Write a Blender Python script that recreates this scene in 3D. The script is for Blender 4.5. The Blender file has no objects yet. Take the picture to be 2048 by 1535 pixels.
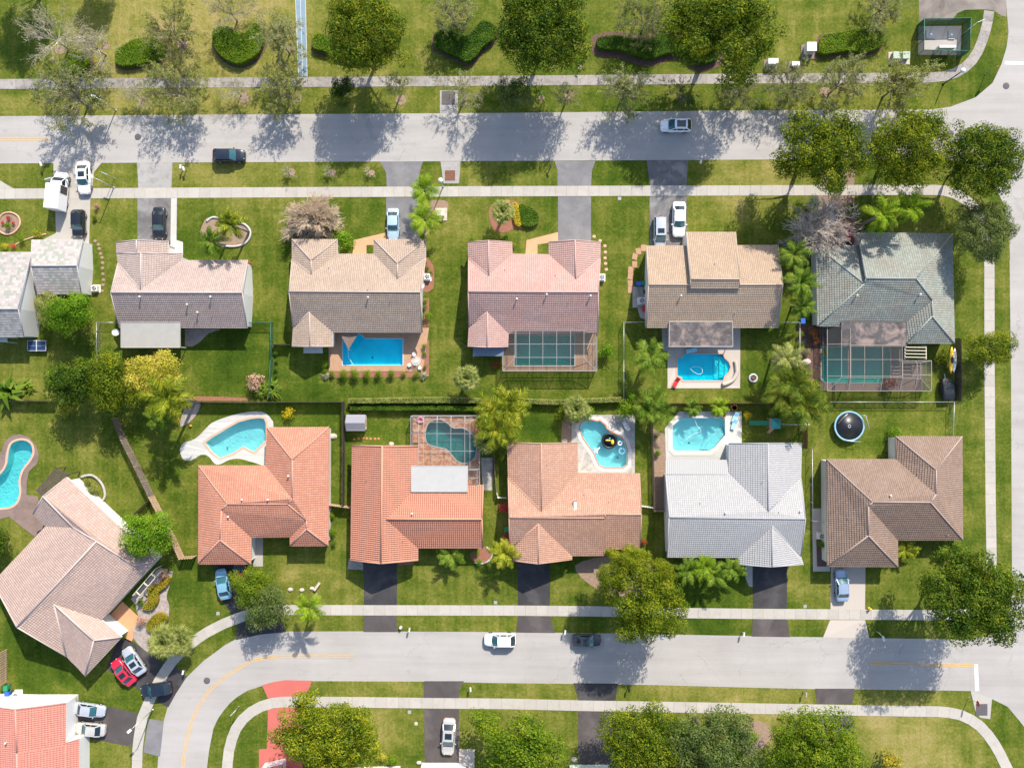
import bpy, bmesh, math, random
from mathutils import Vector, Matrix, noise
from mathutils.geometry import tessellate_polygon, delaunay_2d_cdt, intersect_ray_tri
R = math.radians
S = bpy.context.scene
COL = S.collection
# ---------------------------------------------------------------- camera, sky, sun, exposure
F = 1580.0          # focal length in pixels of the 2048 px wide photograph
H = 117.0           # height of the drone in metres
cam = bpy.data.cameras.new("camera"); co = bpy.data.objects.new("camera", cam); COL.objects.link(co)
co.location = (0, 0, H); co.rotation_euler = (0, 0, 0)
cam.sensor_fit = 'HORIZONTAL'; cam.angle = 2 * math.atan(1024 / F); cam.clip_end = 3000; cam.clip_start = 1
S.camera = co
SUN_AZ = math.atan2(0.37, 0.93)     # east of image-up
SUN_EL = R(41.5)
w = bpy.data.worlds.new("World"); S.world = w; w.use_nodes = True
nt = w.node_tree; bg = nt.nodes['Background']
sky = nt.nodes.new('ShaderNodeTexSky'); sky.sky_type = 'NISHITA'; sky.sun_disc = False
sky.sun_elevation = SUN_EL; sky.sun_rotation = SUN_AZ; sky.air_density = 1.0; sky.dust_density = 1.2; sky.ozone_density = 1.0
nt.links.new(sky.outputs[0], bg.inputs[0]); bg.inputs[1].default_value = 0.15
sl = bpy.data.lights.new("sun", 'SUN'); sl.energy = 4.2; sl.angle = R(0.6); sl.color = (1, 0.93, 0.82)
so = bpy.data.objects.new("sun", sl); COL.objects.link(so)
sd = Vector((math.sin(SUN_AZ) * math.cos(SUN_EL), math.cos(SUN_AZ) * math.cos(SUN_EL), math.sin(SUN_EL)))
so.rotation_euler = sd.to_track_quat('Z', 'Y').to_euler(); so.location = sd * 200
S.view_settings.view_transform = 'Standard'; S.view_settings.look = 'None'
S.view_settings.exposure = 0.95; S.view_settings.gamma = 1
S.cycles.max_bounces = 6; S.cycles.transparent_max_bounces = 24
# ---------------------------------------------------------------- helpers
rnd = random.Random(7)
def U(a, b): return rnd.uniform(a, b)
def W(px, py, z=0.0):
    k = (H - z) / F
    return Vector(((px - 1024) * k, (767.5 - py) * k, z))
PX = H / F     # metres per pixel on the ground
class MB:
    def __init__(s): s.v = []; s.f = []; s.sm = []; s.uv = {}; s.mi = []
    def add(s, vs, fs, smooth=False, mi=0):
        b = len(s.v); s.v += [tuple(v) for v in vs]
        for f in fs: s.f.append(tuple(b + i for i in f)); s.sm.append(smooth); s.mi.append(mi)
        return b
    def face(s, vs, uv=None, mi=0):
        s.add(vs, [tuple(range(len(vs)))], mi=mi)
        if uv: s.uv[len(s.f) - 1] = uv
    def box(s, c, d, rz=0.0, mi=0, M=None):
        c = Vector(c); x, y, z = d[0] / 2, d[1] / 2, d[2] / 2
        M = M or Matrix.Rotation(rz, 3, 'Z')
        vs = [c + M @ Vector((sx * x, sy * y, sz * z)) for sz in (-1, 1) for sx, sy in ((-1, -1), (1, -1), (1, 1), (-1, 1))]
        s.add(vs, [(3, 2, 1, 0), (4, 5, 6, 7), (0, 1, 5, 4), (1, 2, 6, 5), (2, 3, 7, 6), (3, 0, 4, 7)], mi=mi)
    def bar(s, a, b, wd, ht=None, mi=0):
        a = Vector(a); b = Vector(b); d = b - a
        if d.length < 1e-6: return
        q = d.to_track_quat('X', 'Z').to_matrix()
        s.box((a + b) / 2, (d.length, wd, ht or wd), M=q, mi=mi)
    def tube(s, pts, rad, n=6, cap=True, smooth=True, mi=0):
        pts = [Vector(p) for p in pts]; rad = rad if isinstance(rad, (list, tuple)) else [rad] * len(pts)
        vs = []; fs = []
        for i, p in enumerate(pts):
            d = (pts[min(i + 1, len(pts) - 1)] - pts[max(i - 1, 0)])
            q = d.to_track_quat('Z', 'Y').to_matrix() if d.length > 1e-7 else Matrix.Identity(3)
            for k in range(n):
                a = 2 * math.pi * k / n
                vs.append(p + q @ Vector((math.cos(a) * rad[i], math.sin(a) * rad[i], 0)))
        for i in range(len(pts) - 1):
            for k in range(n):
                k2 = (k + 1) % n
                fs.append((i * n + k, i * n + k2, (i + 1) * n + k2, (i + 1) * n + k))
        if cap: fs.append(tuple(reversed(range(n)))); fs.append(tuple((len(pts) - 1) * n + k for k in range(n)))
        s.add(vs, fs, smooth, mi)
    def lathe(s, c, prof, n=16, smooth=True, mi=0, squash=(1, 1)):
        c = Vector(c); vs = []; fs = []
        for r, z in prof:
            for k in range(n):
                a = 2 * math.pi * k / n
                vs.append(c + Vector((math.cos(a) * r * squash[0], math.sin(a) * r * squash[1], z)))
        for i in range(len(prof) - 1):
            for k in range(n):
                k2 = (k + 1) % n
                fs.append((i * n + k, i * n + k2, (i + 1) * n + k2, (i + 1) * n + k))
        fs.append(tuple(reversed(range(n)))); fs.append(tuple((len(prof) - 1) * n + k for k in range(n)))
        s.add(vs, fs, smooth, mi)
    def torus(s, c, Rr, r, n=24, m=8, sq=(1, 1), M=None):
        c = Vector(c); vs = []; fs = []
        for i in range(n):
            a = 2 * math.pi * i / n
            for j in range(m):
                b = 2 * math.pi * j / m
                p = Vector(((Rr + r * math.cos(b)) * math.cos(a) * sq[0], (Rr + r * math.cos(b)) * math.sin(a) * sq[1], r * math.sin(b)))
                vs.append(c + (M @ p if M else p))
        for i in range(n):
            for j in range(m):
                i2 = (i + 1) % n; j2 = (j + 1) % m
                fs.append((i * m + j, i2 * m + j, i2 * m + j2, i * m + j2))
        s.add(vs, fs, True)
    def prism(s, pts, z0, z1, mi=0, bottom=False):
        n = len(pts); P = [Vector((p[0], p[1], z0)) for p in pts] + [Vector((p[0], p[1], z1)) for p in pts]
        s.add(P, [(i, (i + 1) % n, n + (i + 1) % n, n + i) for i in range(n)], mi=mi)
        for t in tessellate_polygon([[Vector((p[0], p[1], 0)) for p in pts]]):
            t = list(t); a, b, c = [Vector((pts[i][0], pts[i][1], z1)) for i in t]
            if (b - a).cross(c - a).z < 0: a, b, c = a, c, b
            s.add([a, b, c], [(0, 1, 2)], mi=mi)
            if bottom: s.add([(a.x, a.y, z0), (c.x, c.y, z0), (b.x, b.y, z0)], [(0, 1, 2)], mi=mi)
    def sheet(s, loops, z):
        L = [[Vector((p[0], p[1], 0)) for p in l] for l in loops]; fl = [p for l in L for p in l]
        for t in tessellate_polygon(L):
            a, b, c = [Vector((fl[i].x, fl[i].y, z)) for i in t]
            n = (b - a).cross(c - a).z
            if abs(n) < 1e-9: continue
            s.add([a, b, c] if n > 0 else [a, c, b], [(0, 1, 2)])
    def mesh(s, name, off=(0, 0, 0)):
        me = bpy.data.meshes.new(name); o = Vector(off)
        me.from_pydata([Vector(v) - o for v in s.v], [], s.f)
        me.polygons.foreach_set('use_smooth', s.sm); me.polygons.foreach_set('material_index', s.mi)
        if s.uv:
            uvl = me.uv_layers.new(name='UVMap')
            for fi, uvs in s.uv.items():
                p = me.polygons[fi]
                for k, li in enumerate(p.loop_indices): uvl.data[li].uv = uvs[k]
        me.update(); return me
def setm(o, mats):
    mats = mats if isinstance(mats, (list, tuple)) else [mats]
    if not o.data.materials:
        for m in mats: o.data.materials.append(m)
    else:
        for i, m in enumerate(mats): o.material_slots[i].link = 'OBJECT'; o.material_slots[i].material = m
def obj(name, mb, mats, parent=None, loc=None, local=False):
    """one mesh object; world-space builders get shifted into the parent's frame"""
    off = Vector((0, 0, 0))
    if parent is not None and not local: off = Vector(parent['_loc']) if '_loc' in parent else parent.location
    me = mb if isinstance(mb, bpy.types.Mesh) else mb.mesh(name, off)
    o = bpy.data.objects.new(name, me); COL.objects.link(o)
    if parent is not None:
        o.parent = parent
        o['_loc'] = tuple(off) if not local else (0, 0, 0)
    elif loc is not None: o.location = loc
    setm(o, mats); return o
def tag(o, label, cat, group=None):
    o['label'] = label; o['category'] = cat
    if group: o['group'] = group
    return o
def thing(name, label, cat, loc=(0, 0, 0), rz=0.0, group=None):
    o = bpy.data.objects.new(name, None); COL.objects.link(o); o.empty_display_size = 0.3
    o.location = loc; o.rotation_euler = (0, 0, rz)
    return tag(o, label, cat, group)
def struct(name, mb, m, kind='structure', label=None):
    o = obj(name, mb, m); o['kind'] = kind
    if label: o['label'] = label
    return o
def dup(root, loc, rz=0.0, scale=1.0, label=None, group=None, mats=None):
    """copy of a thing with its parts and sub-parts; mats = {part name: material}"""
    r = root.copy(); COL.objects.link(r); r.location = loc; r.rotation_euler = (0, 0, rz)
    r.scale = scale if isinstance(scale, (tuple, list)) else (scale,) * 3
    if label: r['label'] = label
    if group: r['group'] = group
    def rec(a, b):
        for ch in list(a.children):
            c = ch.copy(); COL.objects.link(c); c.parent = b
            nm = ch.name.split('.')[0]
            if mats and nm in mats:
                setm(c, mats[nm])
            rec(ch, c)
    rec(root, r); return r
def remat(root, mats):
    for ch in root.children:
        nm = ch.name.split('.')[0]
        if nm in mats: setm(ch, mats[nm])
        remat(ch, mats)
def area2(p): return sum(p[i][0] * p[(i + 1) % len(p)][1] - p[(i + 1) % len(p)][0] * p[i][1] for i in range(len(p)))
def offset(pts, d):
    """offset a closed xy loop outward by d (metres)"""
    n = len(pts); sgn = 1 if area2(pts) > 0 else -1; out = []
    for i in range(n):
        p0, p1, p2 = [Vector((q[0], q[1])) for q in (pts[i - 1], pts[i], pts[(i + 1) % n])]
        e1 = (p1 - p0); e2 = (p2 - p1)
        if e1.length < 1e-6: e1 = e2
        if e2.length < 1e-6: e2 = e1
        e1 = e1.normalized(); e2 = e2.normalized()
        n1 = Vector((e1.y, -e1.x)) * sgn; n2 = Vector((e2.y, -e2.x)) * sgn
        m = n1 + n2
        if m.length < 0.2: m = n1
        m.normalize(); k = d / max(0.45, m.dot(n1))
        out.append((p1.x + m.x * k, p1.y + m.y * k))
    return out
def spline(pts, n=6, closed=True):
    out = []; N = len(pts)
    rng = range(N) if closed else range(N - 1)
    for i in rng:
        g = lambda j: Vector(pts[j % N][:2]) if closed else Vector(pts[max(0, min(N - 1, j))][:2])
        p0, p1, p2, p3 = g(i - 1), g(i), g(i + 1), g(i + 2)
        for k in range(n):
            t = k / n
            out.append(tuple(0.5 * ((2 * p1) + (p2 - p0) * t + (2 * p0 - 5 * p1 + 4 * p2 - p3) * t * t + (3 * p1 - p0 - 3 * p2 + p3) * t ** 3)))
    if not closed: out.append(tuple(pts[-1][:2]))
    return out
def G(pts, z=0): return [W(p[0], p[1], z) for p in pts]
def zm(ox, oy, s, pts): return [(ox + x / s, oy + y / s) for x, y in pts]
# ---------------------------------------------------------------- materials
class N:
    def __init__(s, name):
        s.m = bpy.data.materials.new(name); s.m.use_nodes = True; s.t = s.m.node_tree
        s.b = s.t.nodes['Principled BSDF']; s.out = s.t.nodes['Material Output']
    def n(s, typ, **kw):
        x = s.t.nodes.new('ShaderNode' + typ)
        for k, v in kw.items():
            if k == 'ins':
                for a, b in v.items():
                    if hasattr(b, 'is_output') or isinstance(b, bpy.types.NodeSocket): s.t.links.new(b, x.inputs[a])
                    else: x.inputs[a].default_value = b
            else: setattr(x, k, v)
        return x
    def math(s, op, a, b=0.0, c=None):
        d = {0: a, 1: b}
        if c is not None: d[2] = c
        return s.n('Math', operation=op, ins=d).outputs[0]
    def mix(s, f, a, b, mode='MIX'):
        x = s.n('Mix', data_type='RGBA', blend_type=mode)
        for k, v in ((0, f), (6, a), (7, b)):
            if isinstance(v, bpy.types.NodeSocket): s.t.links.new(v, x.inputs[k])
            else: x.inputs[k].default_value = v if k == 0 else (tuple(v) + (1,))[:4]
        return x.outputs[2]
    def noise(s, sc, det=4, vec=None, rough=.55, dist=0):
        x = s.n('TexNoise', ins={'Scale': sc, 'Detail': det, 'Roughness': rough, 'Distortion': dist})
        if vec is not None: s.t.links.new(vec, x.inputs['Vector'])
        return x.outputs['Fac']
    def pos(s): return s.n('NewGeometry').outputs['Position']
    def objc(s): return s.n('TexCoord').outputs['Object']
    def ramp(s, f, stops):
        x = s.n('ValToRGB', ins={0: f}); e = x.color_ramp.elements
        while len(e) < len(stops): e.new(0.5)
        for i, (p, c) in enumerate(stops): e[i].position = p; e[i].color = tuple(c) + (1,) if len(c) == 3 else c
        return x.outputs[0]
    def bump(s, h, st=.3, d=.02):
        x = s.n('Bump', ins={'Strength': st, 'Distance': d, 'Height': h}); s.t.links.new(x.outputs[0], s.b.inputs['Normal'])
    def col(s, c):
        if isinstance(c, bpy.types.NodeSocket): s.t.links.new(c, s.b.inputs['Base Color'])
        else: s.b.inputs['Base Color'].default_value = tuple(c) + (1,)
    def set(s, **kw):
        for k, v in kw.items(): s.b.inputs[k.replace('_', ' ')].default_value = v
        return s
def sc(c, k): return tuple(max(0, min(1, x * k)) for x in c)
def rough_mat(name, c, var=.18, scale=1.5, fine=14, rough=.85, bump=.15, stain=None, stain_amt=.0, use_obj=False, spec=.3, metal=0):
    n = N(name); p = n.objc() if use_obj else n.pos()
    a = n.noise(scale, 5, p); b = n.noise(fine, 3, p)
    m = n.math('MULTIPLY_ADD', b, .45, n.math('MULTIPLY', a, .55))
    cc = n.ramp(m, [(.3, sc(c, 1 - var)), (.7, sc(c, 1 + var))])
    if stain:
        s2 = n.noise(scale * .45, 6, p, .65, .6)
        f = n.ramp(s2, [(.48, (0, 0, 0)), (.66, (1, 1, 1))])
        cc = n.mix(n.math('MULTIPLY', f, stain_amt), cc, stain)
    n.col(cc); n.set(Roughness=rough, Metallic=metal); n.b.inputs['Specular IOR Level'].default_value = spec
    if bump: n.bump(b, bump, .03)
    return n.m
def paint(name, c, rough=.35, metal=0.0, coat=0.0, var=.04):
    n = N(name); a = n.noise(6, 3, n.objc())
    n.col(n.ramp(a, [(.3, sc(c, 1 - var)), (.7, sc(c, 1 + var))])); n.set(Roughness=rough, Metallic=metal)
    n.b.inputs['Coat Weight'].default_value = coat; n.b.inputs['Coat Roughness'].default_value = .08
    return n.m
def leaf_mat(name, cs, trans=.4, low=.6, gain=1.3):
    """cs: dark .. light leaf colours, picked leaf by leaf and clump by clump"""
    n = N(name); isl = n.n('NewGeometry').outputs['Random Per Island']
    big = n.noise(low, 2, n.objc())
    orr = n.n('ObjectInfo').outputs['Random']
    f = n.math('ADD', n.math('MULTIPLY', isl, .55), n.math('MULTIPLY_ADD', big, 1.1, -.35))
    f = n.math('ADD', f, n.math('MULTIPLY_ADD', orr, .2, -.1))
    k = len(cs) - 1; cs = [sc(c, gain) for c in cs]
    c = n.ramp(f, [(.12 + .76 * i / k, x) for i, x in enumerate(cs)])
    n.col(c); n.set(Roughness=.55); n.b.inputs['Specular IOR Level'].default_value = .12
    tr = n.n('BsdfTranslucent'); n.t.links.new(n.mix(1, c, (1.0, 1.0, .45), 'MULTIPLY'), tr.inputs[0])
    ms = n.n('MixShader', ins={0: trans}); n.t.links.new(n.b.outputs[0], ms.inputs[1]); n.t.links.new(tr.outputs[0], ms.inputs[2])
    n.t.links.new(ms.outputs[0], n.out.inputs[0]); return n.m
def tile_mat(name, c, var=.22, colp=.28, rowp=.36, groove=.35, stain=(.12, .1, .09), stain_amt=.25, bumpd=.05, alt=None, lap=.6):
    n = N(name); uv = n.n('UVMap').outputs[0]; sx = n.n('SeparateXYZ', ins={0: uv})
    u = n.math('DIVIDE', sx.outputs[0], colp); v = n.math('DIVIDE', sx.outputs[1], rowp)
    fu = n.math('FRACT', u)
    cv = n.n('CombineXYZ', ins={0: n.math('FLOOR', u), 1: n.math('FLOOR', v)}).outputs[0]
    wn = n.n('TexWhiteNoise', noise_dimensions='3D', ins={'Vector': cv}).outputs[0]
    a = n.noise(.35, 6, n.pos(), .62, .4); fine = n.noise(3, 4, n.pos())
    cc = n.ramp(wn, [(0, sc(c, 1 - var)), (.6, c), (1, sc(c, 1 + var))])
    if alt: cc = n.mix(n.math('GREATER_THAN', wn, .72), cc, alt)
    edge = n.math('ABSOLUTE', n.math('SUBTRACT', fu, .5))
    g = n.math('MAXIMUM', n.math('MULTIPLY', n.math('GREATER_THAN', edge, .38), groove), n.math('MULTIPLY', n.math('GREATER_THAN', n.math('FRACT', v), .82), lap))
    cc = n.mix(g, cc, sc(c, .38))
    st = n.ramp(n.math('MULTIPLY_ADD', fine, .3, n.math('MULTIPLY', a, .7)), [(.45, (0, 0, 0)), (.68, (1, 1, 1))])
    cc = n.mix(n.math('MULTIPLY', st, stain_amt), cc, stain)
    n.col(cc); n.set(Roughness=.8); n.b.inputs['Specular IOR Level'].default_value = .3
    hgt = n.math('SINE', n.math('MULTIPLY', fu, math.pi)); n.bump(hgt, .8, bumpd)
    return n.m
# ---------------------------------------------------------------- material library
M = {}
def grass_material():
    n = N('grass'); p = n.pos()
    att = n.n('Attribute', attribute_name='dry').outputs['Fac']
    big = n.noise(.055, 4, p, .6, .5); mid = n.noise(.28, 5, p, .6, .3); fine = n.noise(2.6, 4, p, .65); blade = n.noise(11, 2, p, .7)
    f = n.math('ADD', att, n.math('MULTIPLY_ADD', big, .5, -.25))
    f = n.math('ADD', f, n.math('MULTIPLY_ADD', mid, .95, -.475))
    f = n.math('ADD', f, n.math('MULTIPLY_ADD', fine, .75, -.375))
    st = n.n('Mapping', ins={'Vector': p, 'Scale': (1.3, .07, 1), 'Rotation': (0, 0, .06)}).outputs[0]; st2 = n.n('Mapping', ins={'Vector': p, 'Scale': (.07, 1.1, 1)}).outputs[0]
    f = n.math('ADD', f, n.math('MULTIPLY_ADD', n.noise(1.0, 2, st), .34, -.17)); f = n.math('ADD', f, n.math('MULTIPLY_ADD', n.noise(1.0, 2, st2), .22, -.11))
    wd = n.ramp(n.noise(.42, 5, p, .7, .8), [(.62, (0, 0, 0)), (.74, (1, 1, 1))]); f = n.math('ADD', f, n.math('MULTIPLY', wd, .22))
    c = n.ramp(f, [(.0, (.024, .052, .003)), (.3, (.056, .088, .007)), (.55, (.122, .134, .02)), (.8, (.215, .192, .05)), (1, (.29, .225, .095))])
    k = n.ramp(blade, [(.25, (.62, .62, .62)), (.75, (1.28, 1.28, 1.28))])
    n.col(n.mix(1, c, k, 'MULTIPLY')); n.set(Roughness=.95); n.b.inputs['Specular IOR Level'].default_value = .1
    n.bump(n.math('ADD', blade, fine), .7, .08); return n.m
M['grass'] = grass_material()
def road_material():
    n = N('pale_asphalt'); p = n.pos()
    mp = n.n('Mapping', ins={'Vector': p, 'Scale': (.05, .8, 1)}).outputs[0]
    a = n.noise(.12, 5, p, .6); b = n.noise(9, 3, p, .7); t = n.noise(1.0, 4, mp, .6); cr = n.noise(.5, 6, p, .6, 1.2)
    m = n.math('ADD', n.math('MULTIPLY', a, .4), n.math('ADD', n.math('MULTIPLY', b, .25), n.math('MULTIPLY', t, .35)))
    c = n.ramp(m, [(.36, (.262, .242, .224)), (.5, (.308, .288, .268)), (.64, (.35, .33, .31))])
    f = n.ramp(cr, [(.60, (0, 0, 0)), (.75, (1, 1, 1))])
    c = n.mix(n.math('MULTIPLY', f, .18), c, (.2, .18, .165))
    vd = n.n('TexVoronoi', feature='DISTANCE_TO_EDGE', ins={'Scale': .16, 'Vector': n.n('VectorMath', operation='ADD', ins={0: p, 1: n.n('Combine' 'XYZ', ins={0: n.math('MULTIPLY', n.noise(.7, 4, p), 3.0), 1: n.math('MULTIPLY', n.noise(.9, 4, p, .6, .3), 3.0)}).outputs[0]}).outputs[0]}).outputs['Distance']
    ck = n.math('MULTIPLY', n.math('LESS_THAN', vd, .012), n.ramp(n.noise(.09, 3, p), [(.5, (0, 0, 0)), (.62, (1, 1, 1))]))
    c = n.mix(n.math('MULTIPLY', ck, .28), c, (.13, .115, .105))
    oil = n.ramp(n.noise(.55, 3, p, .5), [(.66, (0, 0, 0)), (.78, (1, 1, 1))])
    c = n.mix(n.math('MULTIPLY', oil, .3), c, (.16, .145, .135))
    n.col(c); n.set(Roughness=.9); n.bump(b, .25, .01); return n.m
M['road'] = road_material()
def conc(name, c, st=(.16, .145, .13), amt=.55, var=.1):
    n = N(name); p = n.pos(); isl = n.n('NewGeometry').outputs['Random Per Island']
    a = n.noise(1.1, 6, p, .7, .8); b = n.noise(14, 3, p)
    cc = n.ramp(isl, [(0, sc(c, 1 - var * 1.6)), (.7, c), (1, sc(c, 1 + var))])
    cc = n.mix(n.math('MULTIPLY', b, .25), cc, sc(c, .8))
    f = n.ramp(a, [(.47, (0, 0, 0)), (.7, (1, 1, 1))])
    n.col(n.mix(n.math('MULTIPLY', f, amt), cc, st)); n.set(Roughness=.9); n.bump(b, .2, .02); return n.m
M['walk'] = conc('concrete_walk', (.375, .345, .302), (.22, .2, .178), .35, .05)
M['walk_old'] = conc('weathered_walk', (.29, .262, .236), (.1, .09, .085), .75, .1)
M['conc'] = conc('concrete', (.36, .335, .30), (.24, .22, .2), .3)
M['conc_gray'] = conc('gray_concrete', (.31, .295, .275), (.13, .125, .12), .6)
M['asph_new'] = rough_mat('fresh_asphalt', (.037, .035, .037), .35, .5, 16, .85, .3, (.095, .088, .085), .6)
M['asph_mid'] = rough_mat('grey_asphalt', (.15, .145, .15), .2, .6, 16, .9, .3, (.23, .22, .21), .5)
M['asph_old'] = rough_mat('worn_asphalt', (.12, .115, .115), .35, .8, 14, .9, .3, (.25, .24, .23), .7)
M['asph_brown'] = rough_mat('brown_asphalt', (.065, .055, .053), .3, .45, 16, .9, .3, (.125, .107, .10), .6)
M['red_drive'] = rough_mat('red_painted_concrete', (.42, .105, .085), .08, .5, 12, .8, .1, (.36, .12, .1), .3)
M['lot'] = rough_mat('stained_lot', (.2, .172, .15), .25, .5, 9, .9, .2, (.08, .065, .055), .8)
M['paver_brown'] = rough_mat('brown_paver', (.2, .135, .1), .25, 2, 9, .9, .2)
M['tan_path'] = rough_mat('tan_path', (.44, .27, .15), .12, 1, 12, .9, .1)
M['terracotta_path'] = rough_mat('terracotta_path', (.5, .25, .13), .1, 1, 12, .85, .1)
M['mulch'] = rough_mat('mulch', (.115, .066, .052), .45, 3, 14, 1, .8)
M['mulch_tan'] = rough_mat('tan_mulch', (.24, .165, .115), .3, 3, 14, 1, .6)
M['mulch_red'] = rough_mat('red_mulch', (.24, .105, .07), .3, 3, 14, 1, .6)
M['gravel'] = rough_mat('pale_gravel', (.3, .255, .23), .35, 2.5, 10, 1, .8, (.2, .15, .14), .5)
M['yellow'] = rough_mat('yellow_line', (.5, .31, .11), .2, 2, 10, .8, .1, (.35, .3, .25), .5)
M['white_line'] = rough_mat('white_line', (.52, .515, .5), .08, 2, 10, .8, .1, (.45, .42, .4), .3)
M['blue_path'] = rough_mat('blue_painted_path', (.155, .22, .27), .15, .6, 10, .8, .1, (.25, .3, .33), .5)
M['deck_white'] = conc('white_deck', (.44, .43, .40), (.3, .29, .27), .35)
M['deck_cream'] = conc('cream_deck', (.43, .375, .325), (.4, .35, .3), .3)
M['deck_tan'] = rough_mat('tan_brick_deck', (.36, .215, .13), .18, 1.2, 9, .85, .3)
M['deck_brown'] = rough_mat('brown_deck', (.19, .135, .115), .2, .8, 9, .9, .3, (.1, .07, .06), .5)
M['deck_gray'] = conc('gray_deck', (.36, .335, .3), (.14, .125, .115), .7)
n = N('terracotta_deck'); vv = n.n('TexVoronoi', ins={'Scale': .75, 'Vector': n.pos()})
n.col(n.mix(n.ramp(n.noise(1.4, 3, n.pos()), [(.42, (0, 0, 0)), (.6, (1, 1, 1))]), (.46, .16, .075), (.56, .36, .24))); n.set(Roughness=.8); M['deck_terra'] = n.m
M['coping_pink'] = rough_mat('pink_coping', (.5, .3, .21), .1, 3, 12, .8, .1)
M['coping_red'] = rough_mat('red_coping', (.5, .17, .1), .1, 3, 12, .8, .1)
M['coping_white'] = rough_mat('white_coping', (.46, .44, .41), .08, 3, 12, .8, .1)
for k, c in dict(light=(.85, .88, .86), mid=(.02, .74, .84), deep=(.02, .8, .92), teal=(.26, .62, .54), turq=(.5, .85, .82), grey=(.3, .5, .5)).items():
    n = N('pool_plaster_' + k); a = n.noise(.5, 4, n.pos()); n.col(n.ramp(a, [(.35, sc(c, .9)), (.7, sc(c, 1.08))])); n.set(Roughness=.7); M['basin_' + k] = n.m
def water(name, tint):
    n = N(name); p = n.pos(); wv = n.noise(2.2, 3, p, .6, .6)
    bp = n.n('Bump', ins={'Strength': .1, 'Distance': .04, 'Height': wv})
    tr = n.n('BsdfTransparent'); tr.inputs[0].default_value = tint + (1,)
    gl = n.n('BsdfGlossy'); gl.inputs['Roughness'].default_value = .06; n.t.links.new(bp.outputs[0], gl.inputs['Normal'])
    fr = n.n('Fresnel', ins={'IOR': 1.33}); n.t.links.new(bp.outputs[0], fr.inputs['Normal'])
    ms = n.n('MixShader'); n.t.links.new(fr.outputs[0], ms.inputs[0]); n.t.links.new(tr.outputs[0], ms.inputs[1]); n.t.links.new(gl.outputs[0], ms.inputs[2])
    n.t.links.new(ms.outputs[0], n.out.inputs[0]); return n.m
M['water'] = water('pool_water', (.50, .92, .93))
M['water_deep'] = water('deep_pool_water', (.16, .93, .97))
M['water_teal'] = water('teal_pool_water', (.35, .86, .82))
M['white'] = paint('white_paint', (.6, .595, .58), .5)
M['offwhite'] = paint('offwhite_stucco', (.62, .59, .54), .8)
M['black'] = paint('black_paint', (.012, .012, .014), .4)
M['metal'] = paint('galvanised_metal', (.5, .5, .5), .45, .6)
M['alu'] = paint('white_aluminium', (.42, .41, .39), .5)
M['alu_beige'] = paint('beige_aluminium', (.27, .235, .195), .5)
M['alu_gray'] = paint('dull_aluminium', (.3, .285, .265), .5)
M['alu_dark'] = paint('bronze_aluminium', (.1, .085, .075), .5)
M['green_metal'] = paint('green_metal', (.012, .12, .085), .5)
M['gray'] = paint('gray_paint', (.28, .28, .28), .6)
M['beige'] = paint('beige_metal', (.52, .47, .36), .6)
M['sage'] = paint('sage_metal', (.27, .34, .26), .6)
M['red'] = paint('red_plastic', (.5, .02, .02), .4)
M['blue'] = paint('blue_plastic', (.02, .1, .42), .4)
M['navy'] = paint('navy_board', (.01, .03, .085), .5)
M['green_pl'] = paint('green_plastic', (.01, .2, .09), .5)
M['teal_pl'] = paint('teal_canvas', (.03, .25, .24), .6)
M['yellow_pl'] = paint('yellow_plastic', (.7, .42, .02), .4)
M['pink'] = paint('pink_vinyl', (.75, .25, .36), .4)
M['cyan'] = paint('pale_blue_vinyl', (.3, .62, .75), .4)
M['rust'] = rough_mat('rusty_iron', (.16, .07, .045), .4, 3, 12, .9, .3)
M['iron'] = rough_mat('cast_iron', (.09, .08, .085), .2, 6, 20, .8, .3)
M['stone'] = rough_mat('pale_stone', (.42, .36, .3), .25, 3, 12, .9, .4)
M['terra'] = rough_mat('terracotta', (.4, .15, .07), .12, 4, 14, .8, .1)
M['wood'] = rough_mat('weathered_wood', (.19, .15, .12), .35, 2.5, 14, .9, .3, (.08, .065, .055), .6)
M['wood_tan'] = rough_mat('tan_wood', (.4, .28, .18), .2, 2.5, 14, .9, .3)
M['wood_red'] = rough_mat('redbrown_wood', (.16, .065, .045), .25, 2.5, 14, .9, .3)
M['wood_dark'] = rough_mat('dark_wood', (.075, .055, .048), .3, 2.5, 14, .9, .3)
M['bark'] = rough_mat('bark', (.12, .09, .07), .3, 3, 16, .95, .5, use_obj=True)
M['palebark'] = rough_mat('pale_bark', (.25, .2, .165), .3, 3, 16, .95, .5, use_obj=True)
M['twig'] = rough_mat('bare_twig', (.55, .43, .30), .3, 2, 9, .95, .0, use_obj=True)
M['twig_gray'] = rough_mat('grey_twig', (.47, .40, .345), .3, 2, 9, .95, .0, use_obj=True)
M['flatroof'] = rough_mat('flat_membrane', (.36, .345, .315), .1, 1, 10, .8, .1, (.36, .34, .31), .5)
M['flatroof_white'] = rough_mat('white_membrane', (.34, .335, .322), .05, 1, 10, .7, .05, (.29, .285, .275), .35)
M['flatroof_dark'] = rough_mat('stained_membrane', (.095, .085, .083), .45, 1.3, 9, .9, .4, (.29, .215, .185), .9)
n = N('insect_screen'); tr = n.n('BsdfTransparent'); tr.inputs[0].default_value = (1, 1, 1, 1); n.col((.06, .065, .06)); n.set(Roughness=.8)
ms = n.n('MixShader', ins={0: .30}); n.t.links.new(tr.outputs[0], ms.inputs[1]); n.t.links.new(n.b.outputs[0], ms.inputs[2]); n.t.links.new(ms.outputs[0], n.out.inputs[0]); M['screen'] = n.m
n = N('chain_link'); tr = n.n('BsdfTransparent'); n.col((.2, .22, .2)); n.set(Roughness=.6)
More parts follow.
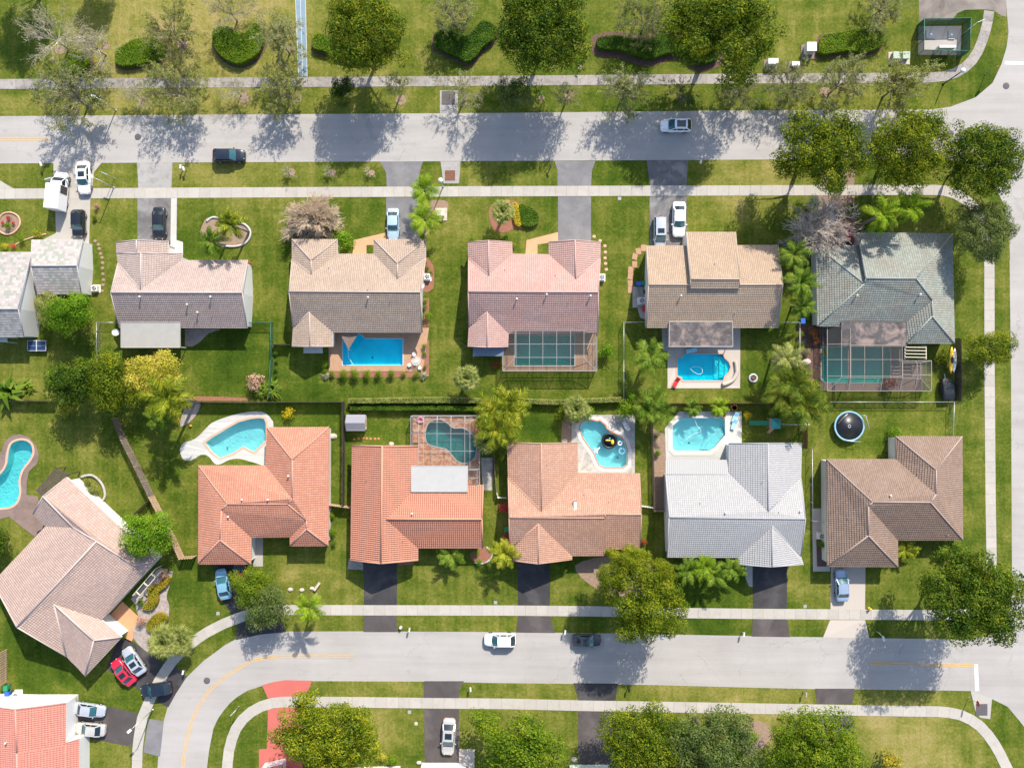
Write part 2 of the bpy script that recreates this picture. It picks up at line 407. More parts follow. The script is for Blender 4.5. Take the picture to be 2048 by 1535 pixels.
ms = n.n('MixShader', ins={0: .22}); n.t.links.new(tr.outputs[0], ms.inputs[1]); n.t.links.new(n.b.outputs[0], ms.inputs[2]); n.t.links.new(ms.outputs[0], n.out.inputs[0]); M['mesh_gray'] = n.m
n = N('green_chain_link'); tr = n.n('BsdfTransparent'); n.col((.03, .14, .11)); n.set(Roughness=.7)
ms = n.n('MixShader', ins={0: .4}); n.t.links.new(tr.outputs[0], ms.inputs[1]); n.t.links.new(n.b.outputs[0], ms.inputs[2]); n.t.links.new(ms.outputs[0], n.out.inputs[0]); M['windscreen_thin'] = n.m
n = N('green_windscreen'); tr = n.n('BsdfTransparent'); n.col((.012, .07, .055)); n.set(Roughness=.7)
ms = n.n('MixShader', ins={0: .8}); n.t.links.new(tr.outputs[0], ms.inputs[1]); n.t.links.new(n.b.outputs[0], ms.inputs[2]); n.t.links.new(ms.outputs[0], n.out.inputs[0]); M['windscreen'] = n.m
n = N('glass_dark'); n.col((.012, .02, .025)); n.set(Roughness=.06); n.b.inputs['Specular IOR Level'].default_value = .7; M['glass'] = n.m
n = N('glass_teal'); n.col((.02, .085, .1)); n.set(Roughness=.08); n.b.inputs['Specular IOR Level'].default_value = .7; M['glass_teal'] = n.m
M['tyre'] = paint('tyre_rubber', (.015, .015, .016), .8)
M['rim'] = paint('alloy_rim', (.4, .4, .41), .3, .8)
M['lamp_white'] = paint('lamp_glass', (.8, .8, .78), .3)
# ---------------------------------------------------------------- pools (water edge outlines, photograph pixels)
A0 = (0, 760, 3.838); A2 = (500, 760, 3.838); A3 = (1000, 760, 3.838); A7 = (1000, 380, 3.838)
POOL = {
 'A': spline(zm(*A0, [(-150, 985), (0, 980), (80, 968), (130, 930), (150, 860), (145, 770), (170, 685), (220, 620), (250, 560), (240, 495), (195, 463), (140, 463), (90, 490), (65, 560), (52, 650), (10, 715), (-60, 760), (-150, 800)]), 4),
 'H': [(410.4, 885), (424, 874), (437, 867), (452, 857.7), (476.8, 844), (500, 837.5), (520, 835.5), (528, 837), (531.8, 846), (531.8, 880), (509, 902), (500, 899), (487, 891.6), (464, 906), (440, 915), (424.7, 903)],
 'C': [(685.5, 668), (717.5, 667.5), (731.9, 677), (805.4, 677.5), (805.4, 729.5), (685.5, 729.5)],
 'D': [(1030, 671), (1148.5, 671), (1148.5, 730.4), (1029, 730.4)],
 'E': zm(*A7, [(1362, 1292), (1395, 1285), (1412, 1258), (1712, 1258), (1722, 1288), (1755, 1320), (1768, 1355), (1755, 1395), (1722, 1425), (1712, 1460), (1405, 1460), (1393, 1435), (1362, 1425)]),
 'F': [(1643, 694), (1778, 694), (1781, 700), (1780, 760), (1773, 764), (1650, 764), (1643, 757)],
 'I': spline(zm(*A2, [(1350, 400), (1378, 325), (1450, 303), (1505, 325), (1560, 368), (1640, 372), (1705, 420), (1735, 500), (1722, 590), (1662, 632), (1600, 622), (1555, 575), (1505, 525), (1430, 508), (1362, 480)]), 4),
 'J': zm(*A3, [(612, 365), (625, 330), (660, 308), (700, 304), (745, 318), (765, 312), (808, 345), (818, 372), (850, 395), (920, 430), (958, 478), (975, 540), (973, 645), (945, 668), (800, 668), (762, 648), (742, 608), (720, 555), (680, 500), (637, 440)]),
 'K': zm(*A3, [(1395, 290), (1725, 290), (1728, 420), (1645, 515), (1605, 540), (1345, 540), (1325, 520), (1325, 350)]),
}
POOLW = {k: [tuple(p.xy) for p in G(v)] for k, v in POOL.items()}
# ---------------------------------------------------------------- ground: one sheet with holes for the pools
DRY = [ # px, py, radius px, amount (plus = dry yellow, minus = lush green)
 (50, 60, 100, -.06), (250, 120, 160, .12), (330, 30, 220, .2), (420, 5, 160, .15), (560, 60, 120, .12), (760, 30, 100, .0), (860, 50, 70, .06), (1230, 20, 90, .1), (1600, 50, 120, .1), (1780, 60, 120, .1),
 (1930, 30, 40, -.2), (1960, 190, 90, -.12), (2000, 90, 40, .0), (60, 205, 120, .06), (400, 210, 300, .14), (800, 212, 300, .06), (1300, 205, 300, -.04), (1650, 205, 120, .14),
 (60, 350, 90, .02), (240, 350, 60, -.02), (560, 350, 200, .04), (960, 350, 100, .06), (1240, 350, 60, -.03), (1460, 345, 110, .24), (1560, 345, 60, .2),
 (240, 440, 60, -.05), (210, 470, 20, .12), (400, 470, 80, -.18), (540, 500, 60, -.14), (545, 620, 40, -.02), (700, 440, 80, -.12), (910, 440, 50, .12), (905, 600, 50, .04), (870, 700, 50, .02), (950, 440, 30, .1),
 (1240, 450, 70, .04), (1245, 520, 20, .16), (1450, 430, 60, .14), (1520, 420, 40, .06), (1240, 620, 40, .02), (40, 440, 50, .06), (60, 580, 40, .0),
 (480, 720, 110, -.2), (440, 690, 70, -.12), (600, 740, 70, -.02), (760, 775, 160, -.04), (940, 720, 70, -.04), (1100, 780, 120, .0), (1280, 770, 60, -.04), (1530, 700, 50, -.12), (1520, 770, 60, -.08),
 (20, 740, 80, .1), (80, 760, 40, .14), (60, 850, 90, .06), (150, 900, 80, .04), (230, 960, 90, .0), (260, 850, 60, -.04), (340, 900, 60, -.02), (370, 1010, 60, -.04), (20, 1060, 60, .12),
 (600, 840, 120, -.12), (680, 900, 30, -.04), (790, 850, 60, .0), (1060, 850, 60, -.24), (1090, 870, 40, -.2), (1285, 900, 20, -.2), (1320, 870, 20, .1),
 (1680, 830, 100, -.04), (1780, 880, 60, -.12), (1880, 860, 60, -.02), (1945, 900, 40, .06), (1935, 1050, 40, .1), (1630, 950, 20, .06), (1970, 600, 40, -.02), (1940, 560, 40, -.02),
 (390, 1180, 70, -.12), (300, 1180, 50, -.06), (100, 1330, 120, -.24), (40, 1230, 60, -.16), (240, 1400, 60, -.14), (220, 1500, 60, .08), (420, 1270, 60, -.06),
 (600, 1170, 90, .14), (580, 1150, 25, .3), (680, 1150, 60, .0), (880, 1170, 100, .04), (990, 1180, 60, -.04), (1150, 1170, 60, .0), (1400, 1180, 80, -.12), (1600, 1170, 40, .08), (1640, 1190, 20, .1),
 (640, 1245, 100, .05), (920, 1245, 120, .12), (1140, 1245, 60, -.05), (1420, 1250, 120, -.18), (1620, 1255, 40, -.05), (1800, 1170, 60, -.06), (1790, 1150, 20, .18), (1820, 1250, 60, -.02),
 (450, 1440, 60, -.02), (720, 1385, 120, .14), (1000, 1382, 100, .12), (1080, 1390, 80, .1), (1400, 1390, 200, .16), (1560, 1390, 80, .12), (1850, 1393, 90, .06), (2000, 1450, 50, -.04),
 (490, 1500, 50, -.04), (800, 1460, 60, .06), (790, 1500, 40, .06), (930, 1470, 40, .14), (1130, 1450, 40, .12), (1480, 1440, 50, .26), (1530, 1460, 40, .16), (1800, 1470, 120, .3), (1860, 1520, 80, .16), (1740, 1450, 40, .2), (2030, 1520, 40, -.02),
 (1800, 420, 120, .02), (1600, 440, 50, -.04)]
def build_ground():
    vs = []; es = []
    for k, p in POOLW.items():
        b = len(vs); vs += [Vector(q) for q in p]; n_ = len(p); es += [(b + i, b + (i + 1) % n_) for i in range(n_)]
    def inside(x, y, p):
        c = False; j = len(p) - 1
        for i in range(len(p)):
            if (p[i][1] > y) != (p[j][1] > y) and x < (p[j][0] - p[i][0]) * (y - p[i][1]) / (p[j][1] - p[i][1]) + p[i][0]: c = not c
            j = i
        return c
    st = 1.3; nx, ny = 66, 52
    for i in range(-nx, nx + 1):
        for j in range(-ny, ny + 1): vs.append(Vector((i * st + .013, j * st + .017)))
    for a in (130, 220, 420, 900):
        for t in range(24): vs.append(Vector((a * math.cos(t * math.pi / 12), a * math.sin(t * math.pi / 12))))
    ov, oe, of, *_ = delaunay_2d_cdt(vs, es, [], 0, 1e-5)
    keep = []
    for f in of:
        cx = sum(ov[i].x for i in f) / 3; cy = sum(ov[i].y for i in f) / 3
        if not any(inside(cx, cy, p) for p in POOLW.values()): keep.append(tuple(f))
    me = bpy.data.meshes.new('ground'); me.from_pydata([(v.x, v.y, 0) for v in ov], [], keep)
    att = me.attributes.new('dry', 'FLOAT', 'POINT')
    bl = [(W(a, b).x, W(a, b).y, (r * PX) ** 2, d) for a, b, r, d in DRY]
    vals = []
    for v in ov:
        s = .432
        for bx, by, r2, d in bl:
            q = ((v.x - bx) ** 2 + (v.y - by) ** 2) / r2
            if q < 4: s += d * (1.0 if d > 0 else 1.3) * math.exp(-q * 1.4)
        vals.append(s)
    att.data.foreach_set('value', vals); me.update()
    o = bpy.data.objects.new('ground', me); COL.objects.link(o); o.data.materials.append(M['grass']); o['kind'] = 'structure'
build_ground()
def flat(name, pts, m, z, holes=()):
    mb = MB(); mb.sheet([G(pts)] + [[Vector((q[0], q[1], 0)) for q in h] for h in holes], z); return struct(name, mb, m)
# ---------------------------------------------------------------- roads
flat('north_road', [(-160, 234), (0, 232.5), (500, 229), (1000, 226), (1500, 221), (1864, 219), (1900, 214), (1951, 195), (1985, 166), (2003, 128), (2030, 128), (2030, 520), (2020, 520), (2018, 470), (2010, 415), (1994, 380), (1975, 345), (1940, 325), (1880, 318), (1500, 319.5), (1000, 322), (500, 324.5), (0, 327), (-160, 328)], M['road'], .022)
flat('east_road', [(2003, 128), (2013, 95), (2017, 65), (2014, 30), (2012, 0), (2010, -140), (2290, -140), (2290, 1700), (2082, 1700), (2078, 1560), (2065, 1500), (2048, 1452), (2036, 1437), (2015, 1412), (1984, 1397), (1941, 1381), (1941, 1278), (1985, 1268), (2014, 1240), (2024, 1190), (2023, 1000), (2022, 760), (2020, 600), (2019, 519), (2028, 519), (2028, 128)], M['road'], .016)
INNER = [(408, 1700), (412, 1600), (414, 1535), (418, 1500), (427, 1455), (436, 1436), (448, 1419), (460, 1405), (474, 1393), (495, 1380), (526, 1370), (548, 1364), (570, 1360.5), (622, 1361), (849, 1362), (1000, 1365), (1156, 1366.5), (1313, 1369), (1500, 1374), (1631, 1377), (1709, 1377.5), (1904, 1380), (1942, 1381)]
OUTER = [(1942, 1278), (1740, 1275), (1500, 1271), (1240, 1266), (1000, 1263), (730, 1261.5), (570, 1262), (520, 1266), (496, 1270), (474, 1276), (450, 1289), (427, 1306), (408, 1320), (391, 1336), (370, 1357), (349, 1385), (336, 1411), (327, 1442), (319, 1481), (315, 1535), (311, 1600), (308, 1700)]
flat('south_road', INNER + OUTER, M['road'], .010)
# ---------------------------------------------------------------- sidewalks, slab by slab
def resample(p, st):
    P = [Vector(q[:2]) for q in p]; out = [P[0].copy()]; carry = 0
    for a, b in zip(P, P[1:]):
        L = (b - a).length; t = st - carry
        while t <= L: out.append(a + (b - a) * (t / L)); t += st
        carry = L - (t - st)
    out.append(P[-1].copy()); return out
def walkway(name, pts, width_px, m, slab=1.55, gap=.02, z=.035, smooth=0, white=()):
    p = [W(a, b).xy for a, b in (spline(pts, smooth, False) if smooth else pts)]
    q = resample(p, slab); hw = width_px * PX / 2; mb = MB(); nr = []
    for i in range(len(q)):
        d = (q[min(i + 1, len(q) - 1)] - q[max(i - 1, 0)]).normalized(); nr.append(Vector((-d.y, d.x)))
    for i in range(len(q) - 1):
        a, b = q[i], q[i + 1]; d = b - a
        if d.length < .12: continue
        g = d.normalized() * gap / 2
        c = [a + g + nr[i] * hw, a + g - nr[i] * hw, b - g - nr[i + 1] * hw, b - g + nr[i + 1] * hw]
        vs = [(x.x, x.y, z) for x in c] + [(x.x, x.y, 0) for x in c]
        mb.add(vs, [(0, 1, 2, 3), (0, 4, 5, 1), (1, 5, 6, 2), (2, 6, 7, 3), (3, 7, 4, 0)])
    return struct(name, mb, m)
walkway('sidewalk', [(-120, 169), (0, 168.5), (500, 165), (1000, 162), (1500, 157.5), (1774, 156), (1850, 156), (1883, 154), (1912, 146), (1938, 130), (1954, 107), (1965, 80), (1974, 52), (1978, 22)], 20, M['walk_old'], 1.6)
walkway('sidewalk', [(-120, 388), (0, 387.5), (500, 385), (1000, 382.5), (1500, 381), (1774, 380), (1883, 380), (1908, 386), (1930, 399), (1950, 415), (1966, 445), (1976, 485), (1978.5, 520), (1979, 760), (1981, 1000), (1983, 1120), (1978, 1185), (1962, 1214), (1936, 1227), (1900, 1229), (1842, 1229), (1495, 1226.5), (1365, 1225), (1182, 1221.5), (1020, 1220), (760, 1219.5), (570, 1219), (520, 1223), (487, 1231), (443, 1248), (406, 1268), (370, 1295), (347, 1318), (323, 1352), (311, 1374), (299, 1400), (284, 1436), (278, 1471), (275, 1500), (274, 1535), (274, 1660)], 20.5, M['walk'], 1.6)
walkway('sidewalk', [(452, 1660), (453, 1560), (454, 1535), (459, 1492), (469, 1461), (479, 1445), (490, 1432), (511, 1416), (536, 1406), (565, 1402.5), (620, 1402.5), (729, 1403.5), (849, 1405), (1020, 1406.5), (1156, 1410), (1313, 1412.5), (1520, 1416), (1741, 1420), (1880, 1422), (1908, 1425), (1933, 1432), (1960, 1451), (1982, 1475), (1998, 1502), (2014, 1535), (2040, 1590), (2080, 1660)], 21, M['walk'], 1.7)
# ---------------------------------------------------------------- driveways and paths
Z1, Z2 = .028, .020
flat('driveway', [(107, 326), (203, 326), (188, 345), (185, 378)] + [(107, 378)], M['conc'], .026)
flat('driveway', [(110, 397), (181, 396), (178, 505), (90, 505), (88, 478), (112, 466)], M['conc'], Z2)
flat('path', [(-30, 345), (0, 361), (27, 377), (-30, 377)], M['walk'], Z2)
flat('driveway', [(274, 325), (345, 325), (343, 376), (277, 376)], M['conc_gray'], .026)
flat('driveway', [(275, 395), (341, 395), (341, 490), (275, 490)], M['asph_old'], Z2)
flat('path', [(342, 395), (354, 395), (353, 480), (366, 484), (366, 520), (336, 520), (336, 488), (341, 480)], M['deck_white'], Z2)
flat('driveway', [(760, 323), (846, 323), (839, 345), (837, 374), (774, 374), (772, 345)], M['asph_mid'], .026)
flat('driveway', [(772, 395), (837, 395), (839, 485), (774, 485)], M['asph_mid'], Z2)
flat('driveway', [(1109, 322), (1191, 322), (1184, 340), (1182, 373), (1115, 373), (1115, 340)], M['asph_mid'], .026)
flat('driveway', [(1116, 393), (1182, 393), (1182, 490), (1116, 490)], M['asph_mid'], Z2)
flat('driveway', [(1293, 320), (1376, 320), (1373, 371), (1300, 371)], M['asph_old'], .026)
flat('driveway', [(1299, 392), (1373, 392), (1373, 500), (1299, 500)], M['asph_old'], Z2)
flat('driveway', [(1640, 318), (1712, 318), (1708, 370), (1640, 370)], M['paver_brown'], .026)
flat('driveway', [(1636, 391), (1709, 391), (1712, 500), (1640, 500)], M['paver_brown'], Z2)
flat('storm_drain_apron', [(881, 323), (921, 323), (918, 367), (887, 367)], M['conc_gray'], .026)
flat('storm_drain_apron', [(880, 226.5), (880, 181), (916, 181), (916, 227)], M['conc_gray'], .026)
flat('storm_drain_apron', [(1941, 1380), (1984, 1396), (1980, 1437), (1960, 1434), (1951, 1422)], M['conc'], .027)
flat('driveway', [(424, 1118), (505, 1118), (512, 1185), (530, 1221), (470, 1236), (455, 1215), (438, 1190)], M['asph_new'], Z2)
flat('driveway', [(474, 1246), (520, 1232), (560, 1230), (572, 1263), (520, 1268), (472, 1279)], M['asph_new'], .024)
for a in ([(728, 1118), (794, 1118), (794, 1209), (728, 1209)], [(1034, 1120), (1100, 1120), (1100, 1210), (1036, 1210)], [(1505, 1125), (1574, 1125), (1574, 1216), (1506, 1216)]):
    flat('driveway', a, M['asph_new'], Z2)
flat('driveway', [(728, 1230), (793, 1230), (794, 1263), (727, 1263)], M['asph_brown'], .024)
flat('driveway', [(1036, 1231), (1100, 1231), (1110, 1265), (1032, 1264)], M['asph_brown'], .024)
flat('driveway', [(1506, 1236), (1574, 1236), (1580, 1273), (1503, 1272)], M['asph_brown'], .024)
flat('driveway', [(1662, 1120), (1731, 1120), (1730, 1218), (1661, 1218)], M['deck_cream'], Z2)
flat('path', [(1624, 1016), (1660, 1016), (1660, 1142), (1626, 1142)], M['deck_cream'], .024)
flat('driveway', [(1660, 1239), (1730, 1239), (1739, 1276), (1646, 1274)], M['deck_cream'], .024)
flat('driveway', [(240, 1270), (268, 1284), (332, 1329), (322, 1352), (306, 1379), (278, 1378), (245, 1358), (212, 1336)], M['asph_new'], Z2)
flat('driveway', [(344, 1326), (374, 1352), (352, 1386), (337, 1413), (313, 1402)], M['asph_new'], .024)
flat('driveway', [(144, 1396), (275, 1425), (264, 1492), (180, 1476), (144, 1472)], M['asph_brown'], Z2)
flat('driveway', [(297, 1436), (328, 1441), (320, 1512), (287, 1503)], M['asph_mid'], .024)
flat('path', [(167, 1470), (179, 1474), (179, 1660), (164, 1660)], M['walk'], .024)
flat('driveway', [(524, 1369), (548, 1362.5), (570, 1359), (624, 1360), (612, 1393), (565, 1392), (536, 1396)], M['red_drive'], .024)
flat('driveway', [(536, 1418), (565, 1413), (605, 1413), (605, 1620), (518, 1620), (518, 1497), (534, 1496)], M['red_drive'], Z2)
flat('driveway', [(848, 1361), (928, 1361), (919, 1378), (918, 1395), (848, 1395)], M['asph_brown'], .024)
flat('driveway', [(848, 1417), (918, 1417), (918, 1560), (850, 1560)], M['asph_brown'], Z2)
flat('driveway', [(1147, 1365), (1236, 1366), (1231, 1400), (1157, 1400)], M['asph_new'], .024)
flat('driveway', [(1156, 1421), (1229, 1422), (1229, 1560), (1157, 1560)], M['asph_brown'], Z2)
flat('driveway', [(1630, 1376), (1710, 1376), (1704, 1407), (1634, 1407)], M['asph_brown'], .024)
flat('driveway', [(1637, 1430), (1706, 1431), (1706, 1600), (1637, 1600)], M['asph_brown'], Z2)
flat('path', [(918, 1497), (949, 1497), (949, 1560), (918, 1560)], M['deck_cream'], .024)
flat('parking_lot', [(1838, -140), (1838, 42), (1905, 40), (1914, 27), (1930, 20), (1966, 19), (1986, 21), (2003, 32), (2013, 34), (2011, -140)], M['lot'], .012)
flat('path', [(590, -60), (611, -60), (611.5, 0), (615, 153), (597, 154), (590.5, 0)], M['blue_path'], .02)
for dx in (0, 9.8, 20): flat('path_edge_line', [(590 + dx, -60), (590.8 + dx, -60), (591.4 + dx, 0), (597.6 + dx * .86, 153), (596.8 + dx * .86, 153), (590.6 + dx, 0)], M['white_line'], .026)
flat('path', [(1053, 480), (1116, 464), (1116, 482), (1075, 489), (1075, 520), (1050, 520)], M['tan_path'], Z2)
flat('path', [(708, 480), (772, 465), (774, 490), (733, 490), (733, 520), (704, 520)], M['tan_path'], Z2)
flat('path', [(366, 1125), (366, 1125.5)] and [(503, 1070), (526, 1070), (526, 1132), (503, 1132)], M['conc'], Z2)
flat('path', [(698, 1116), (726, 1118), (726, 1139), (695, 1137)], M['walk_old'], Z2)
flat('path', [(795, 1116), (830, 1118), (825, 1128), (796, 1130)], M['mulch_red'], Z2)
flat('path', [(1491, 1128), (1505, 1128), (1505, 1173), (1498, 1172), (1491, 1155)], M['conc'], Z2)
flat('path', [(210, 1240), (245, 1202), (285, 1240), (262, 1284), (240, 1272), (232, 1256)], M['terracotta_path'], Z2)
flat('path', [(262, 1197), (313, 1140), (322, 1135), (336, 1142), (272, 1210)], M['deck_cream'], .024)
# painted markings
def line(pts, wpx, m, z=.034):
    p = [W(a, b).xy for a, b in pts]; mb = MB(); hw = wpx * PX / 2; L = []; Rr = []
    for i in range(len(p)):
        d = (p[min(i + 1, len(p) - 1)] - p[max(i - 1, 0)]).normalized(); nn = Vector((-d.y, d.x))
        L.append(p[i] + nn * hw); Rr.append(p[i] - nn * hw)
    for i in range(len(p) - 1): mb.add([(*Rr[i], z), (*Rr[i + 1], z), (*L[i + 1], z), (*L[i], z)], [(0, 1, 2, 3)])
    return mb
for off in (-2.1, 2.1):
    struct('road_marking', line([(-120, 278 + off), (98, 278 + off)], 2.6, M['yellow']), M['yellow'])
    struct('road_marking', line([(1739, 1326 + off), (1948, 1329.5 + off)], 2.4, M['yellow']), M['yellow'])
    k = off / 120
    cv = spline([(708, 1311), (640, 1311), (560, 1312), (526, 1316), (500, 1322.5), (469, 1341), (432, 1367), (406, 1398), (388, 1432), (376, 1468), (369, 1507), (366, 1535), (363, 1640)], 4, False)
    P = [Vector(q) for q in cv]; o2 = []
    for i in range(len(P)):
        d = (P[min(i + 1, len(P) - 1)] - P[max(i - 1, 0)]).normalized(); o2.append(P[i] + Vector((-d.y, d.x)) * off)
    struct('road_marking', line(o2, 2.0, M['yellow']), M['yellow'])
struct('road_marking', line([(1951.5, 1327), (1954, 1381)], 8, M['white_line']), M['white_line'])
struct('road_marking', line([(2009, 126), (2110, 128)], 7, M['white_line']), M['white_line'])
# flower beds and mulch
def bed(pts, m, z=.03, sm=4): return flat('flower_bed', spline(pts, sm) if sm else pts, m, z)
# ---------------------------------------------------------------- swimming pools
def pool(k, label, basin, wat, coping, depth=1.5, cw=.3, rim=None):
    o = POOLW[k]; cx = sum(p[0] for p in o) / len(o); cy = sum(p[1] for p in o) / len(o)
    r = thing('swimming_pool', label, 'swimming pool', (cx, cy, 0))
    mb = MB(); n_ = len(o)
    mb.add([(p[0], p[1], .02) for p in o] + [(p[0], p[1], -depth) for p in o], [(i, (i + 1) % n_, n_ + (i + 1) % n_, n_ + i) for i in range(n_)])
    mb.sheet([o], -depth)
    # entry steps at one end
    obj('basin', mb, M[basin], r)
    mb = MB(); mb.sheet([o], -.1); obj('water', mb, M[wat], r)
    oo = offset(o, cw); mb = MB()
    for i in range(n_):
        j = (i + 1) % n_
        a, b, c, d = o[i], o[j], oo[j], oo[i]
        mb.add([(*a, .075), (*b, .075), (*c, .075), (*d, .075), (*a, -.02), (*b, -.02), (*c, .0), (*d, .0)], [(0, 1, 2, 3), (0, 4, 5, 1), (2, 6, 7, 3)])
    obj('coping', mb, M[coping], r)
    if rim:
        o2 = offset(o, cw + rim[1]); mb = MB()
        for i in range(n_):
            j = (i + 1) % n_; mb.add([(*oo[i], .06), (*oo[j], .06), (*o2[j], .06), (*o2[i], .06), (*o2[i], .0), (*o2[j], .0)], [(0, 1, 2, 3), (3, 2, 5, 4)])
        obj('surround', mb, M[rim[0]], r)
    return r
def deck(pts, m, k, z=.032, name='pool_deck'):
    return flat(name, pts, m, z, [offset(POOLW[k], .05)])
deck(zm(*A0, [(-170, 560), (-20, 560), (15, 545), (35, 470), (90, 425), (150, 412), (230, 440), (280, 510), (300, 580), (285, 640), (222, 700), (205, 790), (205, 880), (290, 890), (345, 1125), (265, 1200), (70, 1045), (0, 1065), (-170, 1075)]), M['deck_brown'], 'A')
deck(spline([(360, 900), (367, 886), (392, 876), (415, 853), (432, 841), (480, 826), (524, 823), (543, 838), (547, 854), (547, 930), (510, 925), (480, 917), (459, 919), (442, 927), (430, 927), (417, 912), (402, 909), (383, 920), (367, 918)], 3), M['deck_white'], 'H')
deck([(657, 660), (858, 655), (846, 742), (657.6, 742)], M['deck_tan'], 'C')
deck([(1005, 660), (1192, 660), (1192, 742), (1005, 742)], M['deck_tan'], 'D')
deck([(1335, 654), (1480.7, 650), (1480, 776), (1335, 776)], M['deck_cream'], 'E')
deck([(1641, 652), (1815, 652), (1815, 722), (1845, 722), (1845, 783), (1641, 781)], M['deck_brown'], 'F')
deck([(824, 829), (960.6, 829), (960.6, 968), (836, 968), (836, 885), (825, 885)], M['deck_terra'], 'I')
deck([(1143, 829), (1269.7, 829), (1269.7, 946), (1156, 946), (1143, 885)], M['deck_gray'], 'J')
deck(zm(*A3, [(1375, 240), (1855, 240), (1855, 500), (1755, 500), (1755, 640), (1275, 640), (1265, 370)]), M['deck_white'], 'K')
pool('A', 'curvy swimming pool cut by the left edge, brown deck and pink coping', 'basin_turq', 'water', 'coping_pink')
pool('H', 'light blue freeform pool on white deck behind the pink hip roofed house', 'basin_light', 'water', 'coping_pink')
pool('C', 'deep blue rectangular pool on tan deck with white table set at its corner', 'basin_deep', 'water_deep', 'coping_white', 1.2, .12)
pool('D', 'dark teal rectangular pool under screen cage behind the pink striped roof', 'basin_teal', 'water_teal', 'coping_white', 1.4, .15)
pool('E', 'bright blue pool with scalloped corners on square cream deck', 'basin_mid', 'water_deep', 'coping_pink', 1.0, .25)
pool('F', 'murky green pool under screen cage behind the grey green roof', 'basin_teal', 'water_teal', 'coping_white', 1.4, .12)
pool('I', 'kidney shaped pool on terracotta patio inside screen cage', 'basin_grey', 'water_teal', 'coping_white', 1.4, .15)
pool('J', 'slanted pool with red coping holding several floats', 'basin_light', 'water', 'coping_red', 1.3, .16, ('coping_white', .5))
pool('K', 'pale blue pool with clipped corners and wide white surround', 'basin_light', 'water', 'coping_white', 1.2, .7)
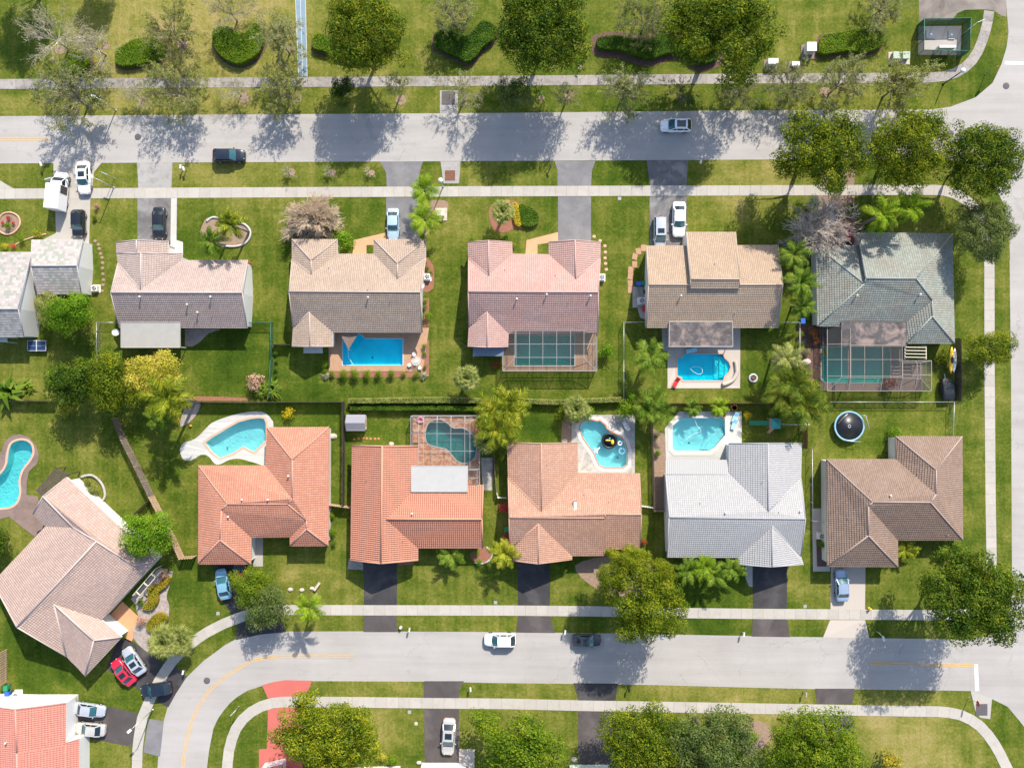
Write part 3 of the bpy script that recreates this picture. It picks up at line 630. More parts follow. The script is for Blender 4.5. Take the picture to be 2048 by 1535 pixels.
# ---------------------------------------------------------------- houses
def clip(poly, ax, val, keep_low):
    """clip a convex polygon of (u, v, Vector) by v = val"""
    out = []
    for i in range(len(poly)):
        a = poly[i]; b = poly[(i + 1) % len(poly)]
        ia = (a[ax] <= val) if keep_low else (a[ax] >= val); ib = (b[ax] <= val) if keep_low else (b[ax] >= val)
        if ia: out.append(a)
        if ia != ib:
            t = (val - a[ax]) / (b[ax] - a[ax]); out.append((a[0] + (b[0] - a[0]) * t, a[1] + (b[1] - a[1]) * t, a[2].lerp(b[2], t)))
    return out
def ZT(z): return 2.9 + (z - 2.6) * 1.25
def roof_block(verts, faces, roof, cap, fas, wall, oh=.35, row=.36, lip=.045, capw=.11, wall_extra=.1, caps=True):
    P = [W(v[0], v[1], ZT(v[2])) for v in verts]
    edge = {}
    for fi, f in enumerate(faces):
        for i in range(len(f)):
            a, b = f[i], f[(i + 1) % len(f)]; edge.setdefault((min(a, b), max(a, b)), []).append((fi, a, b))
    nrm = []
    for f in faces:
        nn = Vector((0, 0, 0))
        for i in range(len(f)): nn += P[f[i]].cross(P[f[(i + 1) % len(f)]])
        nn.normalize()
        if nn.z < 0: nn = -nn
        nrm.append(nn)
    tris = []
    for f, nn in zip(faces, nrm):
        v = Vector((nn.x, nn.y, 0))
        v = (Vector((0, 0, 1)) - nn * nn.z)
        v = v.normalized() if v.length > 1e-3 else Vector((0, 1, 0)); u = v.cross(nn)
        v0 = min(P[i].dot(v) for i in f)
        # project to xy for triangulation
        T = tessellate_polygon([[Vector((P[i].dot(u), P[i].dot(v), 0)) for i in f]])
        for t in T:
            tri = [(P[f[k]].dot(u), P[f[k]].dot(v) - v0, P[f[k]]) for k in t]
            tris.append([q[2] for q in tri])
            lo = min(q[1] for q in tri); hi = max(q[1] for q in tri)
            r = int(lo / row)
            while r * row < hi:
                b = clip(clip(tri, 1, r * row, False), 1, (r + 1) * row, True)
                if len(b) >= 3:
                    pts = []; uv = []; low = []
                    for q in b:
                        k = 1 - (q[1] - r * row) / row
                        pts.append(q[2] + nn * lip * k); uv.append((q[0], q[1]))
                    if (pts[1] - pts[0]).cross(pts[2] - pts[0]).dot(nn) < 0: pts.reverse(); uv.reverse(); b = b[::-1]
                    roof.face(pts, uv)
                    for i in range(len(b)):
                        j = (i + 1) % len(b)
                        if abs(b[i][1] - r * row) < 1e-5 and abs(b[j][1] - r * row) < 1e-5 and (b[i][2] - b[j][2]).length > 1e-3:
                            x, y = b[i], b[j]
                            roof.face([x[2] + nn * lip, x[2] - nn * .02, y[2] - nn * .02, y[2] + nn * lip], [(x[0], x[1]), (x[0], x[1]), (y[0], y[1]), (y[0], y[1])])
                r += 1
    bnd = {}
    for (a, b), l in edge.items():
        if len(l) == 1:
            _, x, y = l[0]; bnd[x] = y
            # fascia board and verge tile
            pa, pb = P[x], P[y]
            if (pa - pb).length > .3:
                fas.bar(pa + Vector((0, 0, -.1)), pb + Vector((0, 0, -.1)), .05, .2)
                if abs(pa.z - pb.z) > .3 and caps: cap.tube([pa + Vector((0, 0, .04)), pb + Vector((0, 0, .04))], capw * .8, 6)
        elif caps:
            n1, n2 = nrm[l[0][0]], nrm[l[1][0]]
            pa, pb = P[a], P[b]
            if n1.dot(n2) > .995 or (pa - pb).length < .2: continue
            # convex (ridge or hip) or valley?
            f1, f2 = faces[l[0][0]], faces[l[1][0]]
            c2 = sum((P[i] for i in f2), Vector()) / len(f2)
            c1 = sum((P[i] for i in f1), Vector()) / len(f1)
            d = (c2 - pa).dot(n1) + (c1 - pa).dot(n2)
            if d < 0: cap.tube([pa + Vector((0, 0, .05)), pb + Vector((0, 0, .05))], capw, 6)
    # walls follow the roof edge, set in by the overhang
    if bnd and wall is not None:
        st = next(iter(bnd)); loop = [st]
        while bnd.get(loop[-1]) not in (None, st) and len(loop) < 60: loop.append(bnd[loop[-1]])
        xy = [(P[i].x, P[i].y) for i in loop]; zs = [P[i].z for i in loop]
        q = offset(xy, -oh); n_ = len(q)
        for i in range(n_):
            j = (i + 1) % n_
            a, b = q[i], q[j]
            wall.add([(*a, 0), (*b, 0), (*b, zs[j] - .12 + wall_extra), (*a, zs[i] - .12 + wall_extra)], [(0, 1, 2, 3)])
    return tris
def roof_point(tris, px, py):
    o = Vector((0, 0, H)); d = (W(px, py) - o).normalized(); best = None
    for t in tris:
        h = intersect_ray_tri(t[0], t[1], t[2], d, o, True)
        if h is not None and (best is None or h.z > best.z): best = h
    return best
def house(label, blocks, tile, wallm, capm, fasm, vents=(), flats=(), row=.34, lip=.06, skylights=(), name='house', oh=.35, capw=.085):
    allp = [W(*v) for b in blocks for v in b[0]]
    c = sum(allp, Vector()) / len(allp)
    h = thing(name, label, 'house', (c.x, c.y, 0))
    roof, cap, fas, wall = MB(), MB(), MB(), MB(); tris = []
    for b in blocks:
        kw = b[2] if len(b) > 2 else {}
        tris += roof_block(b[0], b[1], roof, cap, fas, wall, **{**dict(oh=oh, row=row, lip=lip, capw=capw), **kw})
    ro = obj('roof', roof, tile, h); obj('ridge_caps', cap, capm, ro); obj('fascia', fas, fasm, ro); obj('wall', wall, wallm, h)
    for px, py, kind in vents:
        p = roof_point(tris, px, py)
        if p is None: continue
        mb = MB()
        if kind == 0: mb.tube([p - Vector((0, 0, .1)), p + Vector((0, 0, .42))], .07, 8); mb.lathe(p + Vector((0, 0, .42)), [(.13, 0), (.15, .05), (.09, .13), (.01, .15)], 10); m = M['white']
        else: mb.tube([p - Vector((0, 0, .1)), p + Vector((0, 0, .32))], .045, 7); m = M['gray']
        obj('roof_vent', mb, m, ro)
    for px, py, wx, wy in skylights:
        p = roof_point(tris, px, py)
        if p is None: continue
        mb = MB(); mb.box(p + Vector((0, 0, .08)), (wx, wy, .3)); s_ = obj('skylight', mb, M['alu_dark'], ro)
        mb = MB(); mb.box(p + Vector((0, 0, .25)), (wx * .8, wy * .85, .08)); obj('pane', mb, M['lamp_white'], s_) if False else obj('skylight_dome', mb, M['lamp_white'], ro)
    for f in flats:
        pts, zN, zS, m, nm = f[:5]
        ys = [p[1] for p in pts]; y0, y1 = min(ys), max(ys)
        P = [W(x, y, .25 + zN + (zS - zN) * (y - y0) / (y1 - y0)) for x, y in pts]; n_ = len(P); t = Vector((0, 0, .16))
        mb = MB(); mb.add([p for p in P] + [p - t for p in P], [tuple(range(n_)) if area2([(p.x, p.y) for p in P]) > 0 else tuple(reversed(range(n_)))] + [tuple(n_ + i for i in range(n_))] + [(i, (i + 1) % n_, n_ + (i + 1) % n_, n_ + i) for i in range(n_)])
        fo = obj(nm, mb, m, h)
        mb = MB()
        for i in range(n_): mb.bar(P[i] - t * .4, P[(i + 1) % n_] - t * .4, .09, .2)
        if len(f) > 5: obj('roof_edge', mb, f[5], fo)
        if nm != 'awning':
            for p in P:
                q = p.lerp(sum(P, Vector()) / n_, .04); mb = MB()
                mb.box((q.x, q.y, (p.z - .16) / 2), (.1, .1, p.z - .16)); obj('post', mb, M['white'], h)
    return h
T = {}
T['B'] = tile_mat('blush_tile', (.36, .28, .245), .1, .27, .34, .4, (.2, .14, .13), .3)
T['C'] = tile_mat('tan_tile', (.345, .262, .20), .1, .27, .34, .45, (.2, .15, .125), .3)
T['D'] = tile_mat('pink_tile', (.385, .25, .215), .08, .30, .34, .4, (.36, .16, .13), .4)
T['E'] = tile_mat('sand_tile', (.355, .262, .185), .09, .27, .34, .45, (.22, .15, .12), .3)
T['F'] = tile_mat('grey_green_tile', (.225, .24, .208), .14, .33, .34, .4, (.19, .125, .085), .45)
T['A'] = tile_mat('mottled_shingle', (.37, .335, .315), .2, .45, .4, .06, (.26, .23, .22), .3, .01, (.25, .255, .215), .15)
T['G'] = tile_mat('pale_rose_tile', (.375, .272, .226), .1, .32, .34, .3, (.3, .2, .19), .3)
T['H'] = tile_mat('coral_tile', (.42, .185, .12), .07, .33, .34, .4, (.26, .12, .085), .4, .05, (.43, .205, .14))
T['I'] = tile_mat('orange_barrel_tile', (.45, .195, .128), .06, .29, .4, .75, (.36, .16, .11), .2, .10)
T['J'] = tile_mat('salmon_tile', (.395, .222, .152), .06, .28, .34, .4, (.25, .14, .1), .35, .05, (.42, .25, .18))
T['K'] = tile_mat('white_tile', (.342, .334, .328), .06, .3, .34, .35, (.3, .3, .315), .25)
T['L'] = tile_mat('brown_tile', (.215, .148, .112), .12, .3, .34, .5, (.3, .22, .18), .25)
T['M'] = tile_mat('red_flat_tile', (.46, .19, .145), .06, .3, .4, .2, (.45, .16, .12), .2)
CAP = {k: paint('cap_' + k, sc(c, .84), .8) for k, c in dict(B=(.46, .39, .36), C=(.43, .35, .30), D=(.49, .32, .29), E=(.44, .35, .28), F=(.30, .32, .29), A=(.40, .36, .36), G=(.47, .38, .35), H=(.5, .27, .2), I=(.53, .25, .16), J=(.47, .27, .2), K=(.37, .37, .38), L=(.38, .29, .25), M=(.54, .25, .2)).items()}
house('white mottled roof house cut by the left edge, above the blue game table',
  [([(64, 479.5, 2.6), (165, 479.5, 2.6), (154, 531, 4.0), (62, 532, 4.0), (74, 588, 2.6), (163, 587.7, 2.6)], [(0, 3, 2, 1), (3, 4, 5, 2)], dict(oh=.15)),
   ([(-90, 504, 2.9), (63, 504, 2.9), (36.5, 617.5, 4.9), (-90, 617.5, 4.9), (48.6, 673.5, 3.1), (-90, 674, 3.1)], [(0, 3, 2, 1), (3, 5, 4, 2)], dict(oh=.15))],
  T['A'], M['white'], CAP['A'], M['white'], row=.4, lip=.03, capw=.08,
  flats=[([(-90, 674), (14, 674), (14, 684), (-90, 684)], 2.5, 2.4, M['flatroof'], 'flat_roof')])
hB = house('blush roofed house with white gable end and grey metal patio roof',
  [([(221.5, 585, 4.9), (484.6, 585, 4.9), (495, 520, 2.6), (363, 520.7, 2.6), (281, 579, 4.68), (236, 526, 2.75), (238.4, 655, 2.6), (494.5, 655.7, 2.6), (282, 506, 4.68), (233, 506, 2.65), (365, 507, 2.6)],
    [(0, 6, 7, 1), (0, 1, 2, 3, 4, 5), (5, 4, 8, 9), (4, 3, 10, 8)]),
   ([(273, 480, 4.3), (273, 507, 4.3), (233, 484, 2.6), (233, 507, 2.6), (337, 482.5, 2.55), (337, 507.5, 2.55)], [(2, 3, 1, 0), (0, 1, 5, 4)])],
  T['B'], M['white'], CAP['B'], M['offwhite'],
  vents=[(281.6, 594, 0), (376, 609, 0), (423, 594, 0), (397, 625, 0), (424, 633, 1), (390, 643, 1)],
  flats=[([(242, 644.5), (360, 644.5), (360, 694.5), (242, 694.5)], 3.15, 2.4, M['flatroof'], 'flat_roof', M['flatroof'])])
wx_ = W(495, 600, 2.9).x - .35; mb = MB(); mb.box((wx_ + .02, W(493, 600, 2.2).y, 2.2), (.06, 1.0, 1.1)); wo_ = obj('window', mb, M['offwhite'], hB)
mb = MB(); mb.box((wx_ + .05, W(493, 600, 2.2).y, 2.2), (.03, .8, .9)); obj('pane', mb, M['glass'], wo_)
house('tan roofed house with two hipped front wings and deep blue pool',
  [([(578, 583, 5), (841, 584, 5), (846, 519, 2.6), (851.7, 516.8, 2.6), (851.7, 478.5, 2.6), (747.5, 478.5, 2.6), (747.5, 507.7, 2.6), (675, 507.7, 2.6), (674.6, 478.5, 2.6), (584, 478.5, 2.6), (584, 518, 2.6),
     (795, 527, 4.1), (794.4, 557, 4.1), (622.5, 520.7, 4.0), (622.5, 548, 4.0), (586, 655, 2.6), (584, 692.7, 2.6), (620, 692.7, 3.8), (666, 692.7, 2.6), (666, 664, 2.6), (844.7, 664.5, 2.6), (619, 623.6, 3.8)],
    [(0, 1, 3, 12, 6, 7, 14, 10), (3, 4, 11, 12), (4, 5, 11), (5, 6, 12, 11), (7, 8, 13, 14), (8, 9, 13), (9, 10, 14, 13), (0, 15, 21, 19, 20, 1), (15, 16, 17, 21), (21, 17, 18, 19)])],
  T['C'], M['offwhite'], CAP['C'], M['offwhite'], vents=[(737, 595, 0), (736, 579, 1), (658, 535, 1), (756, 549, 1), (780, 602, 1)],
  flats=[([(607, 691), (645, 691), (645, 706), (607, 706)], 2.45, 2.3, M['flatroof'], 'awning')])
house('pink striped tile house between the tan house and the sand house, with screened teal pool',
  [([(936.5, 583, 5), (1196.7, 584, 5), (1197, 516, 2.6), (1200.6, 518, 2.6), (1201, 484, 2.6), (1150, 480, 4.2), (1097.7, 484, 2.6), (1097.7, 508.5, 2.6), (1025, 507.7, 2.6), (1024, 484, 2.6), (977.3, 481, 4.1), (935.7, 484.2, 2.6), (937, 516, 2.6),
     (1151, 557, 4.2), (977.3, 550.7, 4.1), (937.7, 653.6, 2.6), (935.6, 692.7, 2.6), (974, 694, 3.8), (1016, 693.4, 2.6), (1017, 666.6, 2.6), (1196, 665.8, 2.6), (974.7, 623.6, 3.8)],
    [(0, 1, 3, 13, 7, 8, 14, 12), (3, 4, 5, 13), (13, 5, 6, 7), (8, 9, 10, 14), (14, 10, 11, 12), (0, 15, 21, 19, 20, 1), (15, 16, 17, 21), (21, 17, 18, 19)])],
  T['D'], M['offwhite'], CAP['D'], paint('pink_fascia', (.5, .3, .27), .7), vents=[(1033.5, 598, 0), (1093, 589, 0), (1180.5, 592, 0), (1010, 539, 1), (1111, 550, 1), (1136, 605, 1)],
  flats=[([(946, 692), (1008, 692), (1007, 712), (946, 712)], 2.45, 2.3, M['navy'] if False else paint('slate_awning', (.12, .15, .2), .6), 'awning')])
house('sand roofed house with raised middle roof section and stained flat patio roof',
  [([(1297, 569.5, 4.9), (1565.5, 569, 4.9), (1556, 490, 2.6), (1293, 491.5, 2.6), (1292.3, 655, 2.6), (1556, 655, 2.6)], [(0, 3, 2, 1), (0, 1, 5, 4)]),
   ([(1372.6, 464, 2.8), (1471, 464, 2.8), (1479.4, 558, 5.45), (1381, 558, 5.45), (1380.5, 576, 4.95), (1479.5, 576, 4.95)], [(0, 3, 2, 1), (3, 4, 5, 2)], dict(oh=.12))],
  T['E'], M['offwhite'], CAP['E'], M['offwhite'], vents=[(1361, 592, 0), (1469, 626, 1), (1429, 527, 1)],
  flats=[([(1338.7, 643), (1465, 643), (1465.6, 692.7), (1338, 692.7)], 3.2, 2.6, M['flatroof_dark'], 'flat_roof', M['flatroof'])])
house('grey green hip roofed house beside the big bare tree',
  [([(1732, 556.5, 5.2), (1832.4, 556.5, 5.2), (1715.6, 464.3, 2.6), (1905, 467, 2.6), (1864.4, 600, 4.1), (1864.4, 632, 4.1), (1909, 686.5, 2.6), (1813, 686.5, 2.6), (1803, 652, 2.6), (1635, 652, 2.6), (1632, 490, 2.6), (1728.5, 567.4, 4.85), (1719, 491, 2.6)],
    [(2, 3, 1, 0), (3, 6, 5, 4, 1), (0, 1, 4, 8, 9, 11), (4, 5, 7, 8), (5, 6, 7), (11, 9, 10), (11, 10, 12), ])],
  T['F'], M['offwhite'], CAP['F'], M['offwhite'], vents=[(1712, 591, 0), (1838, 589, 0)],
  flats=[([(1683, 643), (1813.8, 644), (1812.4, 692.4), (1682.8, 692.4)], 3.1, 2.6, M['flatroof_dark'], 'flat_roof', M['alu_dark'])])
house('big pale rose house standing at an angle in the bottom left corner',
  [([(134, 954, 2.8), (86, 992, 4.4), (66.4, 1027, 2.8), (91, 1052, 2.8), (147, 1054.4, 4.6), (193, 1082, 5.2), (268, 1130, 3.9), (312, 1121, 2.8), (34, 1253.5, 5.2), (-14, 1163, 2.8), (133, 1312, 2.8), (203, 1239, 2.8),
     (108, 1207, 4.55), (187.6, 1279.6, 4.4), (170.7, 1351, 2.7), (243.6, 1273, 2.7)],
    [(0, 1, 4, 5, 6, 7), (1, 2, 3, 4), (4, 3, 9, 8, 5), (5, 8, 10, 12, 11, 7, 6), (12, 10, 14, 13), (13, 14, 15), (12, 13, 15, 11)])],
  T['G'], M['offwhite'], CAP['G'], M['offwhite'], capw=.12)
house('coral hip roofed house with the freeform light blue pool behind it',
  [([(397.3, 930.7, 2.7), (454.7, 1007.5, 4.7), (443, 1020, 4.4), (440, 1079, 4.4), (396, 1127.4, 2.7), (501.6, 1127.4, 2.7), (502.5, 1074, 2.7), (580, 1074, 2.7), (580, 1091.2, 2.7), (656.5, 1091, 2.7), (613.3, 1057, 4.0), (613.3, 1040, 4.0), (575.6, 1007.5, 4.7), (584.7, 997, 4.9), (584.7, 919, 4.9), (657.6, 853.8, 2.7), (533.9, 854.3, 2.7), (531.3, 930.7, 2.7)],
    [(0, 4, 3, 2, 1), (4, 5, 3), (3, 5, 6, 2), (1, 2, 6, 7, 11, 12), (0, 1, 12, 13, 17), (17, 13, 14, 16), (16, 14, 15), (15, 14, 13, 12, 11, 10, 9), (11, 7, 8, 10), (8, 9, 10)])],
  T['H'], M['offwhite'], CAP['H'], paint('coral_fascia', (.45, .22, .16), .7), vents=[(485.5, 998, 0), (458, 1032, 0), (578, 951, 0), (537, 998, 0)],)
house('orange barrel tile house with white flat patio roof and kidney pool cage',
  [([(764.5, 891.6, 4.6), (761.9, 1126, 4.6), (704, 890.8, 2.7), (701, 1119.6, 2.7), (836.6, 891.6, 2.7), (837, 968.5, 2.7), (772.3, 1037.5, 4.4), (836, 1095.5, 2.7), (836, 1119.6, 2.7), (966.4, 969.7, 2.7), (963.8, 1037.5, 4.4), (965, 1095.6, 2.7)],
    [(0, 2, 3, 1), (0, 1, 8, 7, 6, 5, 4), (6, 10, 9, 5), (6, 7, 11, 10)])],
  T['I'], M['offwhite'], CAP['I'], paint('orange_fascia', (.5, .27, .2), .7), row=.4, lip=.05, capw=.13, vents=[(825, 1026, 0), (898, 998, 1), (733, 959, 1), (806, 1080, 1)],
  flats=[([(822.6, 931.7), (935.6, 931.7), (934.6, 982.8), (822.6, 982.8)], 3.3, 3.5, M['flatroof_white'], 'flat_roof', M['flatroof_white'])])
house('salmon roofed house with skylight beside the slanted pool full of floats',
  [([(1018, 1034.4, 4.8), (1210, 1035.4, 4.8), (1210.5, 1028.4, 4.95), (1282.7, 1028.4, 4.95), (1279, 946.3, 2.7), (1156, 945.5, 2.7), (1082.9, 1021.9, 4.55), (1016, 954, 2.7), (1082.9, 886.4, 4.55), (1014.3, 884.5, 2.7), (1155, 885, 2.7), (1077.4, 1046.6, 4.45), (1019, 1098.7, 2.9), (1015, 1119.6, 2.7), (1076.9, 1126.9, 4.45), (1144, 1118.3, 2.7), (1144, 1111, 2.7), (1208.4, 1110.4, 2.7), (1209.7, 1098.7, 3.0), (1280, 1097, 2.9)],
    [(0, 1, 2, 3, 4, 5, 6, 7), (7, 6, 8, 9), (6, 5, 10, 8), (0, 12, 11, 16, 17, 18, 1), (12, 13, 14, 11), (11, 14, 15, 16), (1, 18, 19, 3, 2)])],
  T['J'], M['offwhite'], CAP['J'], paint('salmon_fascia', (.42, .24, .18), .7), vents=[(1094, 928, 1), (1052, 1007, 1), (1218, 1002, 1), (1168, 988, 1)], skylights=[(1150.4, 1010.5, .55, 1.25)])
house('white tiled house with ribbed patio roof below the clipped corner pool',
  [([(1338, 1034, 4.8), (1611, 1037, 4.8), (1602, 957, 2.7), (1603.6, 885.8, 2.7), (1535.6, 885.8, 4.6), (1457.8, 886.4, 2.7), (1457.3, 946, 2.7), (1331, 947, 2.7), (1536, 1022, 4.6), (1334, 1113.6, 2.7), (1476.8, 1114.4, 2.7), (1475.5, 1128.7, 2.7), (1544, 1132.8, 4.45), (1607, 1128, 2.7), (1602, 1112, 2.7), (1545, 1051.7, 4.45)],
    [(0, 1, 2, 8, 6, 7), (6, 8, 4, 5), (8, 2, 3, 4), (0, 9, 10, 15, 14, 1), (10, 11, 12, 15), (15, 12, 13, 14)])],
  T['K'], M['white'], CAP['K'], M['white'], vents=[(1599, 1021, 0), (1450, 1024, 0), (1524, 963, 1), (1400, 1005, 1), (1557, 1023, 1)])
# ribbed aluminium patio roof on the white house
kh = [o for o in COL.objects if o.name.startswith('house') and 'ribbed patio' in o.get('label', '')][0]
mb = MB(); a, b, c, d = W(1331.4, 918, 2.7), W(1455.5, 919, 2.7), W(1456.5, 948, 3.15), W(1331, 948, 3.15)
for i in range(32):
    t0, t1 = i / 32, (i + 1) / 32; e = (b - a) / 32 * .12; up = Vector((0, 0, .07))
    p, q, r_, s_ = a.lerp(b, t0), a.lerp(b, t1), d.lerp(c, t1), d.lerp(c, t0)
    mb.add([p, q, r_, s_], [(0, 1, 2, 3)]); mb.add([p, p + e, p + e + up, p + up, s_, s_ + e, s_ + e + up, s_ + up], [(3, 2, 6, 7), (0, 3, 7, 4), (1, 5, 6, 2), (0, 1, 2, 3)])
obj('patio_roof', mb, paint('ribbed_aluminium', (.32, .32, .31), .55), kh)
house('brown hip roofed house by the right hand road with silver car in its drive',
  [([(1653, 918, 2.7), (1744.9, 1003.5, 5.4), (1736.8, 1012, 5.2), (1736.8, 1070.4, 5.0), (1655, 1132, 2.7), (1795.7, 1132.8, 2.7), (1795.7, 1079.8, 2.7), (1925.5, 1079, 2.7), (1861, 1004, 5.4), (1872, 987.5, 5.1), (1872, 939.3, 4.9), (1924, 872.4, 2.7), (1790.9, 872, 2.7), (1791.7, 918, 2.7)],
    [(0, 4, 3, 2, 1), (4, 5, 3), (3, 5, 6, 2), (1, 2, 6, 7, 8), (0, 1, 8, 9, 13), (13, 9, 10, 12), (12, 10, 11), (11, 10, 9, 8, 7)])],
  T['L'], M['offwhite'], CAP['L'], paint('brown_fascia', (.3, .23, .19), .7), lip=.08, vents=[(1779, 990, 0), (1738, 979, 1), (1695, 1036, 1), (1834, 946, 1), (1895, 1069, 1)])
house('red flat tile house with white gable wall in the bottom left corner',
  [([(31, 1417.7, 4.6), (133, 1404.7, 2.8), (131.6, 1490, 2.8), (34, 1505, 4.6), (36, 1640, 4.6), (-90, 1402, 2.8), (-90, 1640, 2.8), (131.6, 1640, 2.8)], [(0, 3, 2, 1), (3, 4, 7, 2), (0, 5, 6, 4, 3)], dict(oh=.0, capw=.12)),
   ([(131, 1485, 3.0), (159.5, 1476, 2.5), (159.5, 1640, 2.5), (131, 1640, 3.0)], [(0, 3, 2, 1)], dict(oh=.05, wall_extra=.02))],
  T['M'], M['white'], CAP['M'], M['white'], vents=[(14, 1483, 0)])
# the three houses whose fronts just reach into the bottom edge
house('white fronted house with red trim peeping in below the big tree at the red driveway',
  [([(512, 1541, 2.7), (565, 1529, 2.7), (565, 1700, 2.7), (512, 1700, 2.7), (538, 1560, 3.6), (538, 1690, 3.6)], [(0, 1, 4), (1, 2, 5, 4), (2, 3, 5), (3, 0, 4, 5)]),
   ([(565, 1552, 2.7), (800, 1546, 2.7), (800, 1720, 2.7), (565, 1720, 2.7), (640, 1640, 4.4), (740, 1640, 4.4)], [(0, 1, 5, 4), (1, 2, 5), (2, 3, 4, 5), (3, 0, 4)])],
  T['M'], M['white'], CAP['M'], M['red_drive'])
house('white garage front at the bottom edge behind the silver sedan with sunroof',
  [([(838, 1542, 2.6), (932, 1542, 2.6), (932, 1700, 2.6), (838, 1700, 2.6), (885, 1600, 4.0), (885, 1660, 4.0)], [(0, 1, 4), (1, 2, 5, 4), (2, 3, 5), (3, 0, 4, 5)], dict(oh=.1))], T['E'], M['white'], CAP['E'], M['white'])
house('pale green garage front at the bottom edge between two bushy trees',
  [([(1140, 1546, 2.6), (1225, 1546, 2.6), (1225, 1700, 2.6), (1140, 1700, 2.6), (1180, 1600, 4.0), (1180, 1660, 4.0)], [(0, 1, 4), (1, 2, 5, 4), (2, 3, 5), (3, 0, 4, 5)], dict(oh=.1))], T['C'], paint('pale_green_wall', (.5, .62, .55), .8), CAP['C'], M['white'])
# ---------------------------------------------------------------- pool cages
def cage(label, rects, z0=2.6, z1=3.3, post_m='alu'):
    cs = [W(x, y) for r in rects for x, y in ((r[0], r[1]), (r[2], r[3]))]
    c = sum(cs, Vector()) / len(cs); h = thing('pool_cage', label, 'pool cage', (c.x, c.y, 0))
    fr, scn = MB(), MB()
    for x0, y0, x1, y1, ins, xs, ys in rects:      # ins = inset px on (left, top, right, bottom); 0 = attached to a roof
        def g(x, y, z): return W(x, y, 0) * 1.0 + Vector((0, 0, z))
        def gz(x, y, z):
            return W(x, y, z)
        X0, Y0, X1, Y1 = W(x0, y0).x, W(x0, y0).y, W(x1, y1).x, W(x1, y1).y
        l, t, r, b = [i * PX for i in ins]
        a = [Vector((X0 + l, Y0 - t, z1)), Vector((X1 - r, Y0 - t, z1)), Vector((X1 - r, Y1 + b, z1)), Vector((X0 + l, Y1 + b, z1))]
        e = [Vector((X0, Y0, z0)), Vector((X1, Y0, z0)), Vector((X1, Y1, z0)), Vector((X0, Y1, z0))]
        for i in range(4):
            j = (i + 1) % 4
            fr.bar(a[i], a[j], .055); fr.bar(e[i], e[j], .07)
            if (a[i] - e[i]).xy.length > .1: fr.bar(a[i], e[i], .055)
            f0, f1 = Vector((e[i].x, e[i].y, 0)), Vector((e[j].x, e[j].y, 0))
            scn.add([e[i], e[j], a[j], a[i]], [(0, 1, 2, 3)]) if (a[i] - e[i]).xy.length > .1 or (a[j] - e[j]).xy.length > .1 else None
            if ins[(1, 2, 3, 0)[i]] > 0:
                scn.add([f0, f1, e[j], e[i]], [(0, 1, 2, 3)]); fr.bar(f0 + Vector((0, 0, .95)), f1 + Vector((0, 0, .95)), .05); fr.bar(f0 + Vector((0, 0, .06)), f1 + Vector((0, 0, .06)), .05)
                fr.bar(f0, e[i], .08); fr.bar(f1, e[j], .08)
        scn.add(a, [(0, 1, 2, 3)])
        for x in xs:
            xx = W(x, y0).x
            fr.bar((xx, a[0].y, z1), (xx, a[3].y, z1), .05)
            if ins[3]: fr.bar((xx, a[3].y, z1), (xx, e[3].y, z0), .07); fr.bar((xx, e[3].y, 0), (xx, e[3].y, z0), .05)
            if ins[1]: fr.bar((xx, a[0].y, z1), (xx, e[0].y, z0), .07); fr.bar((xx, e[0].y, 0), (xx, e[0].y, z0), .05)
        for y in ys:
            yy = W(x0, y).y
            fr.bar((a[0].x, yy, z1), (a[1].x, yy, z1), .05)
            if ins[2]: fr.bar((a[1].x, yy, z1), (e[1].x, yy, z0), .07); fr.bar((e[1].x, yy, 0), (e[1].x, yy, z0), .05)
            if ins[0]: fr.bar((a[0].x, yy, z1), (e[0].x, yy, z0), .07); fr.bar((e[0].x, yy, 0), (e[0].x, yy, z0), .05)
    obj('frame', fr, M[post_m], h); obj('screen', scn, M['screen'], h); return h
cage('screen cage over the teal pool behind the pink striped house', [(1006, 664, 1190, 742, (24, 0, 26, 26), [1032, 1058, 1084, 1111, 1138, 1164], [690])], 2.5, 3.2, 'alu_gray')
cage('screen cage over the murky green pool, with a narrow bay on its right', [(1641, 655, 1682, 781, (24, 0, 0, 26), [], [690, 720, 752]), (1683, 692, 1783, 781, (0, 0, 0, 26), [1710, 1745], [720, 752]), (1784, 722, 1845, 781, (0, 4, 26, 24), [1812], [750])], 2.5, 3.2, 'alu_beige')
cage('screen cage over the kidney pool and terracotta patio', [(826, 830, 960, 934, (16, 12, 18, 0), [852, 878, 905, 932], [864, 898]), (936, 934.5, 960, 966, (0, 0, 4, 0), [], [950])], 2.5, 3.1, 'alu_gray')
# ---------------------------------------------------------------- vegetation
L = {}
L['oak'] = leaf_mat('dark_broadleaf', [(.010, .03, .002), (.042, .075, .004), (.105, .132, .006), (.19, .185, .009)], gain=1.6)
L['yellowish'] = leaf_mat('olive_broadleaf', [(.016, .04, .003), (.066, .096, .004), (.135, .155, .006), (.225, .215, .010)], gain=1.6)
L['dark'] = leaf_mat('deep_green_leaf', [(.008, .026, .003), (.028, .062, .004), (.066, .108, .006), (.13, .15, .01)], gain=1.4)
L['bright'] = leaf_mat('bright_leaf', [(.04, .10, .004), (.085, .175, .006), (.135, .235, .01), (.2, .28, .02)])
L['fresh'] = leaf_mat('fresh_leaf', [(.018, .05, .003), (.06, .105, .004), (.105, .15, .006), (.17, .19, .01)], gain=1.5)
L['lemon'] = leaf_mat('lemon_leaf', [(.16, .17, .01), (.3, .28, .03), (.42, .36, .05), (.5, .42, .1)])
L['gray'] = leaf_mat('grey_olive_leaf', [(.09, .11, .03), (.17, .19, .065), (.24, .25, .105), (.31, .30, .16)])
L['olive'] = leaf_mat('olive_leaf', [(.09, .115, .02), (.16, .185, .04), (.23, .24, .065), (.3, .29, .11)])
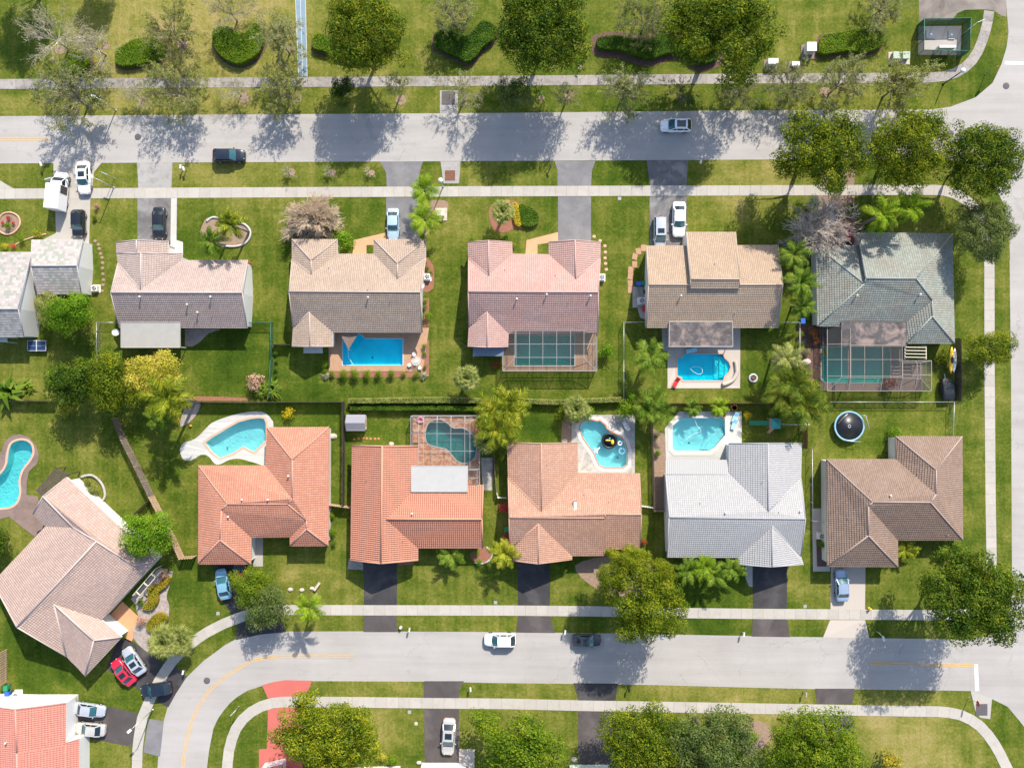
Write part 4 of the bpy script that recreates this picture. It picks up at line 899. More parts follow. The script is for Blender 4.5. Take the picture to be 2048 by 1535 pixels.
L['pale'] = leaf_mat('pale_sparse_leaf', [(.15, .165, .08), (.22, .225, .12), (.3, .285, .17), (.36, .32, .22)])
L['graygreen'] = leaf_mat('grey_green_leaf', [(.035, .065, .014), (.08, .115, .025), (.13, .16, .042), (.19, .205, .075)])
L['hedge'] = leaf_mat('hedge_leaf', [(.05, .11, .004), (.10, .18, .006), (.15, .225, .01), (.22, .26, .02)])
L['hedge_dark'] = leaf_mat('dark_hedge_leaf', [(.02, .06, .004), (.05, .115, .007), (.085, .16, .01), (.14, .19, .02)])
L['palm'] = leaf_mat('palm_frond', [(.03, .07, .006), (.075, .135, .01), (.135, .195, .02), (.22, .25, .045)])
L['palm_bright'] = leaf_mat('bright_palm_frond', [(.07, .13, .005), (.13, .215, .008), (.2, .27, .015), (.3, .33, .04)])
L['palm_yellow'] = leaf_mat('yellow_palm_frond', [(.045, .08, .005), (.13, .16, .008), (.24, .25, .018), (.37, .32, .045)])
L['palm_dark'] = leaf_mat('dark_palm_frond', [(.028, .06, .006), (.075, .115, .01), (.14, .165, .016), (.27, .235, .035)])
L['fan'] = leaf_mat('fan_palm_frond', [(.09, .12, .025), (.17, .19, .045), (.25, .26, .075), (.33, .32, .12)])
L['yellow'] = leaf_mat('yellow_leaf', [(.2, .17, .005), (.36, .29, .01), (.48, .38, .02), (.55, .45, .06)])
L['redleaf'] = leaf_mat('red_leaf', [(.12, .02, .012), (.25, .05, .025), (.35, .10, .04), (.12, .14, .02)])
L['rust'] = leaf_mat('rust_leaf', [(.14, .05, .02), (.27, .1, .035), (.38, .17, .07), (.3, .2, .08)])
L['flower'] = leaf_mat('red_flower', [(.06, .1, .01), (.45, .03, .04), (.55, .06, .09), (.6, .12, .15)])
L['blush'] = leaf_mat('blush_leaf', [(.22, .1, .07), (.36, .2, .15), (.46, .3, .23), (.25, .22, .08)])
L['croton'] = leaf_mat('mixed_croton_leaf', [(.08, .10, .01), (.2, .19, .012), (.33, .26, .02), (.26, .1, .03)])
def rv(r):
    while True:
        v = Vector((r.uniform(-1, 1), r.uniform(-1, 1), r.uniform(-1, 1)))
        if .05 < v.length < 1: return v.normalized()
def leaf(mb, p, nrm, size, r, asp=.55):
    t = nrm.cross(rv(r))
    if t.length < .05: t = nrm.cross(Vector((1, .3, .2)))
    t.normalize(); b = nrm.cross(t); l = size * r.uniform(.7, 1.3); w_ = l * asp
    mb.add([p - t * l / 2, p + b * w_ / 2 + nrm * l * .06, p + t * l / 2, p - b * w_ / 2 + nrm * l * .06], [(0, 1, 2, 3)])
def crown(seed, Rr, n_clump, n_leaf, size, hz=.62, clump=(.2, .34), gap=.0):
    """dome crown of leaf clumps; origin at crown centre"""
    r = random.Random(seed); mb = MB(); cl = []
    lob = [(r.uniform(0, 6.28), r.uniform(.08, .2), k) for k in (2, 3, 5)]
    for i in range(n_clump):
        a = i * 2.39996 + r.uniform(-.5, .5); q = math.sqrt((i + .5) / n_clump)
        edge = 1 + sum(m * math.cos(k * a + ph) for ph, m, k in lob) * .6
        rad = q * Rr * edge * r.uniform(.82, 1.0); cr = Rr * r.uniform(*clump)
        rad = max(0, rad - cr * .55)
        z = hz * Rr * math.sqrt(max(0, 1 - (rad / (Rr * 1.02)) ** 2)) * r.uniform(.4, 1.08) - hz * Rr * .15
        if r.random() < gap: continue
        cl.append((Vector((rad * math.cos(a), rad * math.sin(a), z)), cr))
        if q > .55 and r.random() < .7: cl.append((Vector((rad * math.cos(a + .2) * .93, rad * math.sin(a + .2) * .93, z - hz * Rr * r.uniform(.25, .55))), cr * .9))
    wt = [c[1] ** 2 for c in cl]; tot = sum(wt)
    for (c, cr), k in zip(cl, wt):
        sub = [(rv(r), r.uniform(.16, .3)) for _ in range(9)]
        for _ in range(int(n_leaf * k / tot)):
            d = rv(r)
            if d.z < -.25 and r.random() < .75: d.z = -d.z
            rr = cr * r.uniform(.72, 1.0)
            for sdir, sa in sub:
                if d.dot(sdir) > .82: rr *= 1 + sa; break
            p = c + Vector((d.x, d.y, d.z * .8)) * rr
            n_ = (d * 1.0 + rv(r) * .6 + Vector((0, 0, .2))).normalized()
            leaf(mb, p, n_, size, r)
    return mb.mesh('crown'), cl
def trunk(seed, cl, zc, Rr, rad=.26, m_top=.35):
    r = random.Random(seed); mb = MB(); zf = zc * .42
    mb.tube([(0, 0, -.1), (r.uniform(-.1, .1), r.uniform(-.1, .1), zf * .6), (0, 0, zf)], [rad * 1.25, rad, rad * .9], 9)
    tg = r.sample(cl, min(14, len(cl)))
    for c, cr in tg:
        e = c + Vector((0, 0, zc)); mid = Vector((e.x * .4, e.y * .4, zf + (e.z - zf) * .45)) + rv(r) * .25
        mb.tube([(0, 0, zf - .1), mid, e], [rad * .55, rad * .3, rad * .07], 6)
    return mb.mesh('trunk')
def grow(mb, leaves, r, p, d, ln, rad, lev, maxlev, spread, droop, lsize, nleaf, split, wind=Vector((0, 0, 0)), minr=.0):
    pts = [p]; rads = [rad]; q = p.copy(); dd = d.copy(); n_ = 4 if lev < maxlev else 3
    for i in range(n_):
        dd = (dd + rv(r) * .16 + Vector((0, 0, droop * (.5 if lev < 1 else 1))) + wind).normalized(); q = q + dd * ln / n_
        pts.append(q.copy()); rads.append(rad * (1 - .75 * (i + 1) / n_))
    mb.tube(pts, [max(q_, minr) for q_ in rads], 5 if lev == 0 else 3, cap=False)
    if lev >= maxlev - 1 and nleaf:
        for _ in range(nleaf if lev == maxlev else nleaf // 3):
            i = r.randrange(n_); pp = pts[i].lerp(pts[i + 1], r.random()) + rv(r) * lsize * .7
            leaf(leaves, pp, (rv(r) + Vector((0, 0, .8))).normalized(), lsize, r, .42)
    if lev < maxlev:
        for k in range(split):
            i = r.randrange(1, n_ + 1); a = pts[i]; b = (pts[i] - pts[i - 1]).normalized()
            nd = (b + rv(r) * spread).normalized()
            grow(mb, leaves, r, a, nd, ln * r.uniform(.5, .72), rads[i] * .75 + .004, lev + 1, maxlev, spread, droop, lsize, nleaf, split, wind, minr)
def feather_tree(seed, Rr=3.2, lim=10, nleaf=9, lsize=.2, maxlev=3, spread=.75, split=4, trunk_h=1.7, elev=(15, 70), droop=.0, rad=.07, minr=.0):
    r = random.Random(seed); br, lv = MB(), MB()
    br.tube([(0, 0, -.1), (.03, .02, trunk_h * .5), (0, 0, trunk_h)], [.15, .12, .11], 8)
    for i in range(lim):
        a = i * 2.39996 + r.uniform(-.3, .3); e = R(r.uniform(*elev))
        d = Vector((math.cos(a) * math.cos(e), math.sin(a) * math.cos(e), math.sin(e)))
        grow(br, lv, r, Vector((0, 0, trunk_h - r.uniform(0, .4))), d, Rr * r.uniform(.62, .85), rad, 0, maxlev, spread, droop, lsize, nleaf, split, minr=minr)
    return br.mesh('trunk'), lv.mesh('crown')
def frond(mb, base, az, elev, ln, r, lw=.5, npair=16, droop=1.15, lz=.05, ang=.75, wf=.07):
    """feather frond: curved rachis with two rows of leaflets"""
    pts = []; p = Vector(base); e = elev; n_ = 9
    for i in range(n_ + 1):
        pts.append(p.copy()); d = Vector((math.cos(az) * math.cos(e), math.sin(az) * math.cos(e), math.sin(e)))
        p = p + d * ln / n_; e -= droop / n_ * (1.2 if i > 3 else .7)
    mb.tube(pts, [.035 * (1 - .8 * i / n_) for i in range(n_ + 1)], 3, cap=False)
    for k in range(npair):
        t = .12 + .86 * k / (npair - 1); i = min(n_ - 1, int(t * n_)); a = pts[i].lerp(pts[i + 1], t * n_ - i)
        f = (pts[i + 1] - pts[i]).normalized(); sd = f.cross(Vector((0, 0, 1)))
        if sd.length < .1: sd = Vector((math.sin(az), -math.cos(az), 0))
        sd.normalize(); L_ = lw * (math.sin(math.pi * (t * .82 + .14)) ** .7) * r.uniform(.85, 1.15); w_ = L_ * wf + .014
        for s in (-1, 1):
            tip = a + (sd * s * ang + f * (1 - ang * .5)).normalized() * L_ + Vector((0, 0, lz * .5 - L_ * r.uniform(.12, .45)))
            mb.add([a - f * w_, a + f * w_, a.lerp(tip, .6) + f * w_ * .9 + Vector((0, 0, L_ * .06)), tip, a.lerp(tip, .6) - f * w_ * .9 + Vector((0, 0, L_ * .06))], [(0, 1, 2, 3, 4)])
def palm(seed, h, nf=15, ln=2.4, lw=.62, stems=1, droop=1.25, lean=.12, elev=(-5, 65), npair=16, trad=.13, wf=.08):
    r = random.Random(seed); tr, cr = MB(), MB()
    for s in range(stems):
        ba = r.uniform(0, 6.28); off = Vector((math.cos(ba), math.sin(ba), 0)) * (0 if stems == 1 else r.uniform(.25, .7))
        hh = h * (1 if s == 0 else r.uniform(.55, .95)); top = off + Vector((math.cos(ba) * lean * hh, math.sin(ba) * lean * hh, hh))
        tr.tube([off + Vector((0, 0, -.1)), off.lerp(top, .5) + Vector((0, 0, 0)), top], [trad * 1.3, trad, trad * .8], 8)
        for i in range(nf):
            az = i * 2.39996 + r.uniform(-.2, .2); el = R(elev[0] + (elev[1] - elev[0]) * (1 - (i / nf)) ** 1.0)
            frond(cr, top, az, el, ln * r.uniform(.85, 1.1), r, lw, npair, droop, wf=wf)
    return tr.mesh('trunk'), cr.mesh('fronds')
def fan_palm(seed, h, nf=26, pet=.8, fan=.75, seg=15):
    r = random.Random(seed); tr, cr = MB(), MB()
    tr.tube([(0, 0, -.1), (.04, .02, h * .5), (0, 0, h)], [.2, .16, .14], 9)
    for i in range(nf):
        az = i * 2.39996; el = R(62 - 72 * (i / nf)); pl = pet * r.uniform(.8, 1.15) * (.28 + .78 * i / nf)
        d = Vector((math.cos(az) * math.cos(el), math.sin(az) * math.cos(el), math.sin(el))); b = Vector((0, 0, h)) + d * pl
        cr.tube([(0, 0, h), b], [.025, .018], 3, cap=False)
        sd = Vector((-math.sin(az), math.cos(az), 0)); up = sd.cross(d).normalized() * -1
        if up.z < 0: up = -up
        for k in range(seg):
            a = -1.75 + 3.5 * k / (seg - 1); L_ = fan * (1 - .14 * abs(a)) * r.uniform(.9, 1.1)
            f = (d * math.cos(a) + sd * math.sin(a)).normalized(); t_ = b + f * L_ - Vector((0, 0, L_ * .28)) + up * .05; s2 = f.cross(up).normalized() * L_ * .075
            mid = b + f * L_ * .55 + up * .04
            cr.add([b, mid + s2, t_, mid - s2], [(0, 1, 2, 3)])
    return tr.mesh('trunk'), cr.mesh('fronds')
def rosette(seed, n_=34, ln=.9, w_=.1, elev=(15, 85)):
    """strappy plant: arching blade leaves from one base"""
    r = random.Random(seed); mb = MB()
    for i in range(n_):
        az = i * 2.39996; e = R(r.uniform(*elev)); l = ln * r.uniform(.7, 1.15); d = Vector((math.cos(az), math.sin(az), 0)); sd = Vector((-d.y, d.x, 0)) * w_ * r.uniform(.7, 1.2)
        p0 = d * .05; p1 = d * l * .5 * math.cos(e) + Vector((0, 0, l * .55 * math.sin(e) + .1)); p2 = d * l * (.55 + .45 * math.cos(e)) + Vector((0, 0, l * .4 * math.sin(e)))
        mb.add([p0 - sd * .5, p0 + sd * .5, p1 + sd, p2, p1 - sd], [(0, 1, 2, 4), (4, 2, 3)])
    return mb.mesh('leaves')
MESH = {}
for i in range(5):
    c, cl = crown(11 + i, 6.0, 84, 30000, .25, .66, (.13, .23)); MESH['big%d' % i] = (c, trunk(31 + i, cl, 7.4, 6), 6.0, 7.4)
for i in range(3):
    c, cl = crown(51 + i, 3.4, 40, 11000, .2, .78, (.19, .31)); MESH['mid%d' % i] = (c, trunk(61 + i, cl, 3.2, 3.4, .16), 3.4, 3.2)
for i in range(2):
    c, cl = crown(71 + i, 3.4, 34, 5600, .24, .7, (.17, .26), .12); MESH['airy%d' % i] = (c, trunk(77 + i, cl, 3.2, 3.4, .16), 3.4, 3.2)
for i in range(4): MESH['feather%d' % i] = feather_tree(81 + i, 3.4, 13, 10, .19, 3, .8, 4, 2.6, (0, 72)) + (3.1, 3.9)
for i in range(2): MESH['sparse%d' % i] = feather_tree(91 + i, 2.3, 9, 6, .13, 3, .75, 4, 2.0, (5, 75), 0, .04) + (2.1, 3.0)
for i in range(2): MESH['thin%d' % i] = feather_tree(101 + i, 3.2, 12, 4, .15, 3, .75, 4, 2.3, (5, 75), 0, .05) + (3.0, 3.6)
MESH['bare0'] = feather_tree(111, 3.5, 46, 3, .09, 3, .5, 7, 1.2, (0, 88), .0, .04, .016) + (4.1, 2.6)
MESH['bare1'] = feather_tree(112, 4.6, 15, 0, .06, 3, .8, 6, 2.2, (0, 75), .0, .13, .022) + (5.0, 3.6)
MESH['bare2'] = feather_tree(113, 1.1, 8, 3, .05, 3, .7, 4, .6, (20, 80), .0, .02) + (1.25, 1.0)
for i in range(2): MESH['shrub%d' % i] = (crown(121 + i, .7, 12, 800, .12, .95, (.4, .55))[0],)
MESH['shrub_open'] = (crown(125, .7, 13, 420, .15, .95, (.3, .45))[0],)
for k, a in dict(palm0=(131, 4.2, 15, 2.3, .6), palm1=(132, 3.4, 14, 2.2, .6), palm2=(133, 2.6, 13, 1.9, .5)).items(): MESH[k] = palm(*a)
MESH['palm_short'] = palm(134, 1.3, 15, 1.7, .48, 1, 1.2, .05)
MESH['palm_robust'] = palm(135, 3.6, 12, 2.5, .72, 1, 1.1, .06, (5, 60), 14, .16, .085)
MESH['clump0'] = palm(141, 3.4, 11, 1.9, .5, 6, 1.1, .2, (0, 75), 11, .06, .085)
MESH['clump1'] = palm(142, 3.2, 11, 2.2, .62, 6, 1.15, .2, (0, 75), 12, .07, .09)
MESH['fan0'] = fan_palm(151, 2.4); MESH['fan1'] = fan_palm(152, 2.2, 34, 1.0, .85)
MESH['rosette'] = (rosette(161),); MESH['banana'] = (rosette(162, 20, 2.2, .22, (25, 75)),)
def tree(key, px, py, rx, ry, leafm, label, group=None, bark='bark', zc=None, cat='tree', name='tree'):
    a = MESH[key]; Rr, z0 = a[2], a[3]
    tr, cr = (a[1], a[0]) if key[:3] in ('big', 'mid', 'air') else (a[0], a[1])
    if key[:3] in ('big', 'mid', 'air'): rx *= 1.07; ry *= 1.07
    zc_ = zc or z0 * (rx + ry) / 2 * PX / Rr
    k = (H - zc_ * 1.1) / F; sx, sy = rx * k / Rr, ry * k / Rr; sz = zc_ / z0
    loc = W(px, py, zc_ * 1.05); t = thing(name, label, cat, (loc.x, loc.y, 0), rnd.choice((0, math.pi)) + U(-.25, .25), group)
    t.scale = (sx, sy, sz)
    o1 = obj('trunk', tr, M[bark], t, local=True); o2 = obj('crown', cr, L[leafm] if leafm in L else M[leafm], t, local=True)
    if key[:3] in ('big', 'mid', 'air'): o2.location = (0, 0, z0)
    return t
def plant(key, px, py, r_px, leafm, label, cat='shrub', group=None, name='shrub', z=None, h=None, bark='palebark', rz=None):
    """palm or shrub with its root near (px, py); r_px = radius seen in the photograph"""
    a = MESH[key]; base = dict(palm0=2.15, palm1=2.05, palm2=1.75, palm_short=1.55, palm_robust=2.3, clump0=2.3, clump1=2.6, fan0=1.35, fan1=1.6, rosette=.8, banana=1.9).get(key, .75)
    s_ = r_px * PX / base; hh = dict(palm0=4.2, palm1=3.4, palm2=2.6, palm_short=1.3, palm_robust=3.6, clump0=2.9, clump1=2.8, fan0=2.2, fan1=2.0).get(key, .3) * s_ * (h or 1)
    loc = W(px, py, hh)
    t = thing(name, label, cat, (loc.x, loc.y, z or 0), U(0, 6.28) if rz is None else rz, group); t.scale = (s_, s_, s_ * (h or 1))
    if len(a) == 2: obj('trunk', a[0], M[bark], t, local=True); obj('fronds', a[1], L[leafm], t, local=True)
    else:
        o = obj('foliage' if key[:5] == 'shrub' else 'leaves', a[0], L[leafm], t, local=True)
        if key[:5] == 'shrub':
            o.location = (0, 0, .42)
            mb = MB(); mb.tube([(0, 0, -.05), (.05, 0, .3)], [.05, .03], 6); obj('stem', mb, M['bark'], t, local=True)
    return t
# big broadleaf trees
BIG = 'broadleaf trees'
for key, x, y, rx, ry, m, lab in [
 ('big0', 733, 66, 84, 88, 'oak', 'big dark broadleaf tree over the kidney hedge just right of the blue path'),
 ('big1', 1082, 62, 100, 90, 'oak', 'big broadleaf tree at the top edge shading the wavy hedge tip, middle of the park'),
 ('big2', 1442, 60, 120, 92, 'oak', 'widest dark broadleaf tree at the top edge, above the long wavy mulch bed'),
 ('big3', 1643, 305, 92, 88, 'yellowish', 'big tree on the verge closest to the white car on the upper road'),
 ('big4', 1817, 300, 80, 86, 'yellowish', 'big tree on the verge, middle one of three before the crossroads'),
 ('big0', 1960, 322, 84, 78, 'oak', 'big tree at the corner of the upper road and right hand road'),
 ('big3', 1942, 1190, 100, 104, 'dark', 'large round dark tree at the lower right road corner'),
 ('big3', 660, 1466, 103, 86, 'yellowish', 'big olive tree hanging over the red painted driveway'),
 ('mid0', 1046, 1490, 92, 70, 'fresh', 'bright green bushy tree at the bottom edge between two driveways'),
 ('big1', 1288, 1476, 90, 74, 'yellowish', 'olive tree at the bottom edge right of the shaded driveway'),
 ('big4', 1420, 1490, 92, 84, 'graygreen', 'grey green tree at the bottom edge, wedged beside the olive tree'),
 ('big0', 1630, 1492, 98, 84, 'fresh', 'bright green tree at the bottom edge, nearest the lower right lawn'),
 ('big1', 1966, 462, 60, 64, 'graygreen', 'grey green tree over the sidewalk right of the grey green roof'),
 ('mid1', 1975, 699, 50, 40, 'oak', 'dark olive tree overhanging the right hand sidewalk beside the kayaks'),
 ('mid2', 143, 628, 52, 46, 'bright', 'light green tree against the mottled white house'),
 ('mid0', 103, 617, 28, 38, 'olive', 'olive toned small tree touching the mottled white house'),
 ('mid1', 301, 1069, 52, 53, 'bright', 'round bright green tree between the angled house and plank fence'),
 ('mid2', 150, 768, 54, 58, 'dark', 'dark green tree left of the yellow crowned tree'),
 ('mid0', 226, 764, 48, 68, 'yellowish', 'olive tree squeezed between dark green and yellow crowned trees'),
 ('mid1', 312, 750, 56, 50, 'lemon', 'yellow crowned tree above the plank fence top'),
 ('mid2', -6, 1085, 30, 42, 'dark', 'dark tree cut by the left edge beside the brown pool deck'),
 ('mid0', 508, 1172, 42, 46, 'fresh', 'bright half of the twin trees by the blue coupe'),
 ('mid1', 538, 1208, 44, 52, 'graygreen', 'silvery half of the twin trees by the blue coupe')]:
    tree(key, x, y, rx, ry, m, lab, BIG)
for x, y, r_, lab in [(28, -122, 52, 'tree standing beyond the top edge, throwing the big shadow at the upper left'), (181, -171, 36, 'tree standing beyond the top edge, throwing the smaller shadow near the upper left')]:
    tree('big3', x, y, r_, r_ * 1.15, 'oak', lab, BIG, zc=8.2)
# the tree with an open middle in front of the salmon house: one trunk, several crown masses
t = tree('big2', 1290, 1205, 82, 82, 'yellowish', 'golden olive tree over the lower sidewalk with bare limbs showing', BIG, 'palebark')
for i, (x, y, rx, ry) in enumerate([(1262, 1118, 42, 34), (1310, 1140, 36, 30), (1222, 1150, 34, 36)]):
    c = bpy.data.objects.new('crown', MESH['mid%d' % i][0]); COL.objects.link(c); c.parent = t; setm(c, L['yellowish'])
    p = t.matrix_basis.inverted() @ W(x, y, 8.2); c.location = p; c.scale = (rx * PX / 3.4 / t.scale.x, ry * PX / 3.4 / t.scale.y, .8)
# feathery street trees
FE = 'feathery street trees'
for key, x, y, rx, ry, m, lab in [
 ('feather0', 136, 184, 62, 50, 'gray', 'wide feathery grey olive tree, leftmost on the upper verge'),
 ('feather1', 350, 182, 52, 48, 'olive', 'feathery olive tree on the upper verge above the dark sedan'),
 ('feather2', 565, 178, 46, 42, 'olive', 'feathery tree on the verge just left of the blue path end'),
 ('airy0', 688, 182, 28, 30, 'dark', 'small green tree standing in the big tree shadow on the upper verge'),
 ('sparse0', 795, 172, 34, 30, 'olive', 'small pale leaved sapling left of the bright sidewalk stretch'),
 ('sparse1', 925, 180, 36, 36, 'pale', 'small airy sapling beside the upper storm drain'),
 ('airy1', 1026, 187, 40, 38, 'graygreen', 'dense grey green tree right of the upper storm drain'),
 ('sparse0', 1133, 192, 30, 30, 'gray', 'thin shaded sapling near the small flag sign'),
 ('feather3', 1250, 180, 46, 44, 'gray', 'round feathery tree on the verge in front of the white car'),
 ('sparse1', 1362, 184, 30, 30, 'dark', 'faint dark sapling in the shadow above the white car'),
 ('feather0', 1481, 176, 36, 36, 'gray', 'compact feathery tree right above the road past the white car'),
 ('feather1', 1584, 172, 40, 42, 'gray', 'feathery tree in front of the white utility cabinets'),
 ('feather2', 1686, 162, 50, 54, 'gray', 'feathery tree below the capsule shaped hedge'),
 ('feather3', 1802, 166, 60, 54, 'olive', 'feathery tree below the twin green transformers'),
 ('feather0', 1768, 12, 38, 36, 'gray', 'feathery tree cut by the top edge above the capsule hedge'),
 ('feather1', 1292, 40, 46, 42, 'graygreen', 'grey feathery tree rooted in the long wavy hedge'),
 ('feather2', 906, 28, 44, 38, 'gray', 'feathery tree in the notch of the heart hedge beside the biggest shadow'),
 ('feather3', 560, 78, 44, 58, 'gray', 'feathery tree leaning over the blue path'),
 ('feather0', 338, 62, 54, 46, 'olive', 'feathery tree above the oval hedge'),
 ('thin0', 455, 18, 48, 38, 'pale', 'pale thin tree in the notch of the left heart hedge')]:
    tree(key, x, y, rx, ry, m, lab, FE, 'palebark')
BA = 'leafless trees'
for key, x, y, rx, ry, m, lab in [
 ('thin0', 97, 68, 58, 52, 'pale', 'pale almost leafless tree, left one above the small round hedge'),
 ('thin1', 182, 86, 46, 44, 'pale', 'pale almost leafless tree, right one above the small round hedge'),
 ('thin1', 268, 185, 36, 24, 'pale', 'bare pale sapling between two feathery trees beside the tall street lamp'),
 ('thin0', 470, 178, 34, 22, 'pale', 'bare pale sapling on the verge above the lone black car'),
 ('bare0', 624, 434, 54, 44, 'twig', 'dense round leafless tan tree touching the tan house roof'),
 ('bare1', 1634, 458, 74, 56, 'twig_gray', 'wide leafless grey tree above the grey green roof'),
 ('bare2', 575, 343, 20, 17, 'olive', 'tiny thin shrub tree, left of the three on the lower verge'),
 ('bare2', 656, 343, 18, 16, 'olive', 'tiny thin shrub tree, middle of the three on the lower verge'),
 ('bare2', 737, 344, 14, 14, 'twig', 'tiny bare twiggy tree by the driveway of the tan house')]:
    tree(key, x, y, rx, ry, m, lab, BA, 'twig_gray' if m != 'twig' else 'twig')
# palms
PA = 'palms'
for key, x, y, r_, m, lab in [
 ('palm_robust', 848, 379, 32, 'palm_bright', 'palm leaning over the sidewalk beside the globe lamp'),
 ('palm_robust', 848, 437, 36, 'palm_bright', 'palm at the driveway edge next to the silver blue sedan'),
 ('palm0', 470, 447, 34, 'palm_yellow', 'yellowish palm in the white edged curved bed'),
 ('palm1', 428, 478, 30, 'palm', 'green palm in the white edged curved bed'),
 ('palm_robust', 1299, 716, 38, 'palm', 'lone palm on the lawn left of the scalloped pool'),
 ('palm_robust', 1762, 432, 38, 'palm_bright', 'bright palm in front of the grey green house, left one'),
 ('palm_robust', 1812, 414, 36, 'palm_bright', 'bright palm in front of the grey green house, right one'),
 ('palm1', 1594, 512, 34, 'palm', 'dark palm at the upper end of the row by the sand roof'),
 ('palm0', 1602, 556, 36, 'palm', 'palm in the middle of the row by the sand roof'),
 ('palm1', 1604, 607, 28, 'palm', 'palm at the lower end of the row above the blue bin'),
 ('palm1', 1566, 716, 34, 'fan', 'greyish palm by the chain link line near the ring planter'),
 ('palm0', 338, 806, 50, 'palm_yellow', 'big yellow green palm above the plank fence'),
 ('palm2', 320, 838, 32, 'palm', 'small palm tucked under the big yellow green palm'),
 ('palm0', 615, 1207, 32, 'palm_bright', 'bright palm over the lower sidewalk beside the twin trees'),
 ('palm_short', 901, 1108, 30, 'palm', 'short palm under the eave of the orange roof'),
 ('palm2', 1006, 1110, 34, 'palm_yellow', 'yellow green palm between the orange and salmon roofs'),
 ('clump1', 1012, 836, 58, 'palm_yellow', 'big golden palm clump between two back gardens'),
 ('fan0', 973, 882, 26, 'fan', 'small fan palm against the kidney pool cage'),
 ('clump0', 1312, 814, 42, 'palm', 'palm clump behind the white tile house fence'),
 ('palm_short', 1385, 816, 20, 'palm', 'little palm behind the clipped corner pool, left one'),
 ('palm_short', 1437, 814, 22, 'palm_bright', 'little palm behind the clipped corner pool, right one'),
 ('palm2', 1372, 1136, 30, 'palm', 'leftmost palm of the row below the white tile roof'),
 ('palm2', 1404, 1130, 30, 'palm_bright', 'second palm from the left below the white tile roof'),
 ('palm2', 1433, 1146, 30, 'palm', 'third palm from the left below the white tile roof'),
 ('palm2', 1462, 1140, 28, 'palm', 'rightmost palm of the row below the white tile roof'),
 ('palm_short', 1812, 1098, 26, 'palm_yellow', 'short palm at the brown roof inner corner'),
 ('palm_short', 1898, 1092, 22, 'palm', 'short palm between the brown roof and round dark tree'),
 ('clump1', 1600, 784, 62, 'palm_dark', 'big dark palm clump with yellow fronds near the play set'),
 ('fan0', 1005, 424, 26, 'fan', 'fan palm in the bed with the yellow strip'),
 ('fan0', 933, 756, 28, 'fan', 'lone fan palm on the strip between two upper back gardens'),
 ('fan1', 330, 1282, 36, 'fan', 'pale fan palm beside the curving sidewalk, nearer the house'),
 ('fan1', 360, 1280, 32, 'fan', 'pale fan palm beside the curving sidewalk, nearer the road'),
 ('fan1', 1152, 818, 28, 'fan', 'silver fan palm rising from the bush by the slanted pool')]:
    plant(key, x, y, r_, m, lab, 'palm', PA, 'palm_tree', h=1.7 if key == 'palm_robust' and x > 1700 else (1.25 if key in ('palm0', 'palm1') else None))
for x, y, r_, lab in [(22, 784, 42, 'banana plant with broad leaves at the left edge'), (60, 772, 18, 'young banana plant right of the bigger one'), (106, 760, 24, 'banana plant touching the dark green tree'), (545, 776, 24, 'banana plant in the corner beside the blush shrub'), (526, 782, 18, 'smaller banana plant below the blush shrub')]:
    plant('banana', x, y, r_, 'palm', lab, 'plant', 'banana plants', 'banana_plant')
# clipped hedges with mulch rims
def hedge(label, pts, h, m, sm=4, dens=170, mulch=M['mulch'], grow_=.38, size=.15, group='clipped hedges'):
    o = spline(pts, sm) if sm else pts
    o = [tuple(p.xy) for p in G(o, h)]
    cx = sum(p[0] for p in o) / len(o); cy = sum(p[1] for p in o) / len(o)
    if mulch: mb = MB(); mb.sheet([offset(o, grow_)], .025); struct('flower_bed', mb, mulch)
    t = thing('hedge', label, 'hedge', (cx, cy, 0), 0, group)
    mb = MB(); mb.prism(offset(o, -.12), 0, h - .12); obj('branches', mb, M['hedge_core'], t)
    mb = MB(); r = random.Random(len(label)); A = abs(area2(o)) / 2; xs = [p[0] for p in o]; ys = [p[1] for p in o]
    def ins(x, y):
        c = False; j = len(o) - 1
        for i in range(len(o)):
            if (o[i][1] > y) != (o[j][1] > y) and x < (o[j][0] - o[i][0]) * (y - o[i][1]) / (o[j][1] - o[i][1]) + o[i][0]: c = not c
            j = i
        return c
    n_ = int(A * dens); k = 0
    while k < n_:
        x, y = r.uniform(min(xs), max(xs)), r.uniform(min(ys), max(ys))
        if not ins(x, y): continue
        k += 1; zz = h + .09 * noise.noise(Vector((x * .9, y * .9, 0))) + r.uniform(-.09, .05)
        leaf(mb, Vector((x, y, zz)), (rv(r) * .6 + Vector((.1, .2, .8))).normalized(), size, r, .7)
    for i in range(len(o)):
        a, b = Vector(o[i]), Vector(o[(i + 1) % len(o)]); l = (b - a).length
        if l < 1e-4: continue
        nn = Vector((b.y - a.y, a.x - b.x)).normalized() * (1 if area2(o) > 0 else -1)
        for _ in range(int(l * h * dens * .9)):
            p = a.lerp(b, r.random()) + nn * r.uniform(-.1, .06); leaf(mb, Vector((p.x, p.y, r.uniform(.05, h))), (Vector((nn.x, nn.y, .4)) + rv(r) * .7).normalized(), size, r)
    obj('foliage', mb, L[m], t); return t
M['hedge_core'] = rough_mat('hedge_core', (.025, .05, .008), .3, 3, 12, 1, .3)
Z1_ = (0, 0, 3.838); Z2_ = (500, 0, 3.838); Z3_ = (1000, 0, 3.838); Z4_ = (1500, 0, 3.655)
hedge('oval bright green clipped hedge left of the heart hedge', zm(*Z1_, [(880, 440), (890, 385), (955, 335), (1040, 295), (1140, 285), (1215, 297), (1252, 365), (1240, 428), (1160, 462), (1050, 490), (950, 502), (892, 484)]), 1.0, 'hedge')
